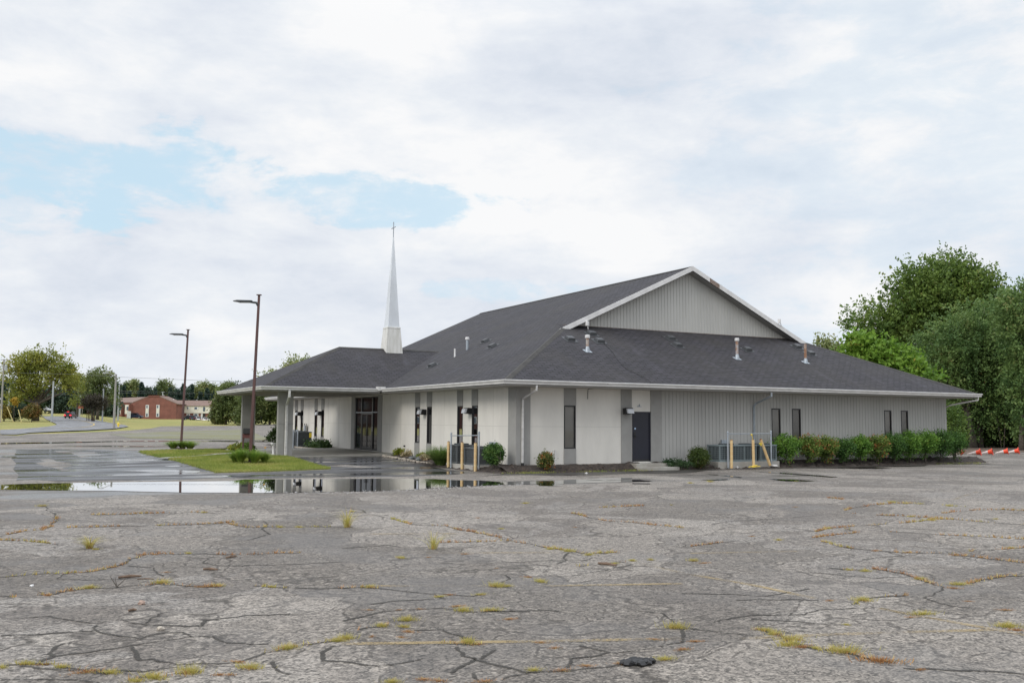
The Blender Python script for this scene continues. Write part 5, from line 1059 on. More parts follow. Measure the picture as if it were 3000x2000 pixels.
for i, (x0, x1, s, bk, lb) in enumerate(((1000, 962, 74, 'palebark', 'pale leaning birch like trunk nearest the church'), (1045, 1040, 73, 'bark', 'straight dark trunk right of the pale leaning trunk'), (1190, 1150, 72, 'palebark', 'thin sapling stem leaning left at the wood edge'), (1205, 1235, 72, 'palebark', 'thin sapling stem leaning right at the wood edge'), (1320, 1310, 71, 'palebark', 'thin pale upright stem at the far right'), (1180, 1185, 76, 'bark', 'slim dark upright stem behind the crossed saplings'))):
    s += 9; px = 2400+x0/2.24; b = at(px, s); k = s/FPX; dx = (x1-x0)/2.24*k; t_ = thing('slender_tree', lb, 'tree', tuple(b), -YAW)
    r_ = .12 if i < 2 else .045; MB().tube([(0, 0, -.1), (dx*.3, 0, 1.5), (dx, 0, 4), (dx*1.4, 0, 7)], [r_*1.2, r_, r_*.8, r_*.5], 8).build('trunk', M[bk], t_, smooth=True)
    g = np.random.default_rng(60+i); C_, D_ = crown_pts([(dx*1.4, 0, 7, 1.6, 1.4, 1.5)], 200, g); rawmesh('crown', leaves(C_, D_, 10, .7, .15, .2, g), 4, G4, parent=t_)
# trees behind the canopy
b = at(880, 190); tree('roadside_tree', 'loose yellow green tree top showing above the entrance canopy roof', 'tree', b, pxlobes(880, 190, b, [(868, 1085, 42, 30), (905, 1060, 12, 12), (870, 1062, 26, 16), (845, 1085, 16, 18), (800, 1105, 34, 16), (790, 1090, 16, 12), (898, 1095, 26, 14), (840, 1130, 60, 30)]), 700, 9, .42, G11, shoot=.9, wd=.25, clump=.6, nc=70, up=.5, trunk_r=.25, seed=31)
for i, (px, s, LL, m_, lb) in enumerate(((662, 235, [(662, 1150, 26, 26), (650, 1190, 26, 42), (690, 1190, 30, 45), (665, 1140, 14, 14), (640, 1215, 20, 22)], G6, 'broad green tree at the field edge left of the canopy columns'), (735, 225, [(735, 1180, 34, 52), (720, 1215, 30, 26), (760, 1170, 26, 40)], G6, 'rounded green tree seen between the two canopy columns'),
     (790, 228, [(790, 1175, 34, 50), (770, 1215, 26, 24), (815, 1200, 26, 36)], leafmat('hedgerow_leaf', (.06, .10, .025), (.15, .19, .045), big=.2), 'brighter green tree between the lamp post and the near column'), (835, 240, [(840, 1170, 40, 60), (860, 1210, 40, 34)], G7, 'dark bluish tree just left of the near canopy column'), (690, 250, [(690, 1160, 22, 30), (700, 1200, 22, 34)], G7, 'dark tree between the olive tree and the far canopy column'))):
    b = at(px, s); tree('field_edge_tree', lb, 'tree', b, pxlobes(px, s, b, LL), 900, 9, .55, m_, shoot=1.1, wd=.35, trunk_r=.25, seed=40+i)
b = at(632, 236); tree('field_edge_tree', 'low olive tree hiding the last white car by the apartments', 'tree', b, pxlobes(632, 236, b, [(645, 1195, 18, 40), (640, 1220, 22, 16)]), 500, 9, .5, leafmat('olive_leaf', (.10, .11, .04), (.17, .17, .06)), shoot=1, wd=.35, trunk_r=.2, seed=47)
# big trees at far left
b = at(105, 215); tree('old_tree', 'biggest yellow green spreading tree at far left by the road', 'tree', b, pxlobes(105, 215, b, [(55, 1070, 38, 26), (90, 1055, 34, 28), (125, 1050, 30, 26), (155, 1060, 26, 24), (180, 1085, 24, 24), (40, 1105, 30, 24), (75, 1110, 30, 24), (140, 1100, 30, 26), (60, 1140, 34, 22), (100, 1140, 24, 20), (165, 1120, 26, 22), (200, 1120, 26, 22), (50, 1165, 24, 16), (215, 1135, 20, 18)]), 1500, 8, .50, G5, shoot=1.0, wd=.30, up=.3, clump=.9, nc=130, spikes=160, slen=2.2, trunk_r=.6, trunk=4.2, seed=51, hollow=2.0)
b = at(285, 250); tree('road_tree', 'loose green tree with gaps right of the big yellow tree', 'tree', b, pxlobes(285, 250, b, [(275, 1105, 24, 18), (300, 1100, 20, 14), (262, 1120, 20, 18), (290, 1130, 26, 20), (315, 1120, 14, 18), (255, 1150, 20, 18), (318, 1150, 18, 20), (285, 1160, 26, 16), (325, 1180, 14, 14)]), 800, 8, .55, G6, shoot=1.0, wd=.3, up=.4, clump=.9, nc=80, trunk_r=.35, seed=52, hollow=1.9)
b = at(275, 222); tree('purple_tree', 'low brown purple leaved tree beside the road curve', 'tree', b, pxlobes(275, 222, b, [(270, 1175, 26, 16), (290, 1180, 20, 18), (255, 1180, 14, 12)]), 420, 9, .4, G10, shoot=.8, wd=.3, trunk_r=.12, multi=3, seed=53)
b = at(225, 262); tree('road_tree', 'yellow green low branch tree right behind the red car', 'tree', b, pxlobes(225, 262, b, [(205, 1110, 26, 18), (235, 1120, 22, 16), (228, 1175, 20, 10)]), 400, 8, .5, G5, shoot=1.2, wd=.35, trunk_r=.25, seed=54)
for i, (px, s, LL, m_, lb) in enumerate(((160, 300, [(160, 1175, 36, 36), (130, 1160, 24, 30)], G7, 'dark blue green tree behind the leaning branch of the big tree'), (205, 300, [(205, 1175, 34, 38), (225, 1165, 26, 34)], G7, 'dark bluish tree straight behind the red car'), (240, 310, [(250, 1180, 34, 36)], G7, 'dark bluish tree behind the grey poles'), (300, 300, [(300, 1190, 30, 30), (325, 1190, 20, 30)], G7, 'dark tree mass behind the purple tree'),
     (20, 290, [(15, 1150, 30, 26), (35, 1170, 26, 26), (0, 1130, 20, 14)], G7, 'dark tree mass at the far left edge'), (70, 260, [(70, 1190, 26, 24), (90, 1180, 26, 26)], G4, 'dark shrub tree beneath the big yellow tree'))):
    b = at(px, s); tree('distant_tree', lb, 'tree', b, pxlobes(px, s, b, LL), 500, 8, .8, m_, shoot=1.4, wd=.5, trunk_r=.3, seed=70+i)
for i, (px, s, LL, m_, lb) in enumerate(((92, 205, [(93, 1205, 17, 17), (80, 1210, 14, 12), (106, 1205, 10, 14)], G9, 'orange tinged round shrub beside the road at left'), (40, 212, [(45, 1205, 24, 18), (60, 1200, 16, 16)], G7, 'dark green bush behind the leaning yellow poles'), (12, 210, [(15, 1208, 14, 14), (4, 1205, 10, 16)], leafmat('yellow_shrub', (.2, .17, .04), (.3, .22, .05)), 'yellowish shrub at the far left edge'), (40, 208, [(40, 1176, 5, 7)], leafmat('golden_shrub', (.35, .24, .03), (.45, .3, .04)), 'small golden leafed sapling above the dark bush'))):
    b = at(px, s); tree('roadside_shrub', lb, 'shrub', b, pxlobes(px, s, b, LL), 330 if i < 3 else 40, 9, .4, m_, shoot=.5, wd=.25, trunk_r=.06, multi=2 if i < 3 else 1, seed=80+i)
# conifers and broadleaf trees behind the apartments
def conifer(label, px, s, ytop, wpx, seed, m_=G8, yb=1230):
    g = np.random.default_rng(seed); b = at(px, s); k = s/FPX; h_ = (hz_(px)-ytop)*k+CP[2]-b[2]; R0 = wpx*k; root = thing('conifer', label, 'tree', tuple(b), -YAW, None)
    n = 520; t = g.uniform(0.04, 1, n)**.8; t = 1-t; tt = 1-t; a = g.uniform(0, 6.283, n); rr = R0*(1-t)**.85*(.9+.25*np.sin(t*40)); z = h_*t
    C_ = np.c_[np.cos(a)*rr*.25, np.sin(a)*rr*.25, z+.2]; D_ = np.c_[np.cos(a), np.sin(a), -.25*np.ones(n)]
    V = []; m2 = 9; u = g.uniform(0, 1, (n, m2, 1)); c = C_[:, None]+D_[:, None]*u*(rr*.8)[:, None, None]+g.normal(0, .22, (n, m2, 3)); c = c.reshape(-1, 3); kk = len(c); av = np.repeat(D_, m2, 0)+g.normal(0, .35, (kk, 3)); av /= np.linalg.norm(av, axis=1)[:, None]
    bv = g.normal(0, 1, (kk, 3)); bv -= av*(av*bv).sum(1)[:, None]; bv /= np.linalg.norm(bv, axis=1)[:, None]; s_ = .75*g.uniform(.6, 1.3, (kk, 1)); Q = np.empty((kk, 4, 3)); Q[:, 0] = c-av*s_*.5; Q[:, 1] = c+bv*s_*.28; Q[:, 2] = c+av*s_*.5; Q[:, 3] = c-bv*s_*.28
    rawmesh('crown', Q.reshape(-1, 3), 4, m_, parent=root); MB().tube([(0, 0, -.2), (0, 0, h_*.95)], [.3, .04], 7).build('trunk', M['bark'], root)
for i, (x, yt, w, lb) in enumerate(((240, 150, 75, 'first dark spruce from the left behind the brick building'), (560, 75, 120, 'tallest dark spruce behind the brick gable'), (350, 260, 60, 'short spruce between the two big spruces left of the brick gable'), (815, 200, 60, 'dark spruce just right of the brick gable peak'), (1085, 190, 70, 'narrow spruce behind the junction of brick and pale wings'), (1320, 105, 95, 'dark spruce left of the brown lamp post'), (1485, 125, 70, 'thin pointed spruce right of the brown lamp post'), (1760, 190, 110, 'broad dark spruce behind the pale wing'), (1640, 270, 80, 'lower spruce between two pale leaved trees'), (1870, 270, 70, 'low dark spruce near the canopy eave'), (1230, 230, 60, 'small dark spruce in the gap left of the lamp post'))):
    px, py = Z(13, x, yt); conifer(lb, px, 385, py, w/6.189, 90+i)
for i, (x, y, rx, ry, m_, lb) in enumerate(((430, 200, 50, 90, G11, 'pale airy tree between the spruces left of the gable'), (330, 240, 60, 80, G6, 'grey green tree behind the brick wing'), (120, 260, 60, 110, G7, 'dark tree behind the left end of the brick wing'), (980, 220, 130, 110, G6, 'rounded green tree behind the brick gable'), (1700, 230, 150, 80, G11, 'pale yellow green tree behind the pale wing'), (1850, 280, 110, 80, G6, 'olive tree behind the right part of the pale wing'), (670, 310, 70, 70, G7, 'dark tree behind the left gable slope'), (2160, 240, 130, 90, G6, 'green tree rising just above the canopy eave'), (1150, 330, 90, 70, G7, 'dark low tree behind the junction of the wings'), (1420, 320, 120, 80, G7, 'dark low tree behind the lamp post'))):
    px, py = Z(13, x, y); b = at(px, 400); tree('distant_tree', lb, 'tree', b, pxlobes(px, 400, b, [(px, py, rx/6.189, ry/6.189), (px-rx/12, py+ry/8, rx/9, ry/9), (px+rx/11, py+ry/10, rx/9, ry/8), (px, py+ry/6.2, rx/6.5, ry/7)]), 450, 8, .8, m_, shoot=1.6, wd=.5, trunk_r=.3, seed=110+i)
# hedge along the right wall
HM = [leafmat('hedge_leaf_green', (.06, .15, .022), (.17, .31, .05), (.30, .14, .04), .92, big=2), leafmat('hedge_leaf_mixed', (.08, .15, .028), (.20, .27, .055), (.40, .15, .06), .72, big=2.5), leafmat('hedge_leaf_dark', (.035, .09, .022), (.10, .20, .04), (.22, .10, .035), .94, big=2)]
HX = [(2302, 1275, 35, 0), (2371, 1277, 26, 1), (2419, 1280, 24, 1), (2470, 1288, 27, 2), (2519, 1280, 24, 0), (2572, 1276, 22, 1), (2620, 1270, 24, 2), (2665, 1266, 24, 0), (2712, 1262, 25, 0), (2757, 1261, 25, 2), (2797, 1263, 24, 2)]
hl = ['bright green shrub at the left end of the hedge beside the pipe frame', 'second hedge shrub from the left with red tinged lower leaves', 'third hedge shrub from the left, olive with reddish leaves', 'low dark green hedge shrub after the first gap, fourth from left', 'fifth hedge shrub from the left, bright green right side', 'sixth hedge shrub from the left with thin reddish base', 'hedge shrub below the left window of the far pair', 'hedge shrub below the right window of the far pair', 'hedge shrub just right of the far window pair', 'dark hedge shrub second from the right end', 'last dark hedge shrub at the church end wall']
for i, (px, yt, w, k) in enumerate(HX):
    d = ray(px, 1330); t = (-.85-CP[1])/d[1]; p = CP+d*t; x = p[0]; dep = np.dot(p-CP, CF); kk = dep/FPX; zt_ = CP[2]-(yt-hz_(px))*kk; zb_ = -.16; hh = zt_-zb_; W = w*kk*(1.12 if i < 5 else 1.3)
    tree('hedge_shrub', hl[i], 'shrub', (x, -.85, zb_), [(0, 0, hh*.66, W, .5, hh*.32), (-W*.3, .05, hh*.60, W*.6, .4, hh*.26), (W*.3, -.05, hh*.58, W*.65, .4, hh*.28), (0, 0, hh*.36, W*.5, .32, hh*.24)], 460, 10, .085, HM[k], shoot=.22, wd=.06, up=.5, trunk_r=.02, multi=4, trunk=hh*.3, seed=130+i, group='hedge shrubs along the church wall')
# round shrubs by the building
def globe(label, n, x0, x1, yt, yb, dist_y, m_, seed, axis=1, stem=.25, nsh=420, ls=.07, sq=1.0, name='round_shrub'):
    xm = (x0+x1)/2; p = gp(n, xm, yb) if dist_y is None else hit(n, xm, yb, axis, dist_y); dep = np.dot(p-CP, CF); kk = dep/FPX/ZR[n][2]; W = (x1-x0)/2*kk; hh = (yb-yt)*kk
    return tree(name, label, 'shrub', p, [(0, 0, hh*(1+stem)/2, W*.93, W*.9*sq, hh*(1-stem)/2)], nsh, 10, ls, m_, shoot=.10, wd=.05, up=.2, trunk_r=.03, trunk=hh*max(.1, stem*.8), seed=seed, hollow=4)
globe('round clipped green shrub on a short stem by the left corner', 3, 1425, 1680, 915, 1195, -.85, leafmat('clipped_leaf', (.035, .09, .022), (.11, .20, .045), (.18, .22, .06), .9, big=3), 150, axis=0, stem=.20, nsh=700)
globe('low dark green globe shrub with brown lower leaves near the step', 5, 263, 503, 1035, 1245, -.9, leafmat('juniper_leaf', (.045, .075, .016), (.09, .13, .028), (.17, .09, .03), .86, big=1.5), 151, stem=.06, nsh=700, ls=.055)
globe('small shrub with green top and rusty red base beside the front wall', 4, 500, 665, 1092, 1255, -.75, leafmat('rusty_shrub_leaf', (.08, .12, .03), (.16, .17, .04), (.38, .13, .04), .6, big=4), 152, stem=.05, nsh=260)
p = hit(5, 110, 1235, 1, -.8); tree('ground_cover_plant', 'low dark green creeping plant between the step and the globe shrub', 'plant', p, [(0, 0, .12, .38, .3, .13), (.45, 0, .10, .3, .25, .10), (-.25, .1, .1, .25, .2, .12)], 160, 9, .07, leafmat('creeper_leaf', (.025, .06, .025), (.06, .11, .04)), shoot=.1, wd=.06, trunk_r=.01, trunk=.05, seed=153)
M['ornamental'] = leafmat('ornamental_grass', (.10, .19, .04), (.26, .36, .10), (.40, .38, .18), .85, trans=.3, big=2)
p = hit(3, 855, 1195, 0, -1.1); fountain('ornamental_grass', 'tall arching ornamental grass left of the yellow bollards', 'grass clump', (p[0], p[1], -.25), .85, 1.7, 2000, M['ornamental'], w=.008, nseg=4)
M['daylily'] = leafmat('daylily_leaf', (.11, .22, .035), (.32, .42, .08), (.36, .36, .09), .85, trans=.3, big=2)
# lamp bushes
LA = at(736, 41.0, .04); LBp = at(533, 57.5, .04)
for i, (dx, dy, h_, r_, n_) in enumerate(((-.45, -.2, .55, .55, 520), (.35, -.3, .52, .55, 520), (.75, .1, .42, .42, 300), (-.85, .1, .42, .4, 300))):
    q = LA+CR*dx*.8+np.array([fw[0], fw[1], 0])*dy; q[2] = terr(q[0], q[1])+.04; h_ *= 1.15; r_ *= 1.6; n_ = int(n_*1.7)
    fountain('daylily_clump', ['daylily clump left of the near lamp post base', 'daylily clump just right of the near lamp post base', 'outer right daylily clump under the near lamp post', 'outer left daylily clump under the near lamp post'][i], 'plant', q, h_, r_, n_, M['daylily'], w=.010)
for i, (dx, r_) in enumerate(((-.45, .55), (.55, .55), (.1, .4))):
    q = LBp+CR*dx; r_ *= 2.3; fountain('daylily_clump', ['bushy olive clump left of the farther lamp post base', 'green clump right of the farther lamp post base', 'small clump in front of the farther lamp post base'][i], 'plant', q, .50, r_, 700, M['daylily'], w=.010)
fl = mat('orange_flower', (.8, .38, .03), .6)
for dx, h_, lb in ((.62, .66, 'single orange daylily flower above the near lamp bush'),):
    q = LA+CR*dx; q[2] = terr(q[0], q[1]); t_ = thing('daylily_flower', lb, 'flower', tuple(q)); MB().tube([(0, 0, 0), (.02, 0, h_)], .008, 5).build('stem', M['daylily'], t_); mb = MB()
    for k in range(6): a = k*1.047; mb.face([(.02, 0, h_), (.02+.05*math.cos(a-.4), .05*math.sin(a-.4), h_+.06), (.02+.11*math.cos(a), .11*math.sin(a), h_+.07), (.02+.05*math.cos(a+.4), .05*math.sin(a+.4), h_+.06)])
    mb.build('blossom', fl, t_, fixn=False)
M['hosta'] = leafmat('hosta_leaf', (.16, .22, .03), (.34, .34, .06), (.45, .36, .08), .8, big=3)
def hosta(label, n, x, y, r_, h_, seed, m_=None, z=None, cnt=90, ls=.14):
    p = gp(n, x, y) if z is None else onplane(n, x, y, (0, 0, z), np.array([0, 0, 1.0])); return tree('leafy_plant', label, 'plant', p, [(0, 0, h_*.5, r_, r_, h_*.5)], cnt, 5, ls, m_ or M['hosta'], shoot=.08, wd=.05, up=.3, trunk_r=.008, trunk=h_*.4, seed=seed, limbs=False)
hosta('yellow green hosta in the left bed near the entrance', 3, 320, 1052, .32, .32, 160, z=-.1); hosta('straw coloured withered plant right of the yellow hosta', 3, 410, 1068, .30, .22, 161, leafmat('straw_leaf', (.3, .26, .14), (.5, .42, .26)), z=-.12); hosta('dark green leafy plant in the left bed before the ornamental grass', 3, 735, 1100, .28, .28, 162, leafmat('bed_leaf', (.04, .09, .03), (.10, .17, .05)), z=-.12)
hosta('straw coloured plant in the left bed by the stone edging', 3, 680, 1110, .28, .24, 163, leafmat('straw_leaf_b', (.32, .24, .15), (.52, .42, .28)), z=-.14); hosta('small green plant with tan leaves between bed stones', 3, 620, 1085, .2, .16, 164, z=-.1)
hosta('yellow leaved plant cluster left of the near lamp, by the sign stand', 14, 290, 1160, .38, .5, 165, cnt=130); hosta('bright green leafy plant beside the near lamp post', 14, 490, 1165, .34, .55, 166, leafmat('bright_bed_leaf', (.08, .16, .03), (.2, .3, .05)), cnt=130); hosta('yellow leaved plant in front of the sign stand posts', 14, 400, 1150, .30, .5, 167, cnt=110)
for i, (x, y, w, lb) in enumerate(((1560, 1055, .5, 'leftmost green plant of the bed below the far windows'), (1660, 1060, .5, 'middle green plant of the bed below the far windows'), (1745, 1075, .35, 'dark mounded plant of the bed below the far windows'), (1405, 1045, .35, 'green plant beside the dark upright unit'))):
    p = hit(14, x, y, 0, -.8); tree('bed_plant', lb, 'plant', p, [(0, 0, .12, w*.8, w*.8, .16)], 60, 7, .16, leafmat('far_bed_leaf', (.035, .08, .025), (.09, .15, .04)), shoot=.15, wd=.1, trunk_r=.01, trunk=.1, seed=170+i, limbs=False)
o = blades([(x, -1.15+rnd.gauss(0, .18), G+.01, .07) for x in [rnd.gauss(c, .5) for c in (-.2, .3, 3.0, 4.8, 24.5, 26) for _ in range(160)]], 'bank_grass', M['blade'], w=.01, lean=1); tag(o, 'sparse short grass at the foot of the earth bank along the church wall', 'grass', kind='stuff')
# fallen leaves and rubble on the bank
dv = []
for _ in range(1500):
    x = rnd.uniform(-.5, 28); t = rnd.random(); y = -1.2*t-.05; z = -.035*(1-t)+(G)*sst(t)+.02
    if 5 < x < 7.2: continue
    dv.append((x, y, z, 1))
P = np.array(dv); g = np.random.default_rng(5); V = []
for q in P:
    a = g.uniform(0, 6.28); s_ = g.uniform(.015, .045); V += [(q[0]+s_*math.cos(a+k*1.57), q[1]+s_*math.sin(a+k*1.57), q[2]+g.uniform(0, .02)) for k in range(4)]
o = rawmesh('fallen_leaves', np.array(V), 4, leafmat('dry_leaf', (.07, .04, .025), (.16, .10, .06), (.36, .32, .27), .92)); tag(o, 'dry brown leaves and chips scattered on the earth bank along the wall', 'fallen leaves', kind='stuff')
# ================================================================== OBJECTS NEAR THE CHURCH
# concrete step
mb = MB(); mb.bx(5.35, 7.15, -.72, -.015, -.33, -.03); st = mb.build('concrete_step', M['concrete'], None, bevel=.015); tag(st, 'pale concrete landing step below the navy side door', 'step')
MB().bx(5.28, 7.4, -.98, -.725, -.34, -.17).build('lower_step', M['concrete'], st, bevel=.02)
# lamp posts
def lamppost(base, ztop, label):
    t = thing('lamp_post', label, 'lamp post', tuple(base), -YAW, 'brown parking lot lamp posts'); h_ = ztop-base[2]
    ln = .025*h_
    MB().tube([(0, 0, 0), (ln, 0, h_)], [.088, .066], 4, sq=True).build('pole', M['brownpole'], t, bevel=.01)
    MB().box((0, 0, .02), (.42, .42, .06)).build('base_plate', M['brownpole'], t)
    mb = MB(); zt = h_-.30; z0 = Vector((ln, 0, zt)); mb.tube([z0+Vector((-.03, 0, -.14)), z0+Vector((-.12, 0, -.03)), z0+Vector((-.36, 0, .0))], [.07, .05, .045], 8); arm = mb.build('arm', M['cap'], t)
    mb = MB(); mb.add([(ln-.30, -.10, zt-.035), (ln-.30, .10, zt-.035), (ln-.30, .10, zt+.07), (ln-.30, -.10, zt+.07), (ln-.95, -.14, zt-.0), (ln-.95, .14, zt-.0), (ln-.95, .12, zt+.08), (ln-.95, -.12, zt+.08), (ln-1.12, -.09, zt+.02), (ln-1.12, .09, zt+.02), (ln-1.12, .08, zt+.05), (ln-1.12, -.08, zt+.05)],
        [(0, 1, 2, 3), (0, 1, 5, 4), (1, 2, 6, 5), (2, 3, 7, 6), (3, 0, 4, 7), (4, 5, 9, 8), (5, 6, 10, 9), (6, 7, 11, 10), (7, 4, 8, 11), (8, 9, 10, 11)]); hd = mb.build('lamp_head', M['cap'], t, bevel=.01)
    MB().box((ln-.62, 0, zt-.028), (.5, .2, .012)).build('lens', M['lens'], hd); MB().box((ln, 0, h_+.015), (.2, .2, .03)).build('top_cap', M['brownpole'], t)
    return t
def ztop(px, py, s): return (CP+ray(px, py)*s)[2]
lamppost(LA, ztop(756, 862, 41.0), 'near brown square lamp post in front of the entrance canopy'); lamppost(LBp, ztop(546, 965, 57.5), 'farther brown square lamp post at the end of the left lawn')
# bollards
def bollard(p, h_, label, tilt=None, grp=None):
    t = thing('bollard', label, 'bollard', tuple(p), 0, grp); tip = tilt or (0, 0)
    b0 = MB().tube([(0, 0, -.05), (tip[0], tip[1], h_)], .062, 14); b0.build('post', M['yellow'], t, smooth=False)
    MB().tube([(tip[0], tip[1], h_-.004), (tip[0]*1.03, tip[1]*1.03, h_+.03)], [.060, .035], 14).build('rusty_top', M['rustcap'], t); return t
M['rustcap'] = mat('rusty_cap', (.16, .08, .05), .9, var=.3, scale=20)
gl_ = 'faded yellow bollards before the left air conditioners'; gr_ = 'faded yellow bollards before the right air conditioners'
for (x, y, tt), lb in zip(((955, 1210, 868), (1135, 1232, 878), (1310, 1252, 885)), ('left yellow bollard of the left trio, by the ornamental grass', 'middle yellow bollard of the left trio', 'right yellow bollard of the left trio, nearest the church corner')):
    p = gp(3, x, y); z1 = hit(3, x, tt, 1, p[1])[2]; bollard(p, z1-p[2], lb, grp=gl_)
yb_ = -1.25
for x, y, tx, tt, lb in ((758, 1245, 756, 936, 'left upright yellow bollard before the right air conditioners'), (1012, 1235, 1004, 932, 'middle upright yellow bollard with tape at its foot before the right units'), (1200, 1212, 1092, 930, 'tilted yellow bollard leaning left before the right units')):
    p = hit(5, x, y, 1, yb_); q = hit(5, tx, tt, 1, yb_); p[2] = max(p[2], G-.02); bollard((p[0], yb_, p[2]), q[2]-p[2], lb, tilt=(q[0]-p[0], 0), grp=gr_)
def pipeframe(pts, label, rails, wires=True):
    t = thing('pipe_frame', label, 'pipe frame', tuple(pts[0][0]))
    o = np.array(pts[0][0])
    for b_, z1 in pts:
        b_ = np.array(b_); MB().tube([b_-o-(0, 0, .05), np.array([b_[0], b_[1], z1])-o], .036, 10).build('post', M['galv'], t); MB().lathe([(.045, -.03), (.045, 0), (.02, .04)], 10, tuple(np.array([b_[0], b_[1], z1])-o)).build('post_cap', M['galv'], t)
    for a, b_ in rails: MB().tube([np.array(a)-o, np.array(b_)-o], .019, 8).build('rail', M['galv'], t)
a, b = gp(3, 990, 1215), gp(3, 1355, 1248); za, zb2 = hit(3, 990, 755, 1, a[1])[2], hit(3, 1362, 742, 1, b[1])[2]
pipeframe([(a, za), (b, zb2)], 'open grey pipe frame before the left air conditioners', [((a[0], a[1], za-.10), (b[0], b[1], zb2-.13))])
a = hit(5, 718, 1250, 1, -1.15); b = hit(5, 1215, 1215, 1, -1.15); za = hit(5, 703, 845, 1, -1.15)[2]; zb2 = hit(5, 1192, 835, 1, -1.15)[2]
pipeframe([(a, za), (b, zb2)], 'open grey pipe frame before the right air conditioners', [((a[0], a[1], za-.07), (b[0], b[1], zb2-.10))])
# yellow tape scraps
mb = MB(); c = hit(5, 985, 1250, 1, yb_-.1); 
for k in range(5): mb.tube([c+np.array([rnd.uniform(-.2, .15), rnd.uniform(-.1, .1), .02]), c+np.array([rnd.uniform(-.1, .5), rnd.uniform(-.1, .1), rnd.uniform(.02, .12)])], .018, 4)
tag(mb.build('caution_tape', M['tape']), 'crumpled yellow caution tape at the foot of the middle right bollard', 'tape')
q0 = hit(5, 1090, 975, 1, yb_-.08); mb = MB(); mb.box(q0, (.16, .03, .05)); mb.box(q0+(.02, 0, -.05), (.05, .03, .1)); tag(mb.build('caution_tape', M['tape']), 'yellow tape scrap tied near the top of the tilted bollard', 'tape')
q0 = hit(5, 985, 875, 1, -1.16); mb = MB(); mb.tube([q0+(-.03, 0, .0), q0+(.03, -.02, 0)], .035, 8); mb.tube([q0+(.02, -.02, -.02), q0+(.05, -.03, -.20)], .012, 4); tag(mb.build('caution_tape', M['tape']), 'yellow tape knot hanging on the rail of the right pipe frame', 'tape')
q0 = hit(5, 1215, 1222, 1, -1.2); q1 = hit(5, 1285, 1226, 1, -1.4); q0[2] = max(q0[2], G+.05); q1[2] = q0[2]-.02; tag(MB().tube([q0, q1], .05, 4, sq=True).build('gutter_piece', M['white']), 'short white downspout piece lying on the ground by the tilted bollard', 'gutter piece')
q0 = hit(5, 825, 1252, 1, -1.2); tag(MB().lathe([(.04, 0), (.05, .06), (.03, .08)], 10, (q0[0], -1.2, G+.03)).build('plastic_cup', M['white']), 'small white plastic cup below the left of the right units', 'cup')
# air conditioners
def acunit(label, c, sx, sy, h_, grp=None, dark=False, louv=.05, side='all'):
    t = thing('air_conditioner', label, 'air conditioner', c, 0, grp); cm = M['acgreen'] if not dark else (M.get('dk') or M.setdefault('dk', mat('dark_cabinet', (.10, .11, .115), .5)))
    mb = MB(); e = .045
    for a_, b_ in ((-1, -1), (1, -1), (1, 1), (-1, 1)): mb.box((a_*(sx/2-e/2), b_*(sy/2-e/2), h_/2), (e, e, h_))
    mb.box((0, 0, .04), (sx-.01, sy-.01, .08)); mb.box((0, 0, h_-.03), (sx+.03, sy+.03, .06)); mb.build('cabinet', cm, t, bevel=.006)
    MB().box((0, 0, h_/2), (sx-.08, sy-.08, h_-.12)).build('coil', M['acdark'], t)
    mb = MB(); k = .09
    n = int(sx/louv)
    for i in range(1, n):
        x = -sx/2+i*sx/n
        for y in (-sy/2+.012, sy/2-.012): mb.box((x, y, h_/2), (.016, .012, h_-.14))
    n = int(sy/louv)
    for i in range(1, n):
        y = -sy/2+i*sy/n
        for x in (-sx/2+.012, sx/2-.012): mb.box((x, y, h_/2), (.012, .016, h_-.14))
    z = .12
    while z < h_-.08:
        for y in (-sy/2+.01, sy/2-.01): mb.box((0, y, z), (sx-.06, .010, .010))
        for x in (-sx/2+.01, sx/2-.01): mb.box((x, 0, z), (.010, sy-.06, .010))
        z += .09
    mb.build('louvre_guard', cm, t)
    mb = MB().lathe([(.33*min(sx, sy)/.8, h_), (.33*min(sx, sy)/.8, h_+.035), (.27*min(sx, sy)/.8, h_+.05)], 20); 
    for k in range(10): a = k*math.pi/10; mb.box((0, 0, h_+.045), (.62*min(sx, sy)/.8, .01, .01), rz=a)
    mb.build('fan_grille', M['acdark'], t); return t
ga = 'air conditioners at the left corner'; gb2 = 'air conditioners before the siding wall'
acunit('left of the two air conditioners at the left corner', (-.72, 3.62, -.10), .78, .78, .80, ga, dark=True); acunit('right of the two air conditioners at the left corner, by the round shrub', (-.66, 2.10, -.12), .85, .95, .74, ga, dark=True)
tag(MB().bx(-1.2, -.2, 1.5, 4.15, -.32, -.10).build('concrete_pad', M['concrete'], bevel=.01), 'concrete pad under the left corner air conditioners', 'concrete pad')
acunit('left grey green air conditioner before the siding wall', (10.3, -.58, 0.0), 1.45, .84, .74, gb2, louv=.09); acunit('middle air conditioner mostly behind the middle bollard', (11.45, -.52, 0.0), .72, .72, .74, gb2, louv=.09); acunit('right grey green air conditioner behind the tilted bollard', (12.42, -.58, 0.0), .95, .84, .74, gb2, louv=.09)
tag(MB().bx(9.45, 13.0, -1.06, -.1, -.3, 0.0).build('concrete_pad', M['concrete'], bevel=.01), 'concrete pad under the right air conditioners', 'concrete pad')
mb = MB()
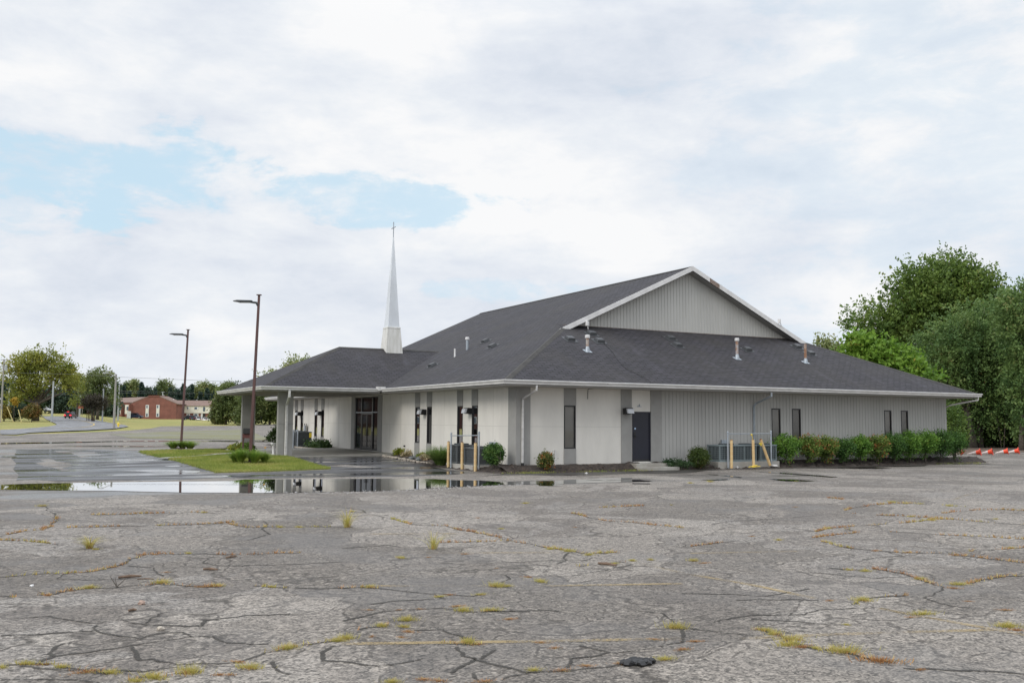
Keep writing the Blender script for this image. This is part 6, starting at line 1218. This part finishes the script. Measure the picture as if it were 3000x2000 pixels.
# far unit by the left facade
p0 = hit(14, 1290, 1040, 0, -1.25); p1 = hit(14, 1435, 1040, 0, -1.25)
fx = -1.2; q = hit(14, 1360, 1040, 0, fx); zt2 = hit(14, 1360, 805, 0, fx)[2]
t = acunit('dark air conditioner with yellow sticker beyond the entrance', (fx, q[1], .0), 1.0, 1.1, zt2, dark=True)
MB().box((.42, -.56, zt2-.22), (.16, .012, .30)).build('yellow_sticker', M['tape'], t); MB().box((.42, -.56, .28), (.10, .012, .20)).build('data_plate', M['white'], t)
acunit('grey air conditioner left of the dark unit beyond the entrance', (-2.25, q[1]+.2, -.05), .8, .8, zt2-.05)
a = hit(14, 1225, 1090, 0, -1.9); b = hit(14, 1262, 1080, 0, -1.75)
t = thing('pipe_frame', 'pale pipe posts in front of the far air conditioners', 'pipe frame', (a[0], a[1], -.05))
for dx, dy in ((0, 0), (.25, .25), (.12, -.55)): MB().tube([(dx, dy, -.05), (dx, dy, 1.12)], .045, 10).build('post', M['galv'], t)
q = hit(14, 1432, 1000, 0, -.14)
t = thing('electric_riser', 'dark conduit and meter pipes on the wall beyond the entrance', 'conduit', (0, q[1], 0))
for dy in (0, .45): MB().tube([(-.12, dy, -.02), (-.12, dy, 1.45)], .04, 8).build('conduit', M['pole'], t)
MB().box((-.14, .2, 1.15), (.12, .3, .35)).build('meter_box', M['galv'], t); MB().tube([(-.14, .5, 1.1), (-.5, .7, .9), (-.55, .75, .6)], .015, 5).build('cable', M['black'], t)
# sign stand, potted shrub, hose rack by the columns
sp = CP+ray(*Z(14, 478, 1000))*50.0; bz = terr(sp[0], sp[1])
k = 50.0/FPX/5.6; Zy = lambda y: (CP+ray(*Z(14, 478, y))*50.0)[2]-bz
t = thing('sign_stand', 'maroon post stand with a black box on top between lamp and canopy column', 'sign stand', (sp[0], sp[1], bz), -YAW)
for x in (-.23, .22): MB().bx(x-.035, x+.035, -.04, .04, -.05, Zy(850)).build('post', M['brownpole'], t)
MB().bx(-.265, .255, -.06, .06, Zy(912), Zy(842)).build('panel', mat('maroon_panel', (.11, .03, .025), .5), t, bevel=.01); MB().bx(-.22, .21, -.16, .16, Zy(842), Zy(750)).build('box', M['black'], t, bevel=.02)
q = gp(14, 903, 1200); t = thing('potted_shrub', 'small dark shrub in a white pedestal urn at the near canopy column', 'potted plant', tuple(q), -YAW)
MB().lathe([(.14, 0), (.12, .04), (.07, .12), (.08, .42), (.16, .60), (.18, .66), (.15, .66)], 14).build('urn', M['white'], t, smooth=True)
gg = np.random.default_rng(9); C_, D_ = crown_pts([(0, 0, 1.0, .18, .18, .38), (-.2, 0, .95, .2, .12, .12), (.02, 0, 1.3, .12, .12, .15)], 110, gg); rawmesh('foliage', leaves(C_, D_, 9, .16, .04, .09, gg), 4, G4, parent=t); MB().tube([(-.1, 0, .95), (-.35, 0, .85), (-.62, 0, .72)], [.02, .02, .03], 6).build('branch', M['bark'], t)
q = gp(14, 375, 1075)+CF*2.0; q[2] = -.1; t = thing('hose_reel', 'coiled green garden hose hanging at the far canopy column', 'hose', (q[0], q[1], q[2]), -YAW)
mb = MB(); 
for r_, zz in ((.40, 0), (.33, .02), (.36, -.03)): mb.tube([(r_*.45*math.cos(a*.35), zz, .85+r_*1.4*math.sin(a*.35)) for a in range(19)], .03, 6)
mb.build('hose', mat('green_hose', (.02, .09, .06), .4), t); MB().tube([(0, 0, 0), (0, .1, 1.4)], .03, 6).build('hook_post', M['black'], t)
# stone edging
st_pts = Gs(3, [(120, 1066), (230, 1082), (330, 1098), (440, 1118), (520, 1135), (610, 1150), (690, 1164), (765, 1178)])
P = []; 
for a, b in zip(st_pts, st_pts[1:]):
    n = max(1, int(np.linalg.norm(b-a)/.30))
    for i in range(n): P.append((a+(b-a)*i/n, math.atan2((b-a)[1], (b-a)[0])))
src = None
for i, (q, an) in enumerate(P):
    if src is None: o = src = MB().box((0, 0, .03), (.27, .14, .09)).build('edging_stone', M['stone'], bevel=.02)
    else: o = src.copy(); COL.objects.link(o)
    o.location = (q[0]+rnd.gauss(0, .02), q[1], q[2]+rnd.uniform(.0, .03)); o.rotation_euler = (rnd.gauss(0, .06), rnd.gauss(0, .06), an+rnd.gauss(0, .1)); o.scale = (rnd.uniform(.85, 1.1), rnd.uniform(.8, 1.2), rnd.uniform(.8, 1.15)); tag(o, 'tan edging stone in the border row of the left planting bed', 'edging stone', 'edging stones of the left bed')
for i in range(14):
    o = src.copy(); COL.objects.link(o); q = hit(14, 1270+i*24, 1098-i*.2, 0, -1.7); o.location = (-1.75, q[1], -.06); o.rotation_euler = (0, 0, 1.57); tag(o, 'pale edging stone in the border row of the far bed past the entrance', 'edging stone', 'edging stones of the far bed')
for i, (x, y, w) in enumerate(((530, 1088, .28), (600, 1102, .35), (470, 1100, .25), (560, 1112, .22))):
    q = onplane(3, x, y, (0, 0, -.13), np.array([0, 0, 1.])); rock('flat_stone', ['flat grey stone at the back of the left bed', 'largest flat grey stone in the left bed', 'small flat stone near the yellow hosta side of the bed', 'flat grey stone near the left bed edging'][i], 'stone', tuple(q), w*.6, M['galv'] if False else mat('slate_stone', (.14, .15, .15), .8))
# traffic cones lying on their sides
M['cone'] = mat('cone_orange', (.80, .07, .02), .5); M['conein'] = mat('cone_inside', (.75, .04, .015), .6); M['whitecone'] = mat('grubby_reflective_band', (.60, .50, .47), .6)
def cone(n, xb, yb, xt, yt, label, s_=60.0, scale=1.0, el=None, body=None):
    """base centre and tip read from the photograph, lying on the ground"""
    b = gp(n, xb, yb+14); r_ = .19*scale; h_ = .72*scale; k = 1
    t = thing('traffic_cone', label, 'traffic cone', (b[0], b[1], b[2]), 0, 'traffic cones lying at the right edge')
    dirx = np.array([CR[0], CR[1]]); dl = np.array([xt, yt]); v = np.array([-(CR[0])*.80+fw[0]*.60, -(CR[1])*.80+fw[1]*.60])
    up_ = (yb-yt)/abs(xt-xb+1e-6)*.0
    ax = Vector((v[0], v[1], -.19/.72*.75 if el is None else el)).normalized(); c0 = Vector((0, 0, .20*scale)); 
    Mx = ax.to_track_quat('Z', 'Y').to_matrix()
    def tr(mb): mb.v = [tuple(Mx @ Vector(q)+c0) for q in mb.v]; return mb
    tr(MB().tube([(0, 0, 0.02), (0, 0, .24*scale)], [r_*.82, r_*.60], 18, caps=False)).build('cone_body', body or M['cone'], t, smooth=True, fixn=False)
    tr(MB().tube([(0, 0, .24*scale), (0, 0, .50*scale)], [r_*.605, r_*.32], 18, caps=False)).build('white_band', M['whitecone'], t, smooth=True, fixn=False)
    tr(MB().tube([(0, 0, .50*scale), (0, 0, h_)], [r_*.32, r_*.16], 18)).build('tip', M['whitecone'], t, smooth=True, fixn=False)
    sq_ = MB(); w = r_*1.12; n_ = 18; base = []
    ring = [(r_*.80*math.cos(2*math.pi*i/n_), r_*.80*math.sin(2*math.pi*i/n_), 0) for i in range(n_)]; outr = [(w*math.cos(2*math.pi*i/n_)*1.0, w*math.sin(2*math.pi*i/n_), 0) for i in range(n_)]
    for i in range(n_): j = (i+1) % n_; sq_.face([ring[i], ring[j], outr[j], outr[i]]); sq_.face([(ring[i][0], ring[i][1], .025), (ring[j][0], ring[j][1], .025), (outr[j][0], outr[j][1], .025), (outr[i][0], outr[i][1], .025)]); sq_.face([outr[i], outr[j], (outr[j][0], outr[j][1], .025), (outr[i][0], outr[i][1], .025)])
    tr(sq_).build('base', M['cone'], t, fixn=False); tr(MB().tube([(0, 0, .015), (0, 0, .45*scale)], [r_*.78, r_*.30], 18, caps=False)).build('inside', M['conein'], t, smooth=True, fixn=False); return t
for x, y, xt, lb in ((1060, 1405, 1000, 'orange cone lying second from the church end'), (1138, 1402, 1085, 'third lying orange cone from the church'), (1240, 1398, 1188, 'fourth lying orange cone from the church'), (1312, 1395, 1262, 'orange cone lying nearest the right edge of the photo')):
    c_ = cone(6, x, y, xt, y, lb, scale=1.12); c_.rotation_euler.z = rnd.uniform(-.15, .15)
b = gp(6, 935, 1422); c_ = cone(6, 935, 1412, 900, 1385, 'faded orange cone tipped against the hedge end', scale=1.0, el=.95, body=mat('faded_cone', (.50, .14, .08), .6)); c_.location = (b[0]+.15, b[1], b[2]-.02)

# ================================================================== FAR BUILDINGS
M['brick'] = mat('red_brick', (.23, .095, .072), .85, var=.18, scale=.6, bump=.2, bscale=8); M['brickdark'] = mat('dark_brick', (.19, .075, .055), .85, var=.15, scale=.8)
M['shingle'] = mat('brown_shingles', (.20, .135, .11), .9, var=.15, scale=.8); M['palesiding'] = mat('cream_siding', (.74, .72, .63), .7, var=.05); M['fglass'] = mat('far_window_glass', (.10, .13, .17), .15); M['wtrim'] = mat('white_trim', (.68, .69, .68), .6)
def pxframe(px0, s, z0=None):
    b = at(px0, s); k = s/FPX; z0 = b[2] if z0 is None else z0
    def f(n, x, y): px, py = Z(n, x, y); return ((px-px0)*k, CP[2]-(py-hz_(px))*k-z0)
    return b, f
b, f = pxframe(450, 330)
t = thing('brick_apartments', 'red brick apartment building with a broad gable end facing the lot', 'building', tuple(b), -YAW)
x0, ze_ = f(13, 385, 492); x1, _ = f(13, 1205, 525); xl, zl = f(13, 700, 368); xr_, zr_ = f(13, 890, 362)
D_ = 45
def prism(mb, poly, y0, y1):
    n = len(poly); vs = [(x, y0, z) for x, z in poly]+[(x, y1, z) for x, z in poly]; return mb.add(vs, [tuple(range(n)), tuple(range(n, 2*n))]+[(i, (i+1) % n, n+(i+1) % n, n+i) for i in range(n)])
prism(MB(), [(x0, -1), (x1, -1), (x1, ze_), (xr_, zr_-.2), (xl, zr_-.2), (x0, ze_)], 0, 9).build('gable_wall', M['brick'], t)
prism(MB(), [(xl, zr_-.3), (xr_, zr_-.3), (xr_, zr_+.15), (xl, zr_+.15)], -.2, 8).build('parapet', M['brickdark'], t)
mb = MB(); prism(mb, [(x0-.5, ze_-.1), (xl, zr_), (xl, zr_-.3), (x0-.5, ze_-.4)], -.05, 9); prism(mb, [(x1+.5, ze_-.1), (xr_, zr_), (xr_, zr_-.3), (x1+.5, ze_-.4)], -.05, 9); mb.build('roof', M['shingle'], t)
for wx0, wx1 in ((655, 712), (848, 905)):
    a0, zt_ = f(13, wx0, 525); a1, zb_ = f(13, wx1, 742); _, m1 = f(13, wx0, 588); _, m2 = f(13, wx0, 672)
    w = MB().bx(a0, a1, -.12, 0, zb_, zt_).build('window', M['wtrim'], t); MB().bx(a0+.08, a1-.08, -.16, -.121, m2+.1, m1-.1).build('panel', M['palesiding'], w)
    MB().bx(a0+.25, (a0+a1)/2+.1, -.17, -.121, m1+.1, zt_-.2).build('pane', M['fglass'], w); MB().bx(a0+.25, a1-.3, -.17, -.121, zb_+.25, m2-.2).build('pane', M['fglass'], w)
# receding left side with pale panels
xa, za = f(13, 55, 420); xb_, zb_ = f(13, 385, 492)
mb = MB(); mb.add([(x0, .2, -1), (x0-13.5, 10, -1), (x0-13.5, 10, ze_+1.0), (x0, .2, ze_), (x0-13.5, 14, -1), (x0, 14, -1), (x0-13.5, 14, ze_+1.0), (x0, 14, ze_)], [(0, 1, 2, 3), (4, 5, 7, 6), (1, 4, 6, 2), (3, 2, 6, 7)]); mb.build('side_wall', M['brick'], t)
xa1, zr1 = f(13, 180, 415)
mb = MB(); mb.add([(x0-.2, 0, ze_+.2), (x0-14, 9.8, ze_+.2), (x0-12, 16, zr1+.6), (xl, 9, zr_)], [(0, 1, 2, 3)]); mb.build('roof', M['shingle'], t)
for c0, c1 in ((-.22, -.02), (-.5, -.30)):
    pz = ze_-.6; e = lambda k: (x0+13.5*k*1.0, .2-9.8*k*1.0)
    q0, q1 = e(c0), e(c1); mb = MB(); mb.add([(q0[0], q0[1]-.15, pz-3.2), (q1[0], q1[1]-.15, pz-3.2), (q1[0], q1[1]-.15, pz), (q0[0], q0[1]-.15, pz)], [(0, 1, 2, 3)]); mb.build('pale_panel', M['palesiding'], t)
    mb = MB(); mb.box(((q0[0]+q1[0])/2, (q0[1]+q1[1])/2-.4, pz-1.2), (.8, .1, 1.3), rz=-.63); mb.build('window', M['fglass'], t)
    mb = MB().box((q1[0]+.5, q1[1]-.8, ze_/2-.5), (.5, 1.6, ze_+.2), rz=-.63); mb.build('buttress', M['brickdark'], t)
b, f = pxframe(570, 338); t = thing('apartment_wing', 'long pale upper storey apartment wing with brown roof right of the brick gable', 'building', tuple(b), -YAW)
x0, ze_ = f(13, 1222, 540); x1, _ = f(13, 2120, 545); _, zm = f(13, 1222, 672); _, zrf = f(13, 1222, 438)
MB().bx(x0, x1, .3, 10, -1, zm).build('lower_wall', M['brick'], t); MB().bx(x0, x1, 0, 10, zm, ze_).build('upper_wall', M['palesiding'], t)
mb = MB(); prism(mb, [], 0, 0) if False else None; mb.add([(x0-6, -.4, ze_), (x1+.4, -.4, ze_), (x1+.4, 5, zrf), (x0-6, 5, zrf), (x0-6, 10.4, ze_), (x1+.4, 10.4, ze_)], [(0, 1, 2, 3), (3, 2, 5, 4), (0, 3, 4), (1, 5, 2)]); mb.build('roof', M['shingle'], t)
mb = MB(); a_ = f(13, 1165, 425); b_ = f(13, 1225, 522); mb.tube([(a_[0], -1, a_[1]), (b_[0], -1.2, b_[1])], .28, 4); mb.tube([(b_[0]-.4, -1.1, b_[1]), (b_[0]-.4, -1.1, f(13, 1200, 665)[1])], .28, 4); mb.build('white_rake', M['wtrim'], t)
for q in ((1275, 1310, 560, 602), (1405, 1438, 562, 605), (1535, 1612, 562, 608), (1825, 1885, 568, 610), (1695, 1732, 562, 640)):
    a_ = f(13, q[0], q[3]); c_ = f(13, q[1], q[2]); w = MB().bx(a_[0], c_[0], -.10, 0, a_[1], c_[1]).build('window', M['wtrim'] if q[3] < 620 else M['fglass'], t)
    if q[3] < 620: MB().bx(a_[0]+.1, (a_[0]*.35+c_[0]*.65), -.14, -.101, a_[1]+.1, c_[1]-.1).build('pane', M['fglass'], w)
for q in ((1255, 1312, 680, 722), (1395, 1455, 678, 730), (1520, 1612, 678, 735), (1815, 1905, 685, 738)):
    a_ = f(13, q[0], q[3]); c_ = f(13, q[1], q[2]); w = MB().bx(a_[0], c_[0], .18, .3, a_[1], c_[1]).build('window', M['wtrim'], t); MB().bx(a_[0]+.4, c_[0]-.4, .14, .179, a_[1]+.25, c_[1]-.25).build('pane', M['fglass'], w)
a_ = f(13, 1690, 770); c_ = f(13, 1732, 683); MB().bx(a_[0], c_[0], .2, .3, a_[1], c_[1]).build('door', M['black'], t); MB().bx(a_[0]-.7, a_[0], .18, .3, a_[1], c_[1]).build('door_panel', M['wtrim'], t)
# utility cabinet and small things by the brick building
b, f = pxframe(*(Z(13, 352, 780)[0], 312)); t = MB().box((0, 0, 1.1), (1.0, .8, 2.4)).build('utility_cabinet', M['wtrim'], bevel=.03); t.location = b; t.rotation_euler.z = -YAW; tag(t, 'white utility cabinet left of the dark van by the brick building', 'utility cabinet')
b = at(Z(13, 170, 840)[0], 175); t = thing('fire_hydrant', 'small yellow fire hydrant on the grass by the road', 'fire hydrant', tuple(b), -YAW); MB().lathe([(.22, 0), (.22, .05), (.15, .08), (.15, .6), (.19, .62), (.17, .72), (.05, .82)], 12).build('barrel', M['tape'], t); MB().tube([(-.3, 0, .45), (.3, 0, .45)], .09, 8).build('nozzle', M['tape'], t)

# ================================================================== VEHICLES
def car(name, label, cat, px, s, heading, paint, L_=4.6, W_=1.8, H_=1.5, style='sedan', dz=0, lights=False):
    b = at(px, s); t = thing(name, label, cat, (b[0], b[1], b[2]+dz), heading, None); h1 = .92*H_/1.5
    low = [(-.5, .30), (-.5, .62), (-.47, h1*.86), (-.30, h1), (.28, h1), (.46, h1*.80), (.5, .58), (.5, .28)]
    top = {'sedan': [(-.36, h1), (-.22, H_), (.10, H_), (.26, h1)], 'suv': [(-.485, h1), (-.42, H_), (.12, H_), (.27, h1)]}[style]
    mb = MB(); prism3 = lambda poly, w0, w1: [(x*L_, -w0, z) for x, z in poly]+[(x*L_, w1, z) for x, z in poly]
    n = len(low); mb.add(prism3(low, W_/2, W_/2), [tuple(range(n)), tuple(range(n, 2*n))]+[(i, (i+1) % n, n+(i+1) % n, n+i) for i in range(n)])
    bd = mb.build('body', paint, t, bevel=.07)
    wt = W_/2*.80; wb = W_/2*.94; mb = MB(); vs = []
    for sg in (-1, 1):
        for (x, z) in top: vs.append((x*L_, sg*(wb if z < H_ else wt), z))
    mb.add(vs, [(0, 1, 2, 3), (4, 5, 6, 7), (0, 1, 5, 4), (1, 2, 6, 5), (2, 3, 7, 6)]); mb.build('windows', M['glass'], t, bevel=.03)
    mb = MB(); mb.box(((top[1][0]+top[2][0])/2*L_, 0, H_+.015), ((top[2][0]-top[1][0])*L_+.1, wt*2+.04, .06)); 
    for sg in (-1, 1):
        for a_, c_ in ((0, 1), (3, 2)): mb.tube([(top[a_][0]*L_, sg*wb, top[a_][1]), (top[c_][0]*L_, sg*wt, H_)], .05, 5)
        mb.tube([((top[1][0]+top[2][0])/2*L_, sg*wb, h1), ((top[1][0]+top[2][0])/2*L_, sg*wt, H_)], .04, 5)
    mb.build('roof', paint, t)
    for x in (-.31, .31):
        for sg in (-1, 1):
            w = MB().tube([(x*L_, sg*(W_/2-.22), .33), (x*L_, sg*(W_/2+.01), .33)], .33, 18).build('wheel', M['black'], t); MB().tube([(x*L_, sg*(W_/2+.005), .33), (x*L_, sg*(W_/2+.025), .33)], .19, 12).build('rim', M['galv'], w)
    for sg in (-1, 1):
        MB().box((-.495*L_, sg*W_*.38, .78), (.1, .34, .2)).build('taillight', M['tailon'] if lights else M['tail'], t, bevel=.02); MB().box((.487*L_, sg*W_*.36, .66), (.1, .36, .16)).build('headlight', M['lens'], t, bevel=.02)
    if lights: MB().box((-.43*L_, 0, H_-.03), (.06, .5, .05)).build('brake_light', M['tailon'], t)
    MB().box((-.505*L_, 0, .45), (.06, W_*.9, .18)).build('bumper', M['black'], t); return t
M['tail'] = mat('tail_lens', (.35, .01, .01), .3); M['tailon'] = mat('lit_tail_lens', (.9, .02, .02), .3, emit=((1, .03, .05), 4.0))
navy = mat('navy_paint', (.015, .025, .06), .25, spec=.7); whitep = mat('white_paint', (.75, .75, .74), .25); blackp = mat('dark_green_paint', (.012, .02, .022), .25)
hd = math.pi/2-YAW
redp = mat('dark_red_paint', (.045, .010, .014), .25)
car('red_car', 'dark red car with lit brake lights driving away on the road', 'car', 207, 240, hd+.10, redp, style='suv', H_=1.65, lights=True, dz=.05)
Zx = lambda x: Z(13, x, 0)[0]
car('parked_van', 'dark blue van parked left at the brick gable', 'van', Zx(470), 314, -YAW+.05, navy, style='suv', L_=4.9, H_=1.75, dz=.1)
car('parked_car', 'dark car partly hidden by the lamp post before the pale wing', 'car', Zx(1450), 318, -YAW+.6, blackp, dz=-.2); car('parked_car', 'dark blue hatchback parked right of the dark car before the pale wing', 'car', Zx(1545), 317, hd, navy, style='suv', H_=1.6, dz=-.2)
car('parked_car', 'white car parked beside the dark blue hatchback', 'car', Zx(1642), 316, hd+.1, whitep, dz=-.5); car('parked_car', 'second white car parked before the dark doorway of the pale wing', 'car', Zx(1788), 312, hd-.2, whitep, dz=-.6); car('parked_car', 'white car half hidden by the olive tree', 'car', Zx(1905), 315, hd+.4, whitep, dz=-.4)
car('distant_car', 'white car far behind the orange tinged shrub at left', 'car', 123, 262, -YAW, whitep, dz=1.3)

# ================================================================== POLES AND WIRES
def zpx(px, py, s): return (CP+ray(px, py)*s)[2]
def polex(label, n, x, ytop, ybase, s, r_, m_, name='utility_pole', arm=None, cross=None, lamp=False, grp=None):
    px, pt = Z(n, x, ytop); b = at(px, s); h_ = zpx(px, pt, s)-b[2]; t = thing(name, label, 'street light' if name == 'street_light' else 'utility pole', tuple(b), -YAW, grp)
    MB().tube([(0, 0, -.3), (0, 0, h_)], [r_*1.15, r_*.75], 8).build('pole', m_, t)
    k = s/FPX/ZR[n][2]
    if arm:
        pts = [(a*k, 0, h_-c*k) for a, c in arm]; a_ = MB().tube(pts, .06, 6).build('arm', m_, t)
        e = pts[-1]; MB().box((e[0], 0, e[2]), (.8, .3, .16)).build('lamp_head', M['sidepole'], t)
    if cross:
        for c in cross: MB().box((c[1]*k, 0, h_-c[0]*k), (c[2]*k, .15, .14)).build('crossarm', m_, t)
        MB().tube([(.5, 0, h_-cross[0][0]*k-2.2), (.5, 0, h_-cross[0][0]*k-1.2)], .28, 8).build('transformer', M['sidepole'], t) if len(cross) > 1 else None
    return t, b, h_
PA = polex('tall weathered pole with a curved lamp arm on the grass verge', 1, 1049, 457, 955, 158, .20, M['pole'], 'street_light', arm=[(0, 18), (-30, 8), (-60, -5), (-95, -12)])
polex('pale grey metal pole left of the road curve', 1, 475, 520, 890, 206, .22, M['sidepole'])
polex('pale thin pole in front of the purple leaved tree', 1, 940, 590, 875, 222, .17, M['sidepole'])
PD = polex('pale pole at the left corner of the brick building', 1, 1083, 552, 860, 262, .22, M['sidepole'])
PE = polex('dark utility pole with crossarms at the left edge of the photo', 1, 8, 320, 850, 200, .20, M['pole'], cross=[(4, 18, 100), (64, 5, 60)])
polex('distant pole behind the yellow green tree, right of the red car', 1, 730, 640, 830, 275, .2, M['sidepole'])
polex('short far pole behind the left trees', 1, 72, 585, 700, 285, .25, M['sidepole'], cross=[(4, -10, 40)])
PG = polex('pole with transformer standing behind the brick gable roof', 13, 952, 290, 410, 372, .25, M['sidepole'], cross=[(8, 4, 60), (60, 4, 30)])
polex('far thin pole behind the pale wing roof', 13, 1897, 395, 440, 372, .22, M['sidepole'])
def wire(label, pts, r_=.02):
    Q = [CP+ray(*Z(n, x, y))*s for n, x, y, s in pts]; a, b = Q[0], Q[-1]; out = []
    for q0, q1 in zip(Q, Q[1:]):
        for i in range(12): out.append(q0+(q1-q0)*i/12)
    out.append(Q[-1]); tag(MB().tube(out, r_, 4).build('overhead_wire', M['wire']), label, 'wire')
wire('overhead wire from the lamp arm pole toward the entrance canopy', [(1, 1050, 482, 158), (1, 1500, 500, 150), (1, 2010, 522, 140), (2, 600, 545, 128)], .022)
wire('upper overhead wire crossing before the brick apartments', [(1, 1088, 610, 262), (13, 950, 292, 372), (13, 2050, 345, 372)], .035)
wire('lower overhead wire crossing before the brick apartments', [(1, 1088, 625, 262), (13, 560, 320, 330), (13, 1500, 330, 372)], .03)
wire('wire running left from the lamp arm pole behind the big tree', [(1, 0, 440, 200), (1, 400, 450, 200), (1, 760, 462, 190), (1, 1049, 478, 158)], .02)
wire('low wire before the dark trees at left', [(1, 480, 640, 206), (1, 730, 650, 240), (1, 1083, 660, 262)], .03)
for i, y in enumerate((706, 718, 738)): wire(['top', 'middle', 'bottom'][i]+' power line between the maple and the bright tree', [(6, 430, y, 90), (6, 740, y-26, 84)], .012)
# leaning yellow guy guards at far left
for x0_, y0_, x1_, y1_, lb in ((125, 850, 65, 758, 'longer leaning yellow pole guard before the dark bush at far left'), (200, 850, 168, 782, 'shorter leaning yellow pole guard right of the longer one'), (14, 850, 14, 780, 'upright yellow marker at the foot of the left edge pole')):
    a = at(Z(1, x0_, 0)[0], 197); q = CP+ray(*Z(1, x1_, y1_))*197; tag(MB().tube([a, q], .075, 8).build('guy_guard', mat('guy_yellow', (.5, .42, .18), .6) if 'guy' not in M else M['guy']), lb, 'guy guard')
# red and black feeder / sign right of the car
b = at(Z(12, 1577, 0)[0], 268); t = thing('roadside_sign', 'small red sign on two posts right of the red car', 'sign', tuple(b), -YAW)
for x in (-.5, .5): MB().tube([(x, 0, 0), (x, 0, 2.6)], .08, 6).build('post', M['pole'], t)
MB().box((0, 0, 2.7), (1.5, .2, 1.0)).build('sign_board', mat('sign_red', (.4, .08, .07), .6), t)
mb = MB(); 
for i, x in enumerate((1708, 1740, 1768, 1798, 1832)):
    b = at(Z(12, x, 0)[0], 224); tag(MB().tube([b, b+np.array([0, 0, 2.6])], .09, 6).build('fence_post', mat('post_brown', (.14, .08, .05), .9) if i == 0 else bpy.data.materials['post_brown']), 'short brown post in the row under the purple leaved tree', 'fence post', 'posts under the purple tree')

# brick hall outside the left edge, mirrored in the entrance glass
hp = (-52.0, 160.0); t = thing('brick_hall', 'long red brick hall beyond the left edge, mirrored in the entrance glass', 'building', (hp[0], hp[1], terr(*hp)-.3), .25)
MB().bx(-32, 26, 0, 12, 0, 6.8).build('wall', mat('hall_brick', (.085, .038, .034), .9), t); mb = MB(); mb.add([(-33, -1, 6.8), (27, -1, 6.8), (27, 6, 9.5), (-33, 6, 9.5), (-33, 13, 6.8), (27, 13, 6.8)], [(0, 1, 2, 3), (3, 2, 5, 4), (0, 3, 4), (1, 5, 2)]); mb.build('roof', M['shingle'], t)
for i in range(9):
    for z in (1.2, 4.2): w = MB().bx(-28+i*6, -26.4+i*6, -.1, 0, z, z+1.5).build('window', M['wtrim'], t); MB().bx(-27.85+i*6, -26.55+i*6, -.14, -.101, z+.12, z+1.38).build('pane', M['fglass'], w)
